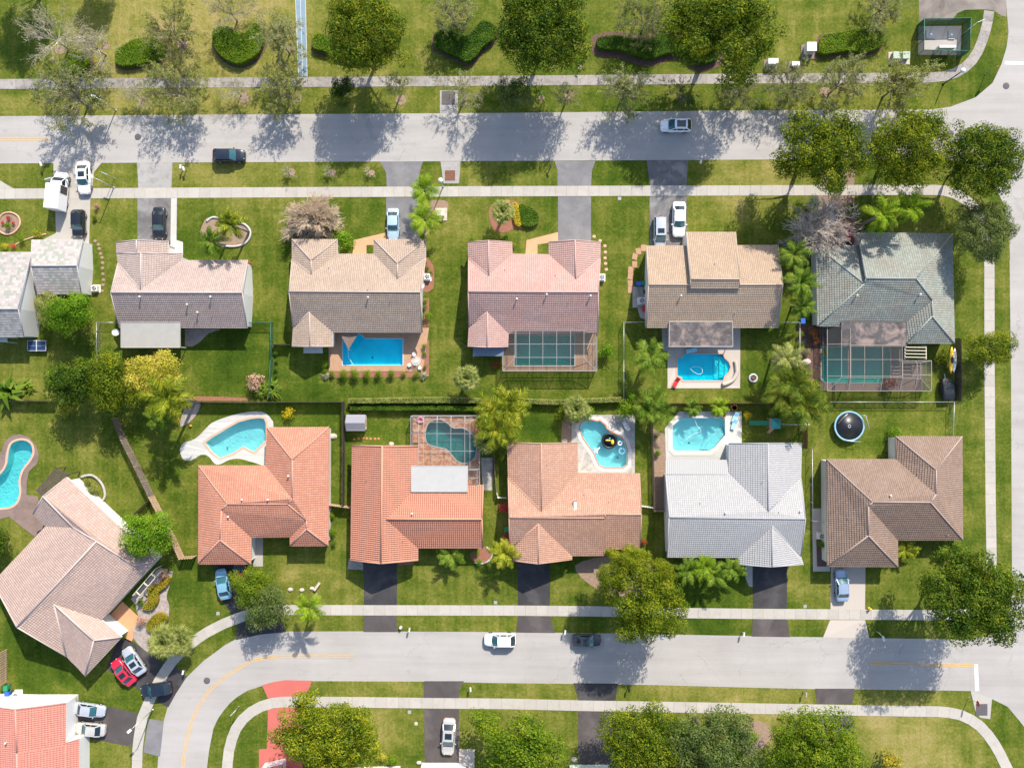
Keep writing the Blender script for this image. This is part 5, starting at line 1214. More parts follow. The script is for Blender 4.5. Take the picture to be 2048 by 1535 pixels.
hedge('heart shaped bright green clipped hedge left of the blue path', [(425, 62), (434, 54), (454, 52), (470, 60), (483, 66), (493, 60), (500, 50), (510, 46), (521, 54), (525, 70), (523, 88), (512, 108), (494, 120), (474, 126), (452, 118), (434, 102), (425, 82)], 1.1, 'hedge')
hedge('kidney shaped hedge partly under the dark tree right of the blue path', [(624, 80), (632, 68), (650, 69), (690, 86), (725, 98), (732, 114), (700, 116), (646, 101), (628, 96)], 1.0, 'hedge')
hedge('deep green heart shaped hedge left of the middle park tree', [(866, 82), (871, 64), (886, 57), (902, 59), (918, 68), (938, 68), (954, 50), (967, 40), (988, 50), (990, 74), (966, 92), (951, 112), (935, 122), (916, 114), (890, 102), (870, 92)], 1.1, 'hedge_dark')
hedge('long wavy hedge strip under the widest park tree', [(1195, 82), (1200, 74), (1240, 70), (1290, 78), (1330, 66), (1380, 82), (1420, 102), (1438, 115), (1400, 126), (1370, 106), (1335, 105), (1302, 116), (1265, 108), (1240, 98), (1200, 96)], 1.0, 'hedge_dark', 4, 170, M['mulch'], .9)
hedge('capsule shaped bright clipped hedge beside the white cabinets', zm(*Z4_, [(506, 345), (538, 255), (600, 240), (750, 216), (900, 204), (958, 225), (984, 290), (958, 338), (860, 370), (700, 368), (560, 390), (516, 382)]), 1.0, 'hedge')
hedge('small round clipped hedge under the pale bare trees', zm(*Z1_, [(475, 480), (530, 420), (600, 390), (650, 410), (672, 470), (640, 540), (590, 570), (480, 535)]), 1.0, 'hedge')
hedge('half round dark green clipped hedge in the bed with the yellow strip', zm(*A7, [(150, 115), (215, 115), (265, 150), (300, 205), (285, 255), (235, 278), (175, 265), (158, 200)]), .7, 'hedge_dark', 3, 190, M['mulch'], .15)
hedge('narrow bright yellow clipped hedge strip beside the fan palm', zm(*A7, [(95, 105), (130, 102), (150, 160), (166, 262), (125, 268), (105, 215)]), .6, 'yellow', 3, 190, M['mulch_red'], .3)
hedge('long yellow green hedge on top of the back garden line, left stretch', [(696, 797), (900, 794), (985, 798), (985, 806), (900, 805), (696, 806)], 1.7, 'olive', 0, 150, None)
hedge('long dark hedge low along the back garden line', [(700, 812), (900, 811), (970, 814), (970, 822), (900, 820), (700, 820)], 1.2, 'hedge_dark', 0, 150, None)
hedge('straw coloured hedge on the back garden line, right stretch', [(1048, 797), (1110, 800), (1180, 797), (1244, 794), (1244, 803), (1180, 805), (1110, 809), (1048, 806)], 1.3, 'olive', 0, 150, None)
hedge('serpentine olive hedge in the gravel bed of the angled house', zm(0, 1135, 3.838, [(1140, 150), (1200, 130), (1270, 70), (1305, 90), (1270, 150), (1215, 190), (1210, 260), (1160, 325), (1090, 310), (1130, 250)]), .7, 'croton', 3, 170, None)
hedge('oval olive hedge in the gravel bed of the angled house', zm(0, 1135, 3.838, [(1120, 440), (1170, 370), (1240, 350), (1280, 390), (1260, 430), (1190, 480), (1140, 485)]), .8, 'croton', 3, 170, None)
# garden shrubs
SH = 'garden shrubs'
for key, x, y, r_, m, lab in [
 ('shrub0', 690, 482, 24, 'bright', 'leafy bright green bush in the front corner of the tan house'), ('shrub0', 855, 631, 10, 'bright', 'round bright bush against the right wall of the tan house'),
 ('shrub0', 1211, 702, 18, 'bright', 'round bush with yellow leaves beside the teal pool cage'), ('shrub1', 1881, 714, 17, 'yellowish', 'round clipped olive bush left of the kayaks'),
 ('shrub1', 1787, 866, 15, 'bright', 'round lime bush at the brown roof corner by the trampoline'), ('shrub0', 665, 1063, 11, 'bright', 'bright bush on the right side of the coral roof'),
 ('shrub0', 664, 1030, 8, 'hedge', 'small bush by the coral house gate'), ('shrub_open', 579, 826, 15, 'yellow', 'yellow variegated plant on the shaded lawn near the freeform pool'),
 ('shrub0', 1492, 830, 10, 'yellow', 'yellow flowering bush by the blue loungers'), ('shrub0', 1250, 818, 22, 'hedge', 'shaded bush leaning over the slanted pool deck'),
 ('shrub0', 1262, 795, 14, 'bright', 'bright bush at the chain link corner on the back line'), ('shrub0', 1125, 825, 20, 'yellowish', 'yellow green half of the bush by the slanted pool'),
 ('shrub0', 1172, 824, 18, 'bright', 'right half of the bush by the slanted pool, with yellow flowers'), ('shrub_open', 1009, 1013, 14, 'flower', 'red flowering bush against the left wall of the salmon house'),
 ('shrub_open', 1010, 1075, 10, 'flower', 'lower red flowering bush against the salmon house'), ('shrub_open', 512, 764, 22, 'blush', 'blush pink shrub at the bottom of the chain link run'),
 ('shrub_open', 991, 729, 10, 'redleaf', 'dark red shrub left of the teal pool cage'), ('shrub0', 1624, 665, 14, 'rust', 'rust orange shrub left of the green pool cage, upper one'),
 ('shrub0', 1632, 680, 10, 'rust', 'rust orange shrub left of the green pool cage, lower one'), ('shrub0', 1642, 1087, 10, 'bright', 'bright bush in the side strip of the brown house'),
 ('shrub0', 500, 528, 8, 'rust', 'rust coloured shrub at the gable corner of the blush house'), ('shrub0', 18, 452, 9, 'hedge', 'green shrub in the middle of the round brick bed'),
 ('shrub_open', 18, 436, 6, 'flower', 'red flowers at the top of the round brick bed'), ('shrub_open', 7, 446, 5, 'flower', 'red flowers on the left of the round brick bed'),
 ('shrub_open', 28, 446, 5, 'flower', 'red flowers on the right of the round brick bed'), ('shrub0', 12, 492, 7, 'yellow', 'yellow flowers by the front wall of the mottled white house'),
 ('shrub_open', 28, 493, 6, 'flower', 'pink flowers by the front wall of the mottled white house'), ('shrub_open', 78, 468, 12, 'palm_yellow', 'spiky yellow green shrub in the bed by the white drive'),
 ('shrub0', 46, 480, 9, 'hedge', 'low green shrub in the bed of the mottled white house'), ('shrub_open', 330, 1146, 12, 'blush', 'red brown shrub at the top of the gravel bed'),
 ('shrub0', 284, 1203, 9, 'bright', 'lime shrub at the lower end of the serpentine hedge'), ('shrub_open', 285, 1240, 12, 'blush', 'pinkish shrub beside the terracotta path'),
 ('shrub0', 248, 1268, 8, 'bright', 'lime green shrub at the garage corner of the angled house'), ('shrub0', 151, 1396, 8, 'croton', 'brownish shrub behind the upper silver car in the left drive'),
 ('shrub0', 190, 978, 14, 'olive', 'straggly shrub in the stone ring behind the angled house'), ('shrub0', 178, 964, 10, 'olive', 'small straggly shrub at the top of the stone ring'),
 ('shrub0', 1120, 1128, 12, 'hedge_dark', 'dark bush between salmon roof and its driveway'), ('shrub0', 1128, 1140, 7, 'palm', 'pale spiky plant by the salmon house drive'),
 ('shrub0', 1287, 1083, 8, 'redleaf', 'reddish bush at the right end of the salmon roof'), ('shrub0', 1355, 1160, 16, 'hedge_dark', 'dark rounded bush at the left end of the palm row'),
 ('shrub0', 1504, 1470, 14, 'hedge', 'green bush near the bottom edge left of the bright tree'), ('shrub0', 1470, 1505, 18, 'hedge', 'green bush at the bottom edge beside the grey green tree'),
 ('shrub0', 767, 1510, 11, 'lemon', 'lime yellow bush at the bottom edge by the big olive tree'), ('shrub0', 786, 1516, 13, 'hedge', 'green bush at the bottom edge by the lime bush'),
 ('shrub_open', 1775, 1516, 26, 'croton', 'straw coloured shrub at the bottom edge of the lower right lawn'), ('shrub_open', 1025, 510 - 20, 8, 'palm_yellow', 'yellowish shrub at the tan path of the pink house'),
 ('shrub0', 1012, 477, 8, 'hedge_dark', 'dark shrub at the front of the pink house'), ('shrub0', 945, 480, 8, 'hedge', 'small shrub at the front left of the pink house'),
 ('shrub0', 933, 545, 8, 'hedge', 'small shrub by the left wall of the pink house'), ('shrub0', 928, 683, 7, 'hedge_dark', 'dark shrub by the lower left wall of the pink house'),
 ('shrub0', 1311, 872, 7, 'bright', 'small lime shrub along the white house side fence'), ('shrub0', 1314, 905, 9, 'hedge', 'dark shrub along the white house side fence'),
 ('shrub0', 352, 836, 12, 'lemon', 'yellow shrub under the big palm by the plank fence'), ('shrub0', 134, 818, 16, 'lemon', 'yellow shrub below the dark green tree on the left'),
 ('shrub0', 958, 1122, 8, 'bright', 'lime shrub in the rounded brick bed of the orange roofed house'), ('shrub0', 954, 1103, 8, 'hedge', 'green shrub under the right end of the orange roof'),
 ('shrub0', 1600, 668, 8, 'hedge', 'small shrub along the chain link by the rust shrubs'), ('shrub0', 1600, 690, 9, 'hedge_dark', 'dark shrub along the chain link below the rust shrubs'),
 ('shrub0', 1612, 704, 9, 'gray', 'grey shrub left of the green pool cage'), ('shrub_open', 1776, 765, 16, 'redleaf', 'brownish plants inside the green pool cage'),
 ('shrub_open', 1650, 705, 10, 'palm_dark', 'dark potted plant inside the green pool cage'), ('shrub0', 760, 524 - 22, 6, 'hedge', 'small shrub in the tan house entry court'),
 ('shrub0', 694, 828, 7, 'bright', 'small lime plant behind the garden shed'), ('shrub0', 516, 1145, 6, 'yellow', 'small yellow plant beside the concrete entry of the coral house'),
 ('shrub0', 668, 1112 - 26, 7, 'hedge_dark', 'dark shrub at the lower right corner of the coral roof'), ('shrub0', 1700, 420, 16, 'hedge_dark', 'dark bush beside the brown paver drive'),
 ('shrub0', 1730, 455, 14, 'hedge_dark', 'dark bush at the foot of the bright palms'), ('shrub0', 1625, 410, 16, 'hedge_dark', 'dark bush at the left of the brown paver drive'),
 ('shrub0', 195, 413, 7, 'blush', 'pinkish young shrub by the white drive'), ('shrub0', 190, 437, 6, 'hedge', 'low green shrub near the white drive edge')]:
    plant(key, x, y, r_, m, lab, 'shrub', SH)
POOLROW = 'round shrubs along the tan pool deck'
for i, (x, r_) in enumerate([(665, 8), (688, 12), (711, 13), (735, 10), (757, 10), (783, 10), (808, 7), (833, 8)]):
    plant('shrub%d' % (i % 2), x, 748, r_, 'hedge', 'round green shrub in the row below the deep blue pool', 'shrub', POOLROW)
for i, (x, y, r_) in enumerate([(849, 692, 7), (849, 707, 6), (850, 733, 5), (651, 727, 9), (651, 742, 7)]):
    plant('shrub%d' % (i % 2), x, y, r_, 'hedge', 'small green shrub beside the tan pool deck of the tan house', 'shrub', 'small shrubs at the sides of the tan pool deck')
for x, lab in [(651, 'pale straw tuft at the left end of the pool shrub row'), (847, 'pale straw tuft at the right end of the pool shrub row')]: plant('rosette', x, 751, 11, 'pale', lab, 'plant', 'straw tufts', 'grass_tuft')
for i, (x, y, r_) in enumerate([(552, 706, 6), (553, 722, 5), (552, 738, 6), (553, 752, 5)]):
    plant('shrub0', x, y, r_, 'hedge_dark', 'small dark shrub along the inside of the chain link run', 'shrub', 'shrubs along the chain link run')
for i, (x, y) in enumerate([(849, 524), (854, 537), (862, 545), (851, 603), (850, 614)]):
    plant('shrub0', x, y, 6, 'hedge', 'small shrub in the red mulch along the tan house wall', 'shrub', 'shrubs along the tan house wall')
# mulch, gravel and brick edged beds
bed([(400, 470), (410, 440), (425, 434), (448, 440), (480, 446), (500, 460), (498, 480), (480, 492), (450, 494), (415, 488)], M['mulch_tan'])
bed([(978, 418), (1000, 402), (1030, 402), (1048, 420), (1045, 445), (1010, 465), (985, 455)], M['mulch_red'], .024)
bed([(-6, 448), (4, 427), (20, 424), (38, 432), (40, 452), (26, 468), (8, 466)], M['mulch_tan'])
bed(zm(0, 1135, 3.838, [(1320, 20), (1310, 110), (1280, 220), (1300, 300), (1280, 440), (1200, 520), (1160, 640), (1100, 620), (1020, 520), (1060, 380), (1050, 290), (1130, 170), (1220, 90)]), M['gravel'])
bed([(1150, 1130), (1240, 1110), (1310, 1130), (1290, 1190), (1200, 1180)], M['mulch_tan'], .02)
bed([(846, 515), (866, 530), (868, 560), (865, 578), (846, 580)], M['mulch_red'])
bed([(845, 680), (858, 680), (858, 752), (845, 752)], M['mulch_red'], .022, 0)
bed([(652, 743), (856, 743), (856, 754), (652, 754)], M['mulch_red'], .02, 0)
bed([(848, 596), (858, 596), (858, 650), (848, 655)], M['mulch_red'], .022, 0)
bed([(1140, 828), (1125, 836), (1122, 880), (1143, 884)], M['paver_brown'], .022, 0)
bed([(868, 400), (895, 404), (892, 430), (872, 436), (862, 460), (848, 470), (842, 440), (850, 405)], M['mulch_tan'], .02)
bed([(1304, 855), (1332, 870), (1333, 1018), (1308, 1018)], M['mulch_tan'], .018, 0)
bed([(372, 801), (497, 801), (497, 796), (440, 793), (385, 792)], M['mulch_red'], .018, 0)
bed([(372, 812), (400, 806), (395, 826), (376, 846), (360, 850)], M['gravel'], .02)
bed([(942, 1104), (975, 1092), (984, 1108), (978, 1122), (958, 1126), (945, 1120)], M['mulch_red'], .024)
bed([(1632, 1075), (1653, 1075), (1653, 1132), (1634, 1132)], M['mulch'], .03, 0)
bed([(1596, 648), (1640, 648), (1640, 760), (1600, 760)], M['mulch'], .018, 0)
bed([(1545, 1470), (1520, 1440), (1480, 1455), (1470, 1490), (1500, 1510)], M['mulch_tan'], .02)
bed(zm(0, 380, 3.838, [(1420, 1065), (1700, 1065), (1600, 1100), (1530, 1170), (1480, 1200), (1420, 1200)]), M['gravel'], .02, 0)
bed([(962, 915), (985, 915), (985, 980), (965, 980)], M['deck_gray'], .018, 0)
bed([(1265, 573), (1295, 573), (1295, 640), (1280, 635), (1275, 615), (1265, 615)], M['deck_gray'], .02, 0)
bed([(1323, 656), (1338, 656), (1338, 702), (1326, 702)], M['deck_gray'], .018, 0)
for x, y, r_ in [(285, 200, 9), (488, 196, 12), (365, 88, 12), (583, 344, 8), (664, 345, 8), (744, 345, 6), (594, 196, 10), (802, 200, 11), (120, 100, 10), (212, 92, 8), (1138, 190, 10), (1650, 185, 12), (1160, 135, 5), (1083, 196, 6)]:
    bed([(x + r_ * math.cos(a), y + r_ * .9 * math.sin(a)) for a in [i * math.pi / 4 for i in range(8)]], M['mulch_tan'], .021, 3)
# ---------------------------------------------------------------- vehicles (front = +x)
def loft(mb, st, w, zlo=.2, bulge=.03):
    """car body from stations (x, width factor, top height)"""
    rings = []
    for x, f, zt in st:
        y = w * f; low = zlo + (.12 if abs(x) > abs(st[0][0]) * .97 else 0)
        half = [(0, zt + bulge), (.5 * y, zt + bulge * .75), (.86 * y, zt - .01), (.965 * y, zt - .07), (y, min(zt - .2, .68)), (y * .995, .45), (.95 * y, low + .04), (.8 * y, low)]
        rings.append([(x, -a, b) for a, b in reversed(half)] + [(x, a, b) for a, b in half[1:]])
    n_ = len(rings[0]); b = mb.add([p for r in rings for p in r], [(i * n_ + k, i * n_ + k + 1, (i + 1) * n_ + k + 1, (i + 1) * n_ + k) for i in range(len(rings) - 1) for k in range(n_ - 1)], True)
    mb.add(rings[0], [tuple(range(n_))]); mb.add(rings[-1], [tuple(reversed(range(n_)))])
STY = {   # length, width, stations, greenhouse: rear base, rear top, front top, front base x, belt z, roof z, sunroof
 'sedan': (4.7, 1.82, [(-2.35, .60, .6), (-2.32, .76, .78), (-2.24, .87, .9), (-2.05, .95, .95), (-1.5, .99, .98), (-.4, 1, .98), (.7, 1, .97), (1.2, .985, .95), (1.85, .95, .86), (2.12, .87, .79), (2.27, .74, .71), (2.34, .58, .64), (2.35, .4, .56)], (-1.72, -1.05, .32, 1.02, .95, 1.43)),
 'coupe': (4.35, 1.78, [(-2.17, .7, .62), (-2.13, .84, .86), (-1.9, .94, .96), (-1.3, .99, 1.0), (-.3, 1, .99), (.7, 1, .97), (1.15, .98, .94), (1.75, .92, .84), (2.05, .8, .73), (2.17, .6, .58)], (-1.62, -.9, .2, .95, .95, 1.38)),
 'suv': (4.75, 1.88, [(-2.37, .68, .7), (-2.34, .8, .95), (-2.25, .9, 1.03), (-2.0, .96, 1.07), (-1.4, 1, 1.08), (.3, 1, 1.08), (1.0, .995, 1.07), (1.6, .97, 1.02), (2.0, .91, .97), (2.2, .8, .88), (2.33, .64, .78), (2.37, .45, .66)], (-2.2, -1.55, .3, 1.08, 1.05, 1.62)),
 'minivan': (5.0, 1.92, [(-2.5, .84, .7), (-2.46, .91, 1.0), (-2.2, .97, 1.06), (-1.4, 1, 1.08), (.6, 1, 1.07), (1.4, .99, 1.03), (1.95, .94, .95), (2.3, .86, .86), (2.46, .72, .74), (2.5, .58, .62)], (-2.38, -2.1, .72, 1.62, 1.04, 1.74)),
}
PROTO = {}
def car_proto(style, sunroof):
    Ln, wd, st, (xr0, xr1, xf1, xf0, zb, zr) = STY[style]; w = wd / 2
    t = thing('car', 'x', 'car')
    mb = MB(); loft(mb, st, w)
    wb, wt = .90 * w, .77 * w
    # roof panel, slightly domed
    nx, ny = 6, 6; vs = []
    for i in range(nx + 1):
        for j in range(ny + 1):
            u, v = i / nx, j / ny * 2 - 1
            vs.append((xr1 + (xf1 - xr1) * u + .06 * (1 - v * v) * (1 if u > .9 else (-1 if u < .1 else 0)), v * wt, zr + .05 * (1 - v * v) * (.5 + .5 * math.sin(math.pi * u)) - .02 * abs(v) ** 4))
    mb.add(vs, [(i * (ny + 1) + j, (i + 1) * (ny + 1) + j, (i + 1) * (ny + 1) + j + 1, i * (ny + 1) + j + 1) for i in range(nx) for j in range(ny)], True)
    for s in (-1, 1):
        mb.bar((xf0 - .05, s * wb, zb - .02), (xf1, s * wt, zr), .09, .07); mb.bar((xr0 + .05, s * wb, zb - .02), (xr1, s * wt, zr), .13 if style in ('suv', 'minivan') else .16, .08)
        mb.bar((xf1, s * wt, zr - .03), (xr1, s * wt, zr - .03), .06, .08)
        for xm in ([-.25] if style in ('sedan', 'coupe') else [.0, -1.05]): mb.bar((xm, s * wb * 1.005, zb), (xm, s * wt * 1.02, zr), .08, .04)
    obj('body', mb, M['white'], t, local=True)
    def pane(nm, x0, x1, bul):
        m2 = MB(); vs = []
        for i in range(4):
            u = i / 3
            for j in range(7):
                v = j / 6 * 2 - 1; vs.append((x0 + (x1 - x0) * u + bul * (1 - v * v) * (1 - u * .5), v * (wb * .97 + (wt * .97 - wb * .97) * u), zb - .01 + (zr - zb) * u + .03 * u * (1 - v * v)))
        m2.add(vs, [(i * 7 + j, i * 7 + j + 1, (i + 1) * 7 + j + 1, (i + 1) * 7 + j) for i in range(3) for j in range(6)], True)
        obj(nm, m2, M['glass_teal'] if nm == 'windshield' else M['glass'], t, local=True)
    pane('windshield', xf0, xf1, .12); pane('rear_window', xr0, xr1, -.08)
    for s in (-1, 1):
        m2 = MB(); m2.add([(xr0 + .1, s * wb, zb), (xf0 - .1, s * wb, zb), (xf1, s * wt, zr - .03), (xr1, s * wt, zr - .03)], [(0, 1, 2, 3)]); obj('side_window', m2, M['glass'], t, local=True)
        m2 = MB(); m2.box((xf0 - .25, s * (w + .08), zb + .06), (.12, .2, .14)); m2.bar((xf0 - .25, s * (w - .04), zb), (xf0 - .25, s * (w + .04), zb + .05), .06); obj('mirror', m2, M['white'], t, local=True)
        m2 = MB(); xx = st[-3][0]; zz = st[-3][2]
        m2.box((xx - .12, s * w * .56, zz - .035), (.36, .2, .07), rz=-s * .6); obj('headlight', m2, M['lamp_white'], t, local=True)
        m2 = MB(); xx = st[1][0]; m2.box((xx + .06, s * w * .6, st[1][2] - .04), (.12, .3, .14), rz=s * .3); obj('taillight', m2, M['red'], t, local=True)
        for xw in (-Ln * .29, Ln * .3):
            m2 = MB(); m2.tube([(xw, s * (w - .2), .33), (xw, s * (w + .015), .33)], .33, 18); wh = obj('wheel', m2, M['tyre'], t, local=True)
            m2 = MB(); m2.tube([(xw, s * (w - .1), .33), (xw, s * (w + .025), .33)], .21, 12); obj('rim', m2, M['rim'], wh, local=True)
    # shut lines of bonnet, boot and doors
    m2 = MB(); xh = st[-3][0] - .12
    for s in (-1, 1): m2.bar((xf0 + .15, s * w * .82, zb + .012), (xh, s * w * .66, st[-4][2] + .0), .018, .02)
    for s in (-1, 1):
        for xm in (-.25, .75): m2.bar((xm, s * w * 1.0, zb - .1), (xm, s * w * 1.002, .45), .02, .02)
    obj('panel_gaps', m2, M['black'], t, local=True)
    m2 = MB(); m2.box((xf0 + .1, 0, zb + .015), (.1, wb * 1.7, .05)); obj('wiper_cowl', m2, M['black'], t, local=True)
    if sunroof:
        m2 = MB(); lx = .75 if sunroof == 1 else 1.35
        cx = xf1 - .28 - lx / 2; m2.box((cx, 0, zr + .05), (lx, wt * 1.35, .03)); obj('sunroof', m2, M['glass'], t, local=True)
    return t
def paintc(name, c, metal=.0, rough=.3): return paint('car_' + name, c, rough, metal, .6, .01)
PC = dict(white=paintc('white', (.76, .76, .75)), black=paintc('black', (.008, .009, .012)), navy=paintc('navy', (.008, .013, .024)), silver=paintc('silver', (.46, .48, .52), .35), ice=paintc('ice', (.40, .53, .66), .3),
          lblue=paintc('pale_blue', (.20, .40, .50), .3), gray=paintc('gray', (.045, .05, .055), .3), gold=paintc('champagne', (.5, .48, .44), .3), red=paintc('red', (.5, .012, .04)), maroon=paintc('maroon', (.11, .01, .03)), lilac=paintc('lilac', (.2, .2, .25), .2), steel=paintc('steel', (.3, .38, .5), .35))
def car(style, px, py, ang, col, label, length_px=None, sunroof=0, group='cars'):
    key = (style, sunroof); z = .8; loc = W(px, py, z); loc.z = .035
    s_ = (length_px * PX * (H - 1) / H / STY[style][0]) if length_px else 1
    mats = {'body': PC[col], 'mirror': PC[col]}
    if key not in PROTO:
        t = car_proto(style, sunroof); PROTO[key] = t
        t.location = loc; t.rotation_euler = (0, 0, R(ang)); t.scale = (s_, (s_ + 1) / 2, 1); t['label'] = label; t['group'] = group; remat(t, mats); return t
    return dup(PROTO[key], loc, R(ang), (s_, (s_ + 1) / 2, 1), label, group, mats)
car('suv', 1352, 251, 180, 'white', 'white car with dark panoramic roof driving along the upper road', 62, 2)
car('suv', 458, 311, 0, 'navy', 'black car parked on the lower edge of the upper road', 65)
car('sedan', 167, 355, -88, 'white', 'white sedan with sunroof beside the white box van', 66, 1)
car('suv', 157, 447, -90, 'black', 'black car in the white drive by the mottled white house', 56)
car('sedan', 318, 446, -90, 'black', 'black sedan in the worn drive of the blush roofed house', 65)
car('sedan', 786, 447, -90, 'ice', 'silver blue sedan in the drive of the tan house', 62)
car('sedan', 1358, 438, -91, 'white', 'white sedan beside the silver minivan', 71)
car('minivan', 1320, 463, -90, 'silver', 'silver minivan with sunroof beside the white sedan', 62, 1)
car('sedan', 1692, 474, -90, 'red', 'red car half hidden by the leafless grey tree', 58)
car('suv', 1660, 436, 90, 'lilac', 'pale lilac car under the leafless grey tree', 58)
car('suv', 1000, 1279, 180, 'white', 'tall white car at the kerb of the lower road', 64)
car('sedan', 1174, 1280, 0, 'gray', 'dark grey car with sunroof in tree shade on the lower road', 58, 1)
car('coupe', 446, 1168, 101, 'lblue', 'light blue coupe in the curved dark drive of the coral house', 62)
car('sedan', 480, 1145, 95, 'maroon', 'maroon car mostly hidden under the coral roof edge', 56)
car('sedan', 267, 1322, 124, 'silver', 'silver sedan with sunroof next to the red car', 62, 1)
car('sedan', 246, 1344, 130, 'red', 'red car with sunroof in the drive of the angled house', 60, 1)
car('suv', 312, 1378, 188, 'navy', 'black car blocking the curved sidewalk', 62)
car('sedan', 179, 1419, -8, 'silver', 'upper silver sedan in the drive at the lower left', 62)
car('sedan', 180, 1458, 175, 'gold', 'lower pale silver sedan in the drive at the lower left', 61)
car('sedan', 897, 1473, -93, 'gold', 'pale silver sedan with sunroof in the brown drive at the bottom edge', 73, 1)
car('sedan', 1684, 1170, 92, 'steel', 'steel blue sedan in the cream drive of the brown house', 65)
# white box van with its door open
p = W(117, 382, 1.2); t = thing('box_van', 'white box van with open door and tall cargo body, parked across the sidewalk', 'van', (p.x, p.y, .03), R(84), 'cars')
mb = MB(); mb.prism([(-2.85, -1.02), (.75, -1.02), (.75, 1.02), (-2.85, 1.02)], .45, 2.75, bottom=True); mb.box((-1.05, 0, 2.78), (3.4, 1.9, .06)); obj('cargo_box', mb, PC['white'], t, local=True)
mb = MB(); loft(mb, [(.75, .9, 1.25), (1.4, .98, 1.28), (1.9, .98, 1.22), (2.4, .94, 1.1), (2.75, .84, .98), (2.85, .7, .8)], 1.0, .3)
mb.add([(.75, -.85, 1.95), (1.35, -.8, 1.95), (1.35, .8, 1.95), (.75, .85, 1.95), (.75, -.95, 1.2), (.75, .95, 1.2)], [(0, 1, 2, 3), (4, 0, 3, 5)])
for s in (-1, 1): mb.bar((1.95, s * .88, 1.2), (1.35, s * .79, 1.95), .09); 
obj('body', mb, PC['white'], t, local=True)
mb = MB(); mb.add([(2.0, -.84, 1.22), (2.0, .84, 1.22), (1.37, .76, 1.93), (1.37, -.76, 1.93)], [(0, 1, 2, 3)]); obj('windshield', mb, M['glass'], t, local=True)
for s in (-1, 1):
    mb = MB(); mb.add([(.8, s * .93, 1.25), (1.9, s * .9, 1.24), (1.35, s * .8, 1.92), (.8, s * .84, 1.92)], [(0, 1, 2, 3)]); obj('side_window', mb, M['glass'], t, local=True)
    mb = MB(); mb.box((1.9, s * 1.14, 1.4), (.12, .22, .26)); obj('mirror', mb, M['black'], t, local=True)
    mb = MB(); mb.box((2.72, s * .62, .88), (.26, .3, .14)); obj('headlight', mb, M['lamp_white'], t, local=True)
    mb = MB(); mb.box((-2.87, s * .88, .7), (.06, .2, .2)); obj('taillight', mb, M['red'], t, local=True)
    for xw in (-1.75, 1.95):
        mb = MB(); mb.tube([(xw, s * .75, .38), (xw, s * 1.0, .38)], .38, 18); wh = obj('wheel', mb, M['tyre'], t, local=True); mb = MB(); mb.tube([(xw, s * .9, .38), (xw, s * 1.01, .38)], .22, 12); obj('rim', mb, M['rim'], wh, local=True)
mb = MB(); a = R(68); mb.bar((1.8, .95, 1.1), (1.8 - 1.05 * math.cos(a), .95 + 1.05 * math.sin(a), 1.1), .07, 1.1); obj('door', mb, PC['white'], t, local=True)
mb = MB(); mb.box((.1, -1.03, 1.6), (1.15, .03, 1.7)); obj('side_opening', mb, M['wood_dark'], t, local=True)
# ---------------------------------------------------------------- lamps, signs, mailboxes, utilities
def pole(name, label, cat, bx, by, h, rad=.06, m=M['metal'], group=None):
    p = W(bx, by); t = thing(name, label, cat, (p.x, p.y, 0), 0, group)
    mb = MB(); mb.tube([(0, 0, -.1), (0, 0, h)], [rad * 1.3, rad], 8); mb.lathe((0, 0, 0), [(rad * 2.4, 0), (rad * 2.2, .12), (rad * 1.2, .2)], 10); obj('pole', mb, m, t, local=True); return t
def at_head(bx, by, hx, hy):
    """height at which a vertical pole's top shows at (hx, hy)"""
    rb = math.hypot(bx - 1024, by - 767.5); rh = math.hypot(hx - 1024, hy - 767.5); return H * (1 - rb / rh)
LG = 'street lamps'
for bx, by, h, lab in [(886, 374, 3.6, 'globe street lamp by the lower storm drain on the upper road'), (1312, 1254, 4.4, 'globe street lamp beside the golden olive tree on the lower road'), (1886, 169, 4.9, 'globe street lamp with dark pole at the top right bend')]:
    t = pole('street_lamp', lab, 'street lamp', bx, by, h, .07, M['black'] if bx != 886 else M['metal'], LG)
    mb = MB(); mb.lathe((0, 0, h), [(.1, 0), (.3, .12), (.36, .32), (.26, .52), (.06, .6)], 14); obj('lamp_globe', mb, M['lamp_white'], t, local=True)
for bx, by, h, dx, dy, lab in [(232, 221, 4.6, -.7, .35, 'arm street lamp on the upper verge left of the bare sapling'), (228, 375, 5.0, -.55, .3, 'arm street lamp beside the white sedan and box van'), (306, 1418, 5.6, -.6, -.55, 'arm street lamp on the curving sidewalk by the lower left drive')]:
    t = pole('street_lamp', lab, 'street lamp', bx, by, h, .07, M['metal'], LG)
    mb = MB(); mb.tube([(0, 0, h - .1), (dx * .6, dy * .6, h + .12), (dx, dy, h + .1)], .04, 6); obj('arm', mb, M['metal'], t, local=True)
    mb = MB(); mb.box((dx * 1.25, dy * 1.25, h + .12), (.62, .34, .14), math.atan2(dy, dx)); obj('lamp_head', mb, M['lamp_white'], t, local=True)
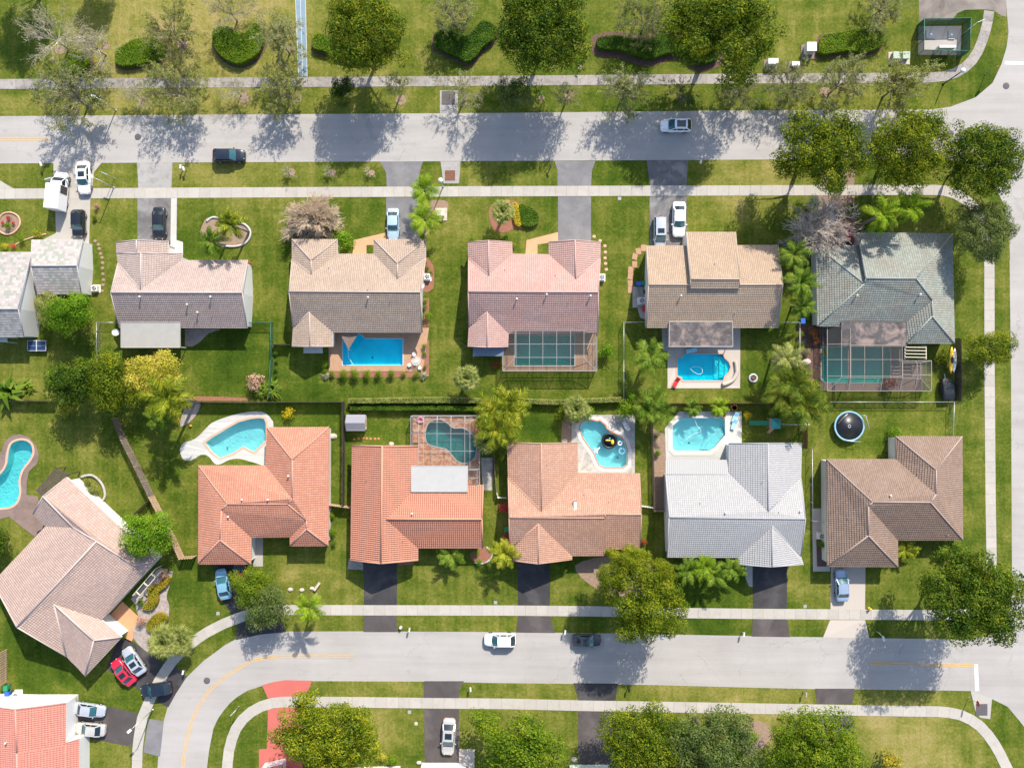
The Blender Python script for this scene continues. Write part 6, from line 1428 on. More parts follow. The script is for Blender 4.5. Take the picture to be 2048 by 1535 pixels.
def sign(label, bx, by, h, m, shape='rect', az=0., size=.6):
    t = pole('street_sign', label, 'sign', bx, by, h, .035, M['metal'], 'street signs')
    mb = MB(); n_ = 8 if shape == 'oct' else 4; q = Matrix.Rotation(az, 3, 'Z')
    pts = [(size * .5 * math.cos(R(22.5 + 45 * i)) / .924, h - .3 + size * .5 * math.sin(R(22.5 + 45 * i)) / .924) for i in range(8)] if shape == 'oct' else [(-size, h - .18), (size, h - .18), (size, h), (-size, h)]
    vs = [q @ Vector((x, -.03, z)) for x, z in pts] + [q @ Vector((x, .03, z)) for x, z in pts]; n_ = len(pts)
    mb.add(vs, [tuple(range(n_)), tuple(reversed(range(n_, 2 * n_)))] + [(i, i + n_, (i + 1) % n_ + n_, (i + 1) % n_) for i in range(n_)]); obj('sign_plate', mb, m, t, local=True); return t
sign('stop sign on thin post at the top right road bend', 1970, 149, 3.0, M['red'], 'oct', R(35), .75)
sign('stop sign by the lower right storm drain', 1937, 1393, 2.7, M['red'], 'oct', R(90), .75)
sign('pale blue street name sign between the lamp and the white drive', 229, 357, 3.0, M['cyan'], 'rect', R(-25), .45)
sign('small pale blue flag shaped sign above the bright sidewalk stretch', 1160, 134, 1.5, M['cyan'], 'rect', R(-30), .25)
sign('short white marker post in the shade by the flag sign', 1083, 190, 1.2, M['white'], 'rect', R(60), .14)
sign('white street name sign inside the road curve', 478, 1411, 2.6, M['white'], 'rect', R(45), .5)
def mailbox(px, py, label, m='white', az=0., z=1.0):
    p = W(px, py, .9); t = thing('mailbox', label, 'mailbox', (p.x, p.y, 0), az, 'mailboxes')
    mb = MB(); mb.box((0, 0, z * .5), (.1, .1, z)); obj('post', mb, M['wood'] if m != 'black' else M['black'], t, local=True)
    mb = MB(); pr = [(-.13, 0), (-.13, .14)] + [(.13 * math.cos(a), .14 + .13 * math.sin(a)) for a in [math.pi - i * math.pi / 8 for i in range(1, 8)]] + [(.13, .14), (.13, 0)]
    n_ = len(pr); mb.add([(y, -.28, z + zz) for y, zz in pr] + [(y, .28, z + zz) for y, zz in pr], [tuple(range(n_)), tuple(reversed(range(n_, 2 * n_)))] + [(i, (i + 1) % n_, n_ + (i + 1) % n_, n_ + i) for i in range(n_)]); obj('box', mb, M[m], t, local=True)
    return t
for a in [(83, 329, 'white mailbox at the road edge left of the white drive'), (362, 334, 'white mailbox right of the gray drive apron, nearer its post pair'), (368, 338, 'second white mailbox crowding the pair right of the gray apron'), (1101, 332, 'dark mailbox left of the fresh gray drive on the upper road', 'black'), (1401, 324, 'white mailbox right of the worn drive beneath the white car'),
          (819, 1258, 'tan mailbox on the lower road right of the orange house drive', 'beige'), (1130, 1263, 'white mailbox just behind the dark grey car'), (1487, 1267, 'white mailbox at the road end of the white tile house lawn'), (941, 1377, 'white mailbox right of the brown drive on the lower verge'),
          (1258, 1378, 'black mailbox right of the shaded drive on the lower verge', 'black'), (1611, 1387, 'grey stone based mailbox before the short dark apron at lower right', 'gray'), (367, 1343, 'white mailbox on the inside of the sidewalk curve')]:
    mailbox(*a, az=U(-.3, .3))
p = W(1762, 1270, .6); t = thing('mailbox', 'white mailbox on a bent pale post right of the cream apron', 'mailbox', (p.x, p.y, 0), 0, 'mailboxes')
mb = MB(); mb.tube([(-.4, .4, 0), (-.3, .35, .8), (0, 0, 1.1)], .07, 7); obj('post', mb, M['stone'], t, local=True); mb = MB(); mb.box((.1, -.3, 1.15), (.25, .7, .25), .25); obj('box', mb, M['white'], t, local=True)
p = W(801, 1255, .4); t = thing('stone_post', 'small pale stone marker beside the orange house apron', 'post', (p.x, p.y, 0)); mb = MB(); mb.lathe((0, 0, 0), [(.28, 0), (.26, .3), (.2, .5), (.24, .6), (.1, .75)], 9); obj('stone', mb, M['stone'], t, local=True)
def cabinet(px, py, wx, wy, h, m, label, pad=True, padc='conc', z=None):
    p = W(px, py, h); t = thing('utility_box', label, 'utility box', (p.x, p.y, 0), 0, 'utility boxes')
    mb = MB(); x, y = wx / 2, wy / 2; mb.prism([(-x, -y), (x, -y), (x, y), (-x, y)], .1, h - .08); mb.prism([(-x - .05, -y - .05), (x + .05, -y - .05), (x + .05, y + .05), (-x - .05, y + .05)], h - .08, h, bottom=True); obj('cabinet', mb, M[m], t, local=True)
    mb = MB(); mb.box((0, -y - .012, h * .5), (.05, .03, h * .7)); mb.box((x * .5, -y - .02, h * .55), (.08, .05, .18)); obj('door_trim', mb, M['gray'], t, local=True)
    if pad: mb = MB(); mb.box((0, -.15, .05), (wx + .8, wy + .9, .1)); obj('pad', mb, M[padc], t, local=True)
    return t
cabinet(1624, 93, 1.3, 1.2, 1.6, 'white', 'tallest white utility cabinet beside the capsule hedge', padc='deck_brown')
cabinet(1547, 122, 1.35, .7, 1.2, 'white', 'white utility cabinet left of the tall one, above the sidewalk', padc='deck_brown')
cabinet(1592, 127, 1.0, .5, .7, 'white', 'low white utility box between the two white cabinets', padc='deck_brown')
cabinet(1794, 110, .95, .95, .9, 'sage', 'left one of the twin sage green transformers', padc='stone'); cabinet(1813, 110, .95, .95, .9, 'sage', 'right one of the twin sage green transformers', padc='stone')
cabinet(881, 424, 1.0, .95, .9, 'beige', 'beige utility box on the lawn right of the tan house palms', padc='stone')
# manholes, drain grates, meter lids
def disc(name, label, cat, px, py, r, m, group, z=.03, sq=False):
    p = W(px, py); t = MB()
    if sq: t.box((0, 0, .012), (r * 2, r * 2, .024)); 
    else: t.lathe((0, 0, 0), [(r * 1.15, 0), (r * 1.15, .012), (r, .016), (r * .9, .012), (r * .85, .016)], 22)
    if sq:
        for k in range(4): t.box(((k - 1.5) * r * .42, 0, .03), (r * .16, r * 1.7, .014))
    o = obj(name, t, m, None, (p.x, p.y, z)); tag(o, label, cat, group)
for a in [(276, 274, 'manhole lid on the upper road left of the black car'), (2012, 172, 'manhole lid near the stop sign at the upper right bend'), (1901, 267, 'manhole lid on the upper road right of the big verge trees'), (414, 1360, 'manhole lid on the curve of the lower road')]: disc('manhole_cover', a[2], 'manhole cover', a[0], a[1], .42, M['iron'], 'manhole covers')
for a in [(900, 351, 'rusty drain grate in the lower apron of the upper road', 'rust', .75), (897, 196, 'dark drain grate in the upper apron of the upper road', 'iron', 1.0), (1963, 1418, 'dark drain grate at the lower right corner', 'iron', .85)]: disc('drain_grate', a[2], 'drain grate', a[0], a[1], a[4], M[a[3]], 'drain grates', .035, True)
for i, (x, y, lab) in enumerate([(1239, 397, 'grey meter lid below the upper sidewalk right of the pink house drive'), (991, 1204, 'grey meter lid above the lower sidewalk left of the salmon house drive'), (819, 1423, 'grey meter lid below the bottom sidewalk by the brown drive'), (1610, 1212, 'grey meter lid above the lower sidewalk by the cream drive'), (436, 1226, 'grey meter lid on the lawn by the light blue coupe'), (832, 1446, 'pale round lid on the lawn beside the brown drive')]): disc('meter_lid', lab, 'meter lid', x, y, .24, M['gray' if i < 5 else 'stone'], 'meter lids', .005, i < 5)
p = W(1740, 1217, .4); t = thing('fire_hydrant', 'yellow fire hydrant on the lower sidewalk right of the cream drive', 'fire hydrant', (p.x, p.y, .03)); mb = MB(); mb.lathe((0, 0, 0), [(.2, 0), (.2, .06), (.13, .08), (.13, .5), (.17, .52), (.15, .62), (.05, .72)], 12); obj('barrel', mb, M['yellow_pl'], t, local=True)
for s in (-1, 1): mb = MB(); mb.tube([(s * .1, 0, .42), (s * .26, 0, .42)], .07, 8); obj('nozzle', mb, M['yellow_pl'], t, local=True)
# air conditioners and bins
def ac(px, py, label, sz=.85):
    p = W(px, py, .8); t = thing('air_conditioner', label, 'air conditioner', (p.x, p.y, 0), 0, 'air conditioners')
    mb = MB(); mb.prism(offset([(-sz / 2, -sz / 2), (sz / 2, -sz / 2), (sz / 2, sz / 2), (-sz / 2, sz / 2)], 0), .08, .8); mb.box((0, 0, .04), (sz + .3, sz + .3, .08)); obj('casing', mb, M['offwhite'], t, local=True)
    mb = MB(); mb.lathe((0, 0, .8), [(sz * .4, 0), (sz * .4, .02)], 20); obj('fan_well', mb, M['black'], t, local=True)
    mb = MB()
    for k in range(5): a = k * 1.2566; mb.bar((0, 0, .83), (math.cos(a) * sz * .36, math.sin(a) * sz * .36, .83), .1, .015)
    mb.torus((0, 0, .83), sz * .38, .02, 20, 5); obj('fan_grille', mb, M['metal'], t, local=True)
for a in [(854, 553, 'air conditioner on the right wall of the tan house'), (1204, 554, 'air conditioner on the right wall of the pink house'), (188, 576, 'air conditioner at the lower corner of the mottled white house'), (1284, 601, 'air conditioner on the pavers left of the sand house'), (31, 1390, 'air conditioner above the white gable at the lower left'), (1644, 1072, 'air conditioner in the side strip of the brown house')]: ac(*a)
def bin_(px, py, m, label, az=0):
    p = W(px, py, .9); t = thing('wheelie_bin', label, 'bin', (p.x, p.y, 0), az, 'wheelie bins')
    mb = MB(); mb.add([(-.22, -.25, .05), (.22, -.25, .05), (.22, .25, .05), (-.22, .25, .05), (-.29, -.33, .95), (.29, -.33, .95), (.29, .33, .95), (-.29, .33, .95)], [(3, 2, 1, 0), (0, 1, 5, 4), (1, 2, 6, 5), (2, 3, 7, 6), (3, 0, 4, 7)]); obj('tub', mb, M[m], t, local=True)
    mb = MB(); mb.box((0, 0, .98), (.64, .72, .07)); mb.box((0, .39, .98), (.5, .08, .05)); obj('lid', mb, M[m], t, local=True)
    for s in (-1, 1): mb = MB(); mb.tube([(s * .2, .28, .1), (s * .28, .28, .1)], .1, 10); obj('wheel', mb, M['tyre'], t, local=True)
for a in [(1278, 567, 'blue', 'blue bin against the left wall of the sand house', 1.57), (1289, 566, 'green_pl', 'green bin against the left wall of the sand house', 1.57), (1606, 642, 'blue', 'blue bin at the left corner of the grey green house'), (14, 1388, 'blue', 'blue bin by the white gable at the lower left'), (11, 1376, 'green_pl', 'green bin by the white gable at the lower left'), (1013, 1058, 'green_pl', 'green bin by the left wall of the salmon house')]: bin_(*a)
p = W(1291, 583, .8); t = thing('kettle_grill', 'round black grill between bins and air conditioner of the sand house', 'grill', (p.x, p.y, 0)); mb = MB(); mb.lathe((0, 0, .45), [(.06, 0), (.3, .12), (.36, .28), (.3, .42), (.08, .52)], 16); obj('bowl', mb, M['black'], t, local=True)
for k in range(3): a = k * 2.094; mb = MB(); mb.bar((.15 * math.cos(a), .15 * math.sin(a), .5), (.3 * math.cos(a), .3 * math.sin(a), 0), .03); obj('leg', mb, M['black'], t, local=True)
p = W(1291, 617, .5); t = thing('storage_box', 'red storage box on the pavers left of the sand house', 'box', (p.x, p.y, 0)); mb = MB(); mb.box((0, 0, .25), (.75, .8, .5)); obj('tub', mb, M['red'], t, local=True); mb = MB(); mb.box((0, 0, .53), (.8, .85, .06)); obj('lid', mb, M['red'], t, local=True)
def dish(px, py, label, z, az):
    p = W(px, py, z); t = thing('satellite_dish', label, 'satellite dish', (p.x, p.y, 0), az, 'satellite dishes'); q = Matrix.Rotation(R(-35), 3, 'Y')
    mb = MB(); vs = []; n_ = 18
    for r_ in (0, .2, .38, .5):
        for k in range(n_): a = 2 * math.pi * k / n_; vs.append(q @ Vector((r_ * math.cos(a), r_ * math.sin(a), .4 * r_ * r_)) + Vector((0, 0, z)))
    mb.add(vs, [(i * n_ + k, i * n_ + (k + 1) % n_, (i + 1) * n_ + (k + 1) % n_, (i + 1) * n_ + k) for i in range(3) for k in range(n_)], True); obj('reflector', mb, M['lamp_white'], t, local=True)
    mb = MB(); mb.tube([(0, 0, 0), (0, 0, z)], .04, 6); mb.tube([(-.1, 0, z - .05), (-.55, 0, z + .25)], .02, 5); obj('mast', mb, M['metal'], t, local=True)
dish(231, 664, 'white satellite dish at the corner of the grey patio roof', 2.3, 2.6); dish(845, 569, 'white satellite dish on the right wall of the tan house', 1.8, .3)
# ---------------------------------------------------------------- fences
def fence(label, pts, h, kind, m, name='fence', group='garden fences', step=2.4, seg=None):
    P = [W(x, y) for x, y in pts]; c = P[0]; t = thing(name, label, 'fence', (c.x, c.y, 0), 0, group)
    posts = []
    for si, (a, b) in enumerate(zip(P, P[1:])):
        L_ = (b - a).length; d = (b - a).normalized(); sd = Vector((-d.y, d.x, 0)); n_ = max(1, round(L_ / step))
        for i in range(n_ + 1): posts.append(a.lerp(b, i / n_))
        mb = MB()
        if kind == 'board':
            k = int(L_ / .17)
            for i in range(k):
                s = 1 if i % 2 else -1; p = a + d * (L_ * (i + .5) / k); hh = h + .03 * math.sin(i * 7.3)
                mb.box((p.x + sd.x * .03 * s, p.y + sd.y * .03 * s, hh / 2 + .04), (.15, .022, hh), math.atan2(d.y, d.x))
            for z in (.3, h - .25): mb.bar(a + Vector((0, 0, z)), b + Vector((0, 0, z)), .05, .09)
            obj('boards', mb, M[seg[si] if seg else m], t)
        elif kind == 'wall':
            mb.bar(a + Vector((0, 0, h / 2)), b + Vector((0, 0, h / 2)), .14, h); mb.bar(a + Vector((0, 0, h + .03)), b + Vector((0, 0, h + .03)), .2, .07); obj('wall_panel', mb, M[m], t)
        else:
            mb.add([a, b, b + Vector((0, 0, h)), a + Vector((0, 0, h))], [(0, 1, 2, 3)]); obj('wire_mesh', mb, M[m], t)
            mb = MB(); mb.tube([a + Vector((0, 0, h)), b + Vector((0, 0, h))], .035, 6); obj('top_rail', mb, M['metal'] if m == 'mesh_gray' else M['green_metal'], t)
    last = None
    for p in posts:
        if last is not None and (p - last).length < .05: continue
        last = p; mb = MB()
        if kind == 'board': mb.box((p.x, p.y, h / 2), (.1, .1, h + .06))
        elif kind == 'wall': mb.box((p.x, p.y, h / 2 + .02), (.22, .22, h + .14))
        else: mb.tube([p, p + Vector((0, 0, h + .05))], .035, 6)
        obj('post', mb, M[m] if kind != 'wire' else (M['metal'] if m == 'mesh_gray' else M['green_metal']), t)
    return t
fence('weathered plank fence slanting between the two lower left gardens', [(237, 836), (254, 878), (280, 930), (309, 990), (340, 1050), (369, 1112), (394, 1110)], 2.0, 'board', 'wood_tan', seg=('wood', 'wood', 'wood', 'wood_tan', 'wood_tan', 'wood_tan'))
fence('dark plank fence along the back line from the left edge to the dark green tree', [(-60, 801), (60, 801), (118, 802)], 1.7, 'board', 'wood_dark')
fence('dark plank fence boxing in the garden of the coral house', [(372, 803), (500, 804), (600, 803), (689, 803), (690, 900), (689, 1010)], 1.8, 'board', 'wood_dark')
fence('short plank gate fence between coral and orange houses', [(657, 1006), (689, 1010), (703, 1012)], 1.7, 'board', 'wood_tan')
fence('red brown plank fence along the back line behind the clipped corner pool', [(1262, 805), (1400, 806), (1552, 805)], 1.8, 'board', 'wood_red')
fence('red brown plank fence beside the swing beam', [(1606, 822), (1606, 895)], 1.9, 'board', 'wood_red')
fence('grey plank fence between the slanted pool and the white tile house', [(1302, 838), (1304, 920), (1306, 1018)], 1.6, 'board', 'wood')
fence('yellowish plank gate at the left wall of the white tile house', [(1306, 1019), (1334, 1019)], 1.5, 'board', 'wood_tan')
fence('white lattice gate right of the salmon house', [(1282, 1010), (1304, 1013)], 1.2, 'board', 'white')
fence('white lattice gate between orange and salmon houses', [(994, 985), (996, 993), (1012, 994)], 1.1, 'board', 'white')
fence('dark plank fence behind the kayaks and covered trailer', [(1908, 678), (1909, 740), (1909, 801)], 1.9, 'board', 'wood_dark')
fence('dark plank fence piece joining the slanting fence to the angled house', [(278, 1024), (302, 1001)], 1.7, 'board', 'wood_dark')
fence('short dark plank fence at the left of the tan pool garden', [(549, 689), (584, 690)], 1.6, 'board', 'wood_dark')
fence('slatted tan plank fence at the left edge above the white gable', [(14, 1298), (14, 1362)], 1.9, 'board', 'wood_tan')
fence('low wood fence by the narrow strip right of the kidney pool cage', [(987, 900), (993, 985)], 1.2, 'board', 'wood')
fence('grey chain link fence around the left garden of the blush house', [(202, 722), (202, 646), (240, 646)], 1.3, 'wire', 'mesh_gray')
fence('green tinted chain link run right of the blush house lawn', [(502, 646), (547, 646), (546, 720), (543, 794)], 1.4, 'wire', 'windscreen_thin')
fence('chain link fence left of the lone palm', [(1293, 645), (1245, 646), (1245, 720), (1245, 800)], 1.4, 'wire', 'mesh_gray')
fence('chain link fence right of the ring planter', [(1558, 646), (1593, 646), (1593, 752)], 1.4, 'wire', 'mesh_gray')
fence('chain link fence round the trampoline garden', [(1655, 803), (1780, 803), (1899, 803), (1897, 872)], 1.3, 'wire', 'mesh_gray')
fence('pale chain link fence left of the brown house', [(1618, 896), (1619, 1038), (1652, 1042)], 1.3, 'wire', 'mesh_gray')
# lift station enclosure, top right
c = W(1878, 83); t = thing('fence', 'square dark green screened fence around the concrete utility slab', 'fence', (c.x, c.y, 0), 0, 'garden fences')
B = [W(1834, 51), W(1926, 49), W(1923, 114), (W(1833, 112))]
for i in range(4):
    a, b = B[i], B[(i + 1) % 4]; mb = MB(); mb.add([a, b, b + Vector((0, 0, 2.1)), a + Vector((0, 0, 2.1))], [(0, 1, 2, 3)]); obj('screen_panel', mb, M['windscreen'], t)
    mb = MB(); mb.tube([a + Vector((0, 0, 2.1)), b + Vector((0, 0, 2.1))], .05, 6); obj('top_rail', mb, M['green_metal'], t)
    for k in range(3):
        p = a.lerp(b, k / 3); mb = MB(); mb.tube([p, p + Vector((0, 0, 2.15))], .045, 6); obj('post', mb, M['green_metal'], t)
flat('concrete_slab', [(1837, 53), (1923, 52), (1921, 111), (1836, 110)], M['conc'], .02)
for i, (x, y, lab) in enumerate([(1861, 70, 'left grey hatch in the fenced utility slab'), (1902, 71, 'right grey hatch in the fenced utility slab')]):
    p = W(x, y); t = thing('hatch', lab, 'hatch', (p.x, p.y, .02), 0, 'utility hatches'); mb = MB(); mb.box((0, 0, .07), (1.4 if i == 0 else .95, 1.3, .14)); obj('lid', mb, M['gray'], t, local=True); mb = MB(); mb.lathe((0, 0, .14), [(.16, 0), (.16, .05), (.1, .07)], 10); obj('cap', mb, M['lamp_white'], t, local=True)
p = W(1893, 95, 1.3); t = thing('control_panel', 'white control panel on its rack inside the fenced slab', 'control panel', (p.x, p.y, 0)); mb = MB(); mb.box((0, 0, 1.2), (2.4, .35, .9)); obj('panel', mb, M['offwhite'], t, local=True)
for s in (-1, 0, 1): mb = MB(); mb.box((s * 1.1, .1, .45), (.1, .1, .9)); obj('leg', mb, M['metal'], t, local=True)
p = W(1923, 70); t = thing('antenna_mast', 'white antenna leaning over the green screened fence', 'antenna', (p.x, p.y, 0)); mb = MB(); mb.tube([(0, 0, 0), (0, 0, 4.2)], .045, 6); obj('mast', mb, M['white'], t, local=True); mb = MB(); mb.bar((0, 0, 4.1), (.95, .4, 4.2), .07); obj('arm', mb, M['white'], t, local=True)
# ---------------------------------------------------------------- garden things
def slat_roof(name, label, cat, pts, z, n_, m, across, th=.1):
    P = [W(x, y, z) for x, y in pts]; c = sum(P, Vector()) / 4; t = thing(name, label, cat, (c.x, c.y, 0))
    for i in range(n_):
        u = (i + .5) / n_; mb = MB(); mb.bar(P[0].lerp(P[1], u), P[3].lerp(P[2], u), th, .14) if across else mb.bar(P[0].lerp(P[3], u), P[1].lerp(P[2], u), th, .14); obj('beam', mb, M[m], t)
    for a, b in ((0, 1), (3, 2)) if across else ((0, 3), (1, 2)): mb = MB(); mb.bar(P[a] - Vector((0, 0, .14)), P[b] - Vector((0, 0, .14)), .1, .16); obj('crossbeam', mb, M[m], t)
    for p in P: mb = MB(); mb.box((p.x, p.y, z / 2 - .08), (.12, .12, z - .16)); obj('post', mb, M[m], t)
    return t
slat_roof('pergola', 'dark slatted pergola at the back of the angled house', 'pergola', zm(*A0, [(275, 850), (425, 680), (540, 715), (330, 895)]), 2.6, 12, 'wood_dark', True, .24)
slat_roof('pergola', 'four pale open beams beside the green pool cage', 'pergola', zm(1500, 380, 3.655, [(1135, 1135), (1290, 1138), (1290, 1235), (1135, 1232)]), 2.5, 4, 'beige', False, .11)
slat_roof('trellis', 'pale open trellis frame along the front of the angled house', 'trellis', zm(0, 1135, 3.838, [(1015, 215), (1190, 10), (1225, 35), (1045, 245)]), 2.3, 3, 'beige', True, .14)
p = W(73.5, 691, .76); t = thing('ping_pong_table', 'dark blue game table with white lines and net below the mottled white house', 'table', (p.x, p.y, 0))
mb = MB(); mb.box((0, 0, .74), (2.74, 1.52, .05)); obj('table_top', mb, M['navy'], t, local=True); mb = MB()
for y in (-.74, .74): mb.box((0, y, .768), (2.74, .05, .006))
for x in (-1.35, 1.35): mb.box((x, 0, .768), (.05, 1.44, .006))
mb.box((0, 0, .767), (2.6, .02, .006)); obj('lines', mb, M['white'], t, local=True); mb = MB(); mb.box((0, 0, .84), (.03, 1.7, .15)); obj('net', mb, M['lamp_white'], t, local=True)
for x in (-1, 1):
    for y in (-.55, .55): mb = MB(); mb.box((x, y, .36), (.06, .06, .72)); obj('leg', mb, M['black'], t, local=True)
# shed
p = W(716, 844); t = thing('shed', 'small grey shed with light front in the corner of the orange house garden', 'shed', (p.x, p.y, 0)); x, y = 1.3, 1.05
mb = MB(); mb.prism([(-x, -y), (x, -y), (x, y), (-x, y)], 0, 1.75); mb.add([(x, -y, 1.75), (x, y, 1.75), (x, 0, 2.25), (-x, -y, 1.75), (-x, y, 1.75), (-x, 0, 2.25)], [(0, 1, 2), (5, 4, 3)]); obj('wall', mb, M['beige'], t, local=True)
mb = MB(); mb.add([(-x - .12, -y - .15, 1.66), (x + .12, -y - .15, 1.66), (x + .12, 0, 2.3), (-x - .12, 0, 2.3), (x + .12, y + .15, 1.66), (-x - .12, y + .15, 1.66)], [(0, 1, 2, 3), (3, 2, 4, 5)]); obj('roof', mb, paint('shed_roof', (.2, .2, .22), .8), t, local=True); mb = MB(); mb.box((x + .02, 0, .9), (.04, 1.0, 1.6)); obj('door', mb, M['wood_tan'], t, local=True)
# pots behind the shed
def pot(px, py, label, r_=.28, m='terra'):
    p = W(px, py, .4); t = thing('plant_pot', label, 'plant pot', (p.x, p.y, .02), 0, 'plant pots'); mb = MB(); mb.lathe((0, 0, 0), [(r_ * .65, 0), (r_ * .95, .36), (r_ * 1.08, .36), (r_ * 1.08, .44), (r_ * .85, .44), (r_ * .8, .36)], 14); obj('pot', mb, M[m], t, local=True); mb = MB(); mb.lathe((0, 0, .34), [(r_ * .82, 0), (r_ * .8, .02)], 12); obj('soil', mb, M['mulch'], t, local=True)
for a in [(698, 815, 'terracotta pot left of two more behind the shed'), (713, 816, 'terracotta pot, middle of three behind the shed'), (720, 822, 'terracotta pot right of two more behind the shed'), (1469, 815, 'terracotta pot on the wall by the blue loungers', .45), (1448, 830, 'round terracotta pot at the corner of the clipped corner pool', .3)]: pot(*a)
# stepping stones
def stones(pts, label, m, group, size=.22, rect=None):
    proto = None
    for i, (x, y) in enumerate(pts):
        p = W(x, y)
        if proto is None:
            mb = MB()
            if rect: mb.box((0, 0, .03), (rect[0], rect[1], .06))
            else: mb.lathe((0, 0, 0), [(size, 0), (size, .04), (size * .9, .055)], 14, squash=(1, .9))
            o = proto = obj('stepping_stone', mb, m, None, (p.x, p.y, 0))
        else: o = proto.copy(); COL.objects.link(o); o.location = (p.x, p.y, 0); o.rotation_euler = (0, 0, U(-.25, .25))
        tag(o, label, 'stepping stone', group)
stones([(708, 878), (717, 876.5), (726, 875.5), (733.5, 876.5), (741, 877), (750, 877), (757, 877)], 'small terracotta stepping stone in the row above the orange roof', M['terra'], 'terracotta stepping stones', .2)
stones(zm(*A7, [(722, 357), (768, 390), (805, 430), (808, 478), (806, 523), (810, 565), (816, 610)]), 'pale round stepping stone in the trail right of the pink house', M['coping_pink'], 'round stepping stones', .26)
stones(zm(0, 380, 3.838, [(730, 392), (756, 420), (762, 452), (772, 490), (783, 520), (788, 560), (786, 600), (790, 645), (795, 690), (790, 730), (785, 775)]), 'irregular pale stepping stone in the trail right of the mottled white house', M['mulch_tan'], 'irregular stepping stones', .27)
stones(zm(*A7, [(1100, 445), (1062, 470), (1035, 510), (1033, 570), (1003, 612), (1000, 660), (1000, 715), (1000, 765)]), 'brown paver in the trail left of the sand house', M['deck_tan'], 'brown pavers', .3, (.75, .95))
# trampoline
p = W(1699, 852, .9); t = thing('trampoline', 'round black trampoline with pale blue rim and loose bent poles', 'trampoline', (p.x, p.y, 0))
mb = MB(); mb.lathe((0, 0, .84), [(2.02, 0), (2.02, .02)], 40); obj('mat', mb, M['black'], t, local=True); mb = MB(); mb.torus((0, 0, .87), 2.12, .13, 44, 8); mb.v = [(x, y, .87 + (z - .87) * .3) for x, y, z in mb.v]; obj('rim_pad', mb, paint('rim_pad', (.18, .36, .45), .6), t, local=True)
mb = MB(); mb.torus((0, 0, .87), .2, .03, 18, 5); obj('ring_mark', mb, M['white'], t, local=True)
for k in range(6): a = k * 1.047; mb = MB(); mb.tube([(2.1 * math.cos(a), 2.1 * math.sin(a), 0), (2.1 * math.cos(a), 2.1 * math.sin(a), .85)], .035, 6); obj('leg', mb, M['metal'], t, local=True)
for pts in ([(-1.7, .4, .95), (-1.1, 1.3, 1.35), (-.5, 1.85, 1.5)], [(1.45, 1.65, 1.3), (2.1, 1.6, 1.5), (2.75, -.2, 1.3), (2.4, -.4, 1.0)], [(-1.0, -2.0, .95), (.3, -2.2, 1.1), (1.5, -2.25, 1.2)]): mb = MB(); mb.tube(pts, .045, 6); obj('loose_pole', mb, M['metal'], t, local=True)
# play set
p = W(1541, 845); t = thing('play_set', 'garden play set with teal canopy, slide and swing beam', 'play set', (p.x, p.y, 0))
mb = MB(); a = [(-.7, -.75, 2.5), (.7, -.75, 2.5), (.7, .75, 2.5), (-.7, .75, 2.5), (0, 0, 3.0)]; mb.add(a, [(0, 1, 4), (1, 2, 4), (2, 3, 4), (3, 0, 4)]); obj('canopy', mb, M['teal_pl'], t, local=True)
for sx in (-.6, .6):
    for sy in (-.65, .65): mb = MB(); mb.box((sx, sy, 1.28), (.1, .1, 2.5)); obj('post', mb, M['wood_tan'], t, local=True)
mb = MB(); mb.box((0, 0, 1.3), (1.3, 1.4, .1)); obj('platform', mb, M['wood_tan'], t, local=True)
mb = MB(); mb.add([(-.7, -.28, 1.35), (-.7, .28, 1.35), (-3.2, .28, .2), (-3.2, -.28, .2)], [(0, 1, 2, 3)])
for s in (-1, 1): mb.bar((-.7, s * .3, 1.43), (-3.2, s * .3, .28), .06, .22)
obj('slide', mb, M['green_pl'], t, local=True); mb = MB(); mb.bar((.6, -.15, 2.2), (5.0, -.15, 2.2), .1, .12); obj('swing_beam', mb, M['white'], t, local=True)
for s in (-1, 1): mb = MB(); mb.bar((4.5, -.15, 2.15), (4.4, -.15 + s * 1.0, 0), .08); obj('brace', mb, M['white'], t, local=True)
for x in (1.6, 2.7): 
    mb = MB(); mb.box((x, -.15, .5), (.45, .2, .04)); sw = obj('swing_seat', mb, M['blue'], t, local=True)
    for s in (-1, 1): mb = MB(); mb.tube([(x + s * .2, -.15, .5), (x + s * .2, -.15, 2.2)], .012, 4); obj('chain', mb, M['metal'], sw, local=True)
mb = MB(); mb.bar((-.1, -.75, 1.3), (-.35, -1.5, 0), .5, .06); obj('ladder', mb, M['wood_tan'], t, local=True)
# loungers and chairs
def lounger(px, py, az, m, label):
    p = W(px, py, .4); t = thing('sun_lounger', label, 'lounger', (p.x, p.y, .03), az, 'sun loungers'); mb = MB(); mb.box((-.25, 0, .34), (.9, .6, .05)); mb.bar((.2, 0, .34), (.8, 0, .72), .6, .05); obj('seat', mb, M[m], t, local=True)
    for x in (-.6, .3):
        for y in (-.25, .25): mb = MB(); mb.box((x, y, .16), (.04, .04, .32)); obj('leg', mb, M['white'], t, local=True)
lounger(1470, 835, 1.2, 'cyan', 'pale blue lounger, upper one by the clipped corner pool'); lounger(1468, 849, 1.3, 'cyan', 'pale blue lounger, lower one by the clipped corner pool'); lounger(1352, 765, 1.1, 'red', 'red lounge chair at the corner of the cream pool deck'); lounger(1252, 851, -1.0, 'metal', 'grey lounger in the shade by the slanted pool')
lounger(1382, 701, .2, 'cyan', 'pale lounger below the stained patio roof')
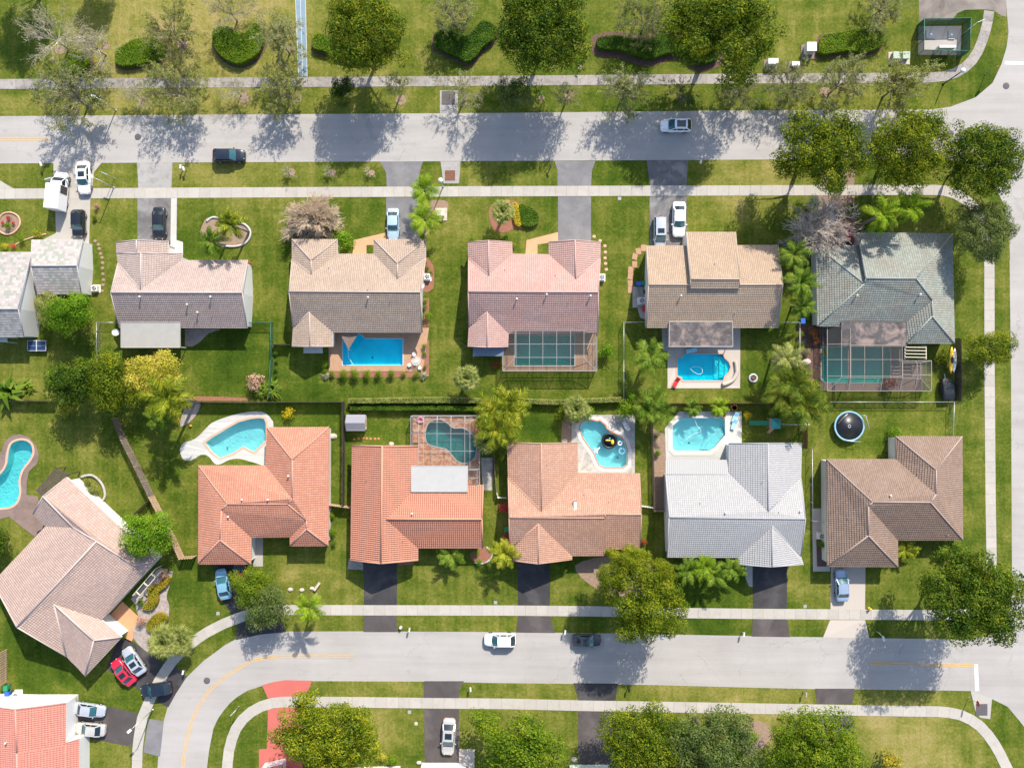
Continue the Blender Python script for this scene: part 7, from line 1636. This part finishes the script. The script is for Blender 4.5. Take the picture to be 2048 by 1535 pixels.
def table_set(px, py, label):
    p = W(px, py, .72); t = thing('patio_table', label, 'table', (p.x, p.y, .03)); mb = MB()
    for r_ in (.62, .42, .2): mb.torus((0, 0, .72), r_, .035, 26, 6)
    for k in range(14): a = k * .449; mb.bar((.05 * math.cos(a), .05 * math.sin(a), .72), (.62 * math.cos(a), .62 * math.sin(a), .72), .035, .02)
    obj('table_top', mb, M['white'], t, local=True); mb = MB(); mb.tube([(0, 0, 0), (0, 0, .72)], .05, 8); mb.lathe((0, 0, 0), [(.3, 0), (.06, .08)], 12); obj('pedestal', mb, M['white'], t, local=True)
table_set(832, 722, 'white openwork round table at the corner of the tan pool deck')
for i, (dx, dy, az, lab) in enumerate([(-.95, -.55, .5, 'white patio chair on the lower left of the round openwork table'), (.55, -.95, 1.9, 'white patio chair on the lower right of the round openwork table'), (-.3, 1.0, -1.3, 'white patio chair above the round openwork table')]):
    p = W(832, 722, .45); t = thing('patio_chair', lab, 'chair', (p.x + dx, p.y + dy, .03), az, 'white patio chairs'); mb = MB(); mb.box((0, 0, .43), (.46, .46, .04)); obj('seat', mb, M['white'], t, local=True); mb = MB(); mb.torus((-.22, 0, .62), .22, .03, 18, 5, M=Matrix.Rotation(R(80), 3, 'Y')); obj('backrest', mb, M['white'], t, local=True)
    for x in (-.2, .2):
        for y in (-.2, .2): mb = MB(); mb.box((x, y, .21), (.035, .035, .42)); obj('leg', mb, M['white'], t, local=True)
# sail shade over the deep blue pool
p = W(696, 685); t = thing('shade_sail', 'brown triangular shade sail over the corner of the deep blue pool', 'shade sail', (p.x, p.y, 0)); a, b, c = W(680, 666, 2.5), W(717, 666, 2.5), W(697, 699, 2.3); m_ = (a + b + c) / 3 - Vector((0, 0, .15)); mb = MB(); mb.add([a, b, c, m_], [(0, 1, 3), (1, 2, 3), (2, 0, 3)]); mb.add([v - Vector((0, 0, .03)) for v in (a, b, c, m_)], [(3, 1, 0), (3, 2, 1), (3, 0, 2)]); obj('cloth', mb, rough_mat('brown_cloth', (.15, .105, .085), .1, 2, 12), t); mb = MB(); mb.tube([Vector((c.x, c.y, .03)), c], .03, 6); obj('pole', mb, M['white'], t)
# floats
def floatring(px, py, r_, tube, m, label, z, group='pool floats'):
    p = W(px, py); t = thing('pool_float', label, 'pool float', (p.x, p.y, z), 0, group); mb = MB(); mb.torus((0, 0, 0), r_, tube, 26, 9); obj('ring', mb, M[m], t, local=True); return t
t = floatring(1219, 881, 1.05, .17, 'black', 'big round black float with yellow seats in the slanted pool', -.08); mb = MB(); mb.lathe((0, 0, -.06), [(.95, 0), (.95, .02)], 24); obj('floor', mb, M['glass'], t, local=True)
for x, y, s in ((-.2, .05, (.75, .16, .1)), (.45, -.2, (.42, .4, .14))): mb = MB(); mb.lathe((x, y, -.02), [(s[1], 0), (s[1] * .9, s[2])], 12, squash=(s[0] / s[1] * .6, 1)); obj('seat', mb, M['yellow_pl'], t, local=True)
floatring(1240, 886, .26, .11, 'white', 'small white ring float in the slanted pool', -.08); floatring(1244, 901.5, .40, .14, 'cyan', 'pale blue ring float in the slanted pool', -.08); floatring(841, 839, .38, .17, 'pink', 'pink ring float on the terracotta patio', .2)
p = W(1193, 900); t = thing('pool_float', 'white inflatable with fins by the pool edge of the slanted pool', 'pool float', (p.x, p.y, 0), .6, 'pool floats'); mb = MB(); mb.tube([(-.6, 0, 0), (-.3, 0, .04), (.1, 0, .05), (.5, .05, .02), (.65, .08, 0)], [.04, .15, .17, .09, .03], 9); obj('body', mb, M['lamp_white'], t, local=True)
for s in (-1, 1): mb = MB(); mb.bar((.05, s * .1, 0), (-.15, s * .42, -.02), .16, .05); obj('fin', mb, M['lamp_white'], t, local=True)
# kayaks, trailer
for x, y0, y1, m, lab in [(1901, 693, 747, 'yellow_pl', 'yellow kayak lying along the dark fence'), (1907, 696, 745, 'white', 'white kayak squeezed between yellow kayak and dark fence')]:
    a, b = W(x + 2, y0, 1.5), W(x, y1, 1.5); c = (a + b) / 2; t = thing('kayak', lab, 'kayak', (c.x, c.y, 1.5), math.atan2(b.y - a.y, b.x - a.x), 'kayaks'); l = (b - a).length / 2
    mb = MB(); mb.tube([(-l, 0, .12), (-l * .75, 0, .03), (-l * .3, 0, 0), (l * .3, 0, 0), (l * .75, 0, .03), (l, 0, .12)], [.03, .2, .33, .33, .2, .03], 12); obj('hull', mb, M[m], t, local=True); mb = MB(); mb.lathe((0, 0, .3), [(.3, 0), (.34, .05), (.26, .06)], 16, squash=(1.5, .62)); obj('cockpit', mb, M['black'] if m != 'white' else M['gray'], t, local=True)
    mb = MB(); mb.box((-l * .4, 0, -.05), (.08, .8, .08)); mb.box((l * .4, 0, -.05), (.08, .8, .08)); [mb.box((q * l * .4, -.35, -.75), (.08, .08, 1.4)) for q in (-1, 1)]; obj('cradle', mb, M['wood'], t, local=True)
p = W(1896, 778, 1.0); t = thing('covered_trailer', 'black covered trailer parked against the dark plank fence', 'trailer', (p.x, p.y, 0), R(95)); mb = MB(); loft(mb, [(-1.6, .8, 1.0), (-1.4, .97, 1.25), (-.4, 1, 1.4), (.5, 1, 1.35), (1.3, .92, 1.15), (1.6, .7, .9)], .85, .4); obj('cover', mb, paint('trailer_cover', (.012, .016, .02), .55), t, local=True)
for s in (-1, 1): mb = MB(); mb.tube([(0, s * .75, .3), (0, s * .9, .3)], .3, 14); obj('wheel', mb, M['tyre'], t, local=True)
mb = MB(); mb.bar((1.5, 0, .45), (2.3, 0, .4), .1); obj('tow_bar', mb, M['metal'], t, local=True)
# white rope edging, ring planter, ledges, small stuff
def edging(label, pts, r_, m, name='bed_edging', closed=False, cat='edging'):
    q = G(spline(pts, 5, closed)); q = [p + Vector((0, 0, r_ * .7)) for p in q]
    if closed: q.append(q[0])
    mb = MB(); mb.tube(q, r_, 6); o = obj(name, mb, m); tag(o, label, cat, 'garden bed edgings'); return o
edging('white stone edging round the curved palm bed', [(414, 443), (425, 435), (440, 437), (452, 443), (470, 446), (488, 448), (500, 460), (500, 474), (490, 487), (470, 493), (448, 492)], .16, M['deck_white'])
edging('red brick ring round the small flower bed at the left', [(-4, 448), (4, 430), (20, 425), (36, 432), (41, 448), (30, 464), (14, 469), (0, 462)], .13, M['coping_pink'], closed=True)
edging('pale stone ring at the bed of the straggly shrub', [(163, 953), (185, 950), (204, 966), (211, 988), (205, 1002), (196, 1008)], .2, M['deck_gray'])
edging('pale curb round the brick bed by the orange roof', [(973, 1093), (984, 1106), (980, 1118), (966, 1126), (948, 1124)], .12, M['deck_white'])
edging('thin brick curb in the bed of the mottled white house', [(30, 490), (50, 480), (75, 472), (93, 468)], .1, M['coping_pink'])
edging('beige curving rock ledge beside the scalloped pool', [(1470, 722), (1472, 735), (1472, 746), (1466, 758), (1456, 765), (1444, 769)], .32, M['stone'], 'rock_ledge', cat='ledge')
p = W(1506, 756); t = thing('ring_planter', 'white ring planter on the lawn right of the scalloped pool', 'planter', (p.x, p.y, 0)); mb = MB(); mb.torus((0, 0, .1), .55, .16, 20, 7); obj('rim', mb, M['deck_white'], t, local=True); mb = MB(); mb.lathe((0, 0, .02), [(.45, 0), (.42, .06)], 14); obj('soil', mb, M['mulch'], t, local=True)
p = W(382.5, 851); mb = MB(); mb.lathe((0, 0, 0), [(.02, 0), (.16, .08), (.2, .2), (.14, .34), (.02, .4)], 14); tag(obj('ball', mb, paint('orange_ball', (.7, .2, .03), .5), None, (p.x, p.y, 0)), 'orange ball on the lawn below the big yellow green palm', 'ball')
p = W(1288, 1152); 
for x, y, r_, lab in [(581, 1178, .4, 'pale boulder on the lawn of the coral house, left one'), (604, 1179, .38, 'pale boulder on the lawn of the coral house, middle one'), (624, 1176, .4, 'pale boulder on the lawn of the coral house, right one'), (667, 872, .6, 'pale rock beside the upper right corner of the coral roof'), (783, 887, .4, 'pale rock at the back edge of the orange roof'), (1129, 881, .45, 'pale rock at the end of the dark strip by the slanted pool'), (1148, 1517, .5, 'pale rock by the pale green garage front'), (1612, 724, .7, 'rounded grey boulder by the chain link'), (838, 1524, .4, 'small rock left of the white garage front'), (1735, 1517, .01, '')]:
    if r_ < .05: continue
    p = W(x, y); mb = MB(); rr = random.Random(int(x)); mb.lathe((0, 0, 0), [(r_, 0), (r_ * .95, r_ * .35), (r_ * .6, r_ * .62), (r_ * .1, r_ * .7)], 9, False, squash=(1, .75)); mb.v = [(a + rr.uniform(-.1, .1) * r_, b + rr.uniform(-.1, .1) * r_, c) for a, b, c in mb.v]; tag(obj('boulder', mb, M['stone'], None, (p.x, p.y, -.02)), lab, 'boulder', 'garden boulders')
p = W(635, 1171); t = thing('garden_bench', 'pale stone bench tilted beside the boulders of the coral house', 'bench', (p.x, p.y, 0), R(55)); mb = MB(); mb.box((0, 0, .42), (1.4, .36, .1)); obj('seat', mb, M['stone'], t, local=True)
for s in (-1, 1): mb = MB(); mb.box((s * .5, 0, .19), (.14, .3, .38)); obj('leg', mb, M['stone'], t, local=True)
# pool cleaner hoses and steps in the water
for k, pts, lab in [('E', [(1380, 735), (1386, 742), (1398, 748), (1405, 744), (1403, 736), (1393, 733), (1383, 734)], 'white cleaner hose looping in the scalloped pool'), ('K', [(1390, 838), (1394, 850), (1402, 862), (1386, 868), (1371, 880)], 'white cleaner hose floating in the clipped corner pool'), ('C', [(696, 700), (697, 715), (702, 722), (706, 729)], 'white cleaner hose at the left end of the deep blue pool')]:
    q = [p + Vector((0, 0, -.07)) for p in G(spline(pts, 5, False))]; mb = MB(); mb.tube(q, .022, 5); tag(obj('cleaner_hose', mb, M['lamp_white']), lab, 'hose', 'pool cleaner hoses')
for k, pts, lab in [('E', [(1722, 1290), (1760, 1330), (1762, 1380), (1720, 1425)], '')]:
    pool_o = [o for o in COL.objects if o.get('category') == 'swimming pool' and 'scalloped' in o['label']][0]
    for i in range(4):
        mb = MB(); x0 = 1430 + i * 9; a = W(x0, 712); b = W(1470, 757); 
        mb.box(((a.x + b.x) / 2, (a.y + b.y) / 2, -.9 + i * .2), (b.x - a.x - i * .2, abs(a.y - b.y) * (1 - i * .12), .18)); obj('step', mb, M['basin_light'], pool_o)
for key, x0, x1, y, sg in [('coral hip', 428, 498, 1127.4, 1), ('orange barrel', 731, 793, 1119.6, 1), ('salmon roofed', 1038, 1098, 1119, 1), ('white tiled', 1509, 1571, 1128.5, 1), ('brown hip', 1665, 1729, 1132.5, 1), ('blush roofed', 278, 333, 483.5, -1), ('tan roofed', 776, 838, 478.5, -1), ('pink striped tile', 1120, 1182, 484, -1), ('sand roofed', 1302, 1368, 491.5, -1)]:
    hh = [o for o in COL.objects if o.get('category') == 'house' and o['label'].startswith(key)][0]
    a, b = W(x0, y, 2.9), W(x1, y, 2.9); yy = a.y + sg * .35; mb = MB()
    for k in range(4): mb.box(((a.x + b.x) / 2, yy - sg * .015, .3 + .52 * k), (b.x - a.x, .1, .5))
    obj('garage_door', mb, M['offwhite'], hh)
pk = [o for o in COL.objects if o.get('category') == 'swimming pool' and 'clipped corners' in o['label']][0]
for i in (2, 1, 0):
    d = 5 * (i + 1); mb = MB(); mb.prism([tuple(W(x, y).xy) for x, y in ((1449, 869), (1428.4, 893.4), (1418.5, 900), (1418.5 - d, 900 - d * .1), (1428 - d, 893 - d), (1449 - d * .1, 869 - d))], -1.19, -.3 - .27 * i); obj('step', mb, M['basin_light'], pk)
for key, (x, y) in dict(deep=(745, 715), scall=(1395, 748), clipped=(1378, 885), freeform=(455, 895), red=(1235, 915)).items():
    pl = [o for o in COL.objects if o.get('category') == 'swimming pool' and key in o['label']]
    if pl: p = W(x, y, -1.2); mb = MB(); mb.lathe((p.x, p.y, min(v[2] for v in [w_ for w_ in ((0, 0, -1.2),)]) + .03), [(.16, 0), (.16, .02)], 12); obj('drain', mb, M['gray'], pl[0])
for o in bpy.data.objects:
    if '_loc' in o: del o['_loc']
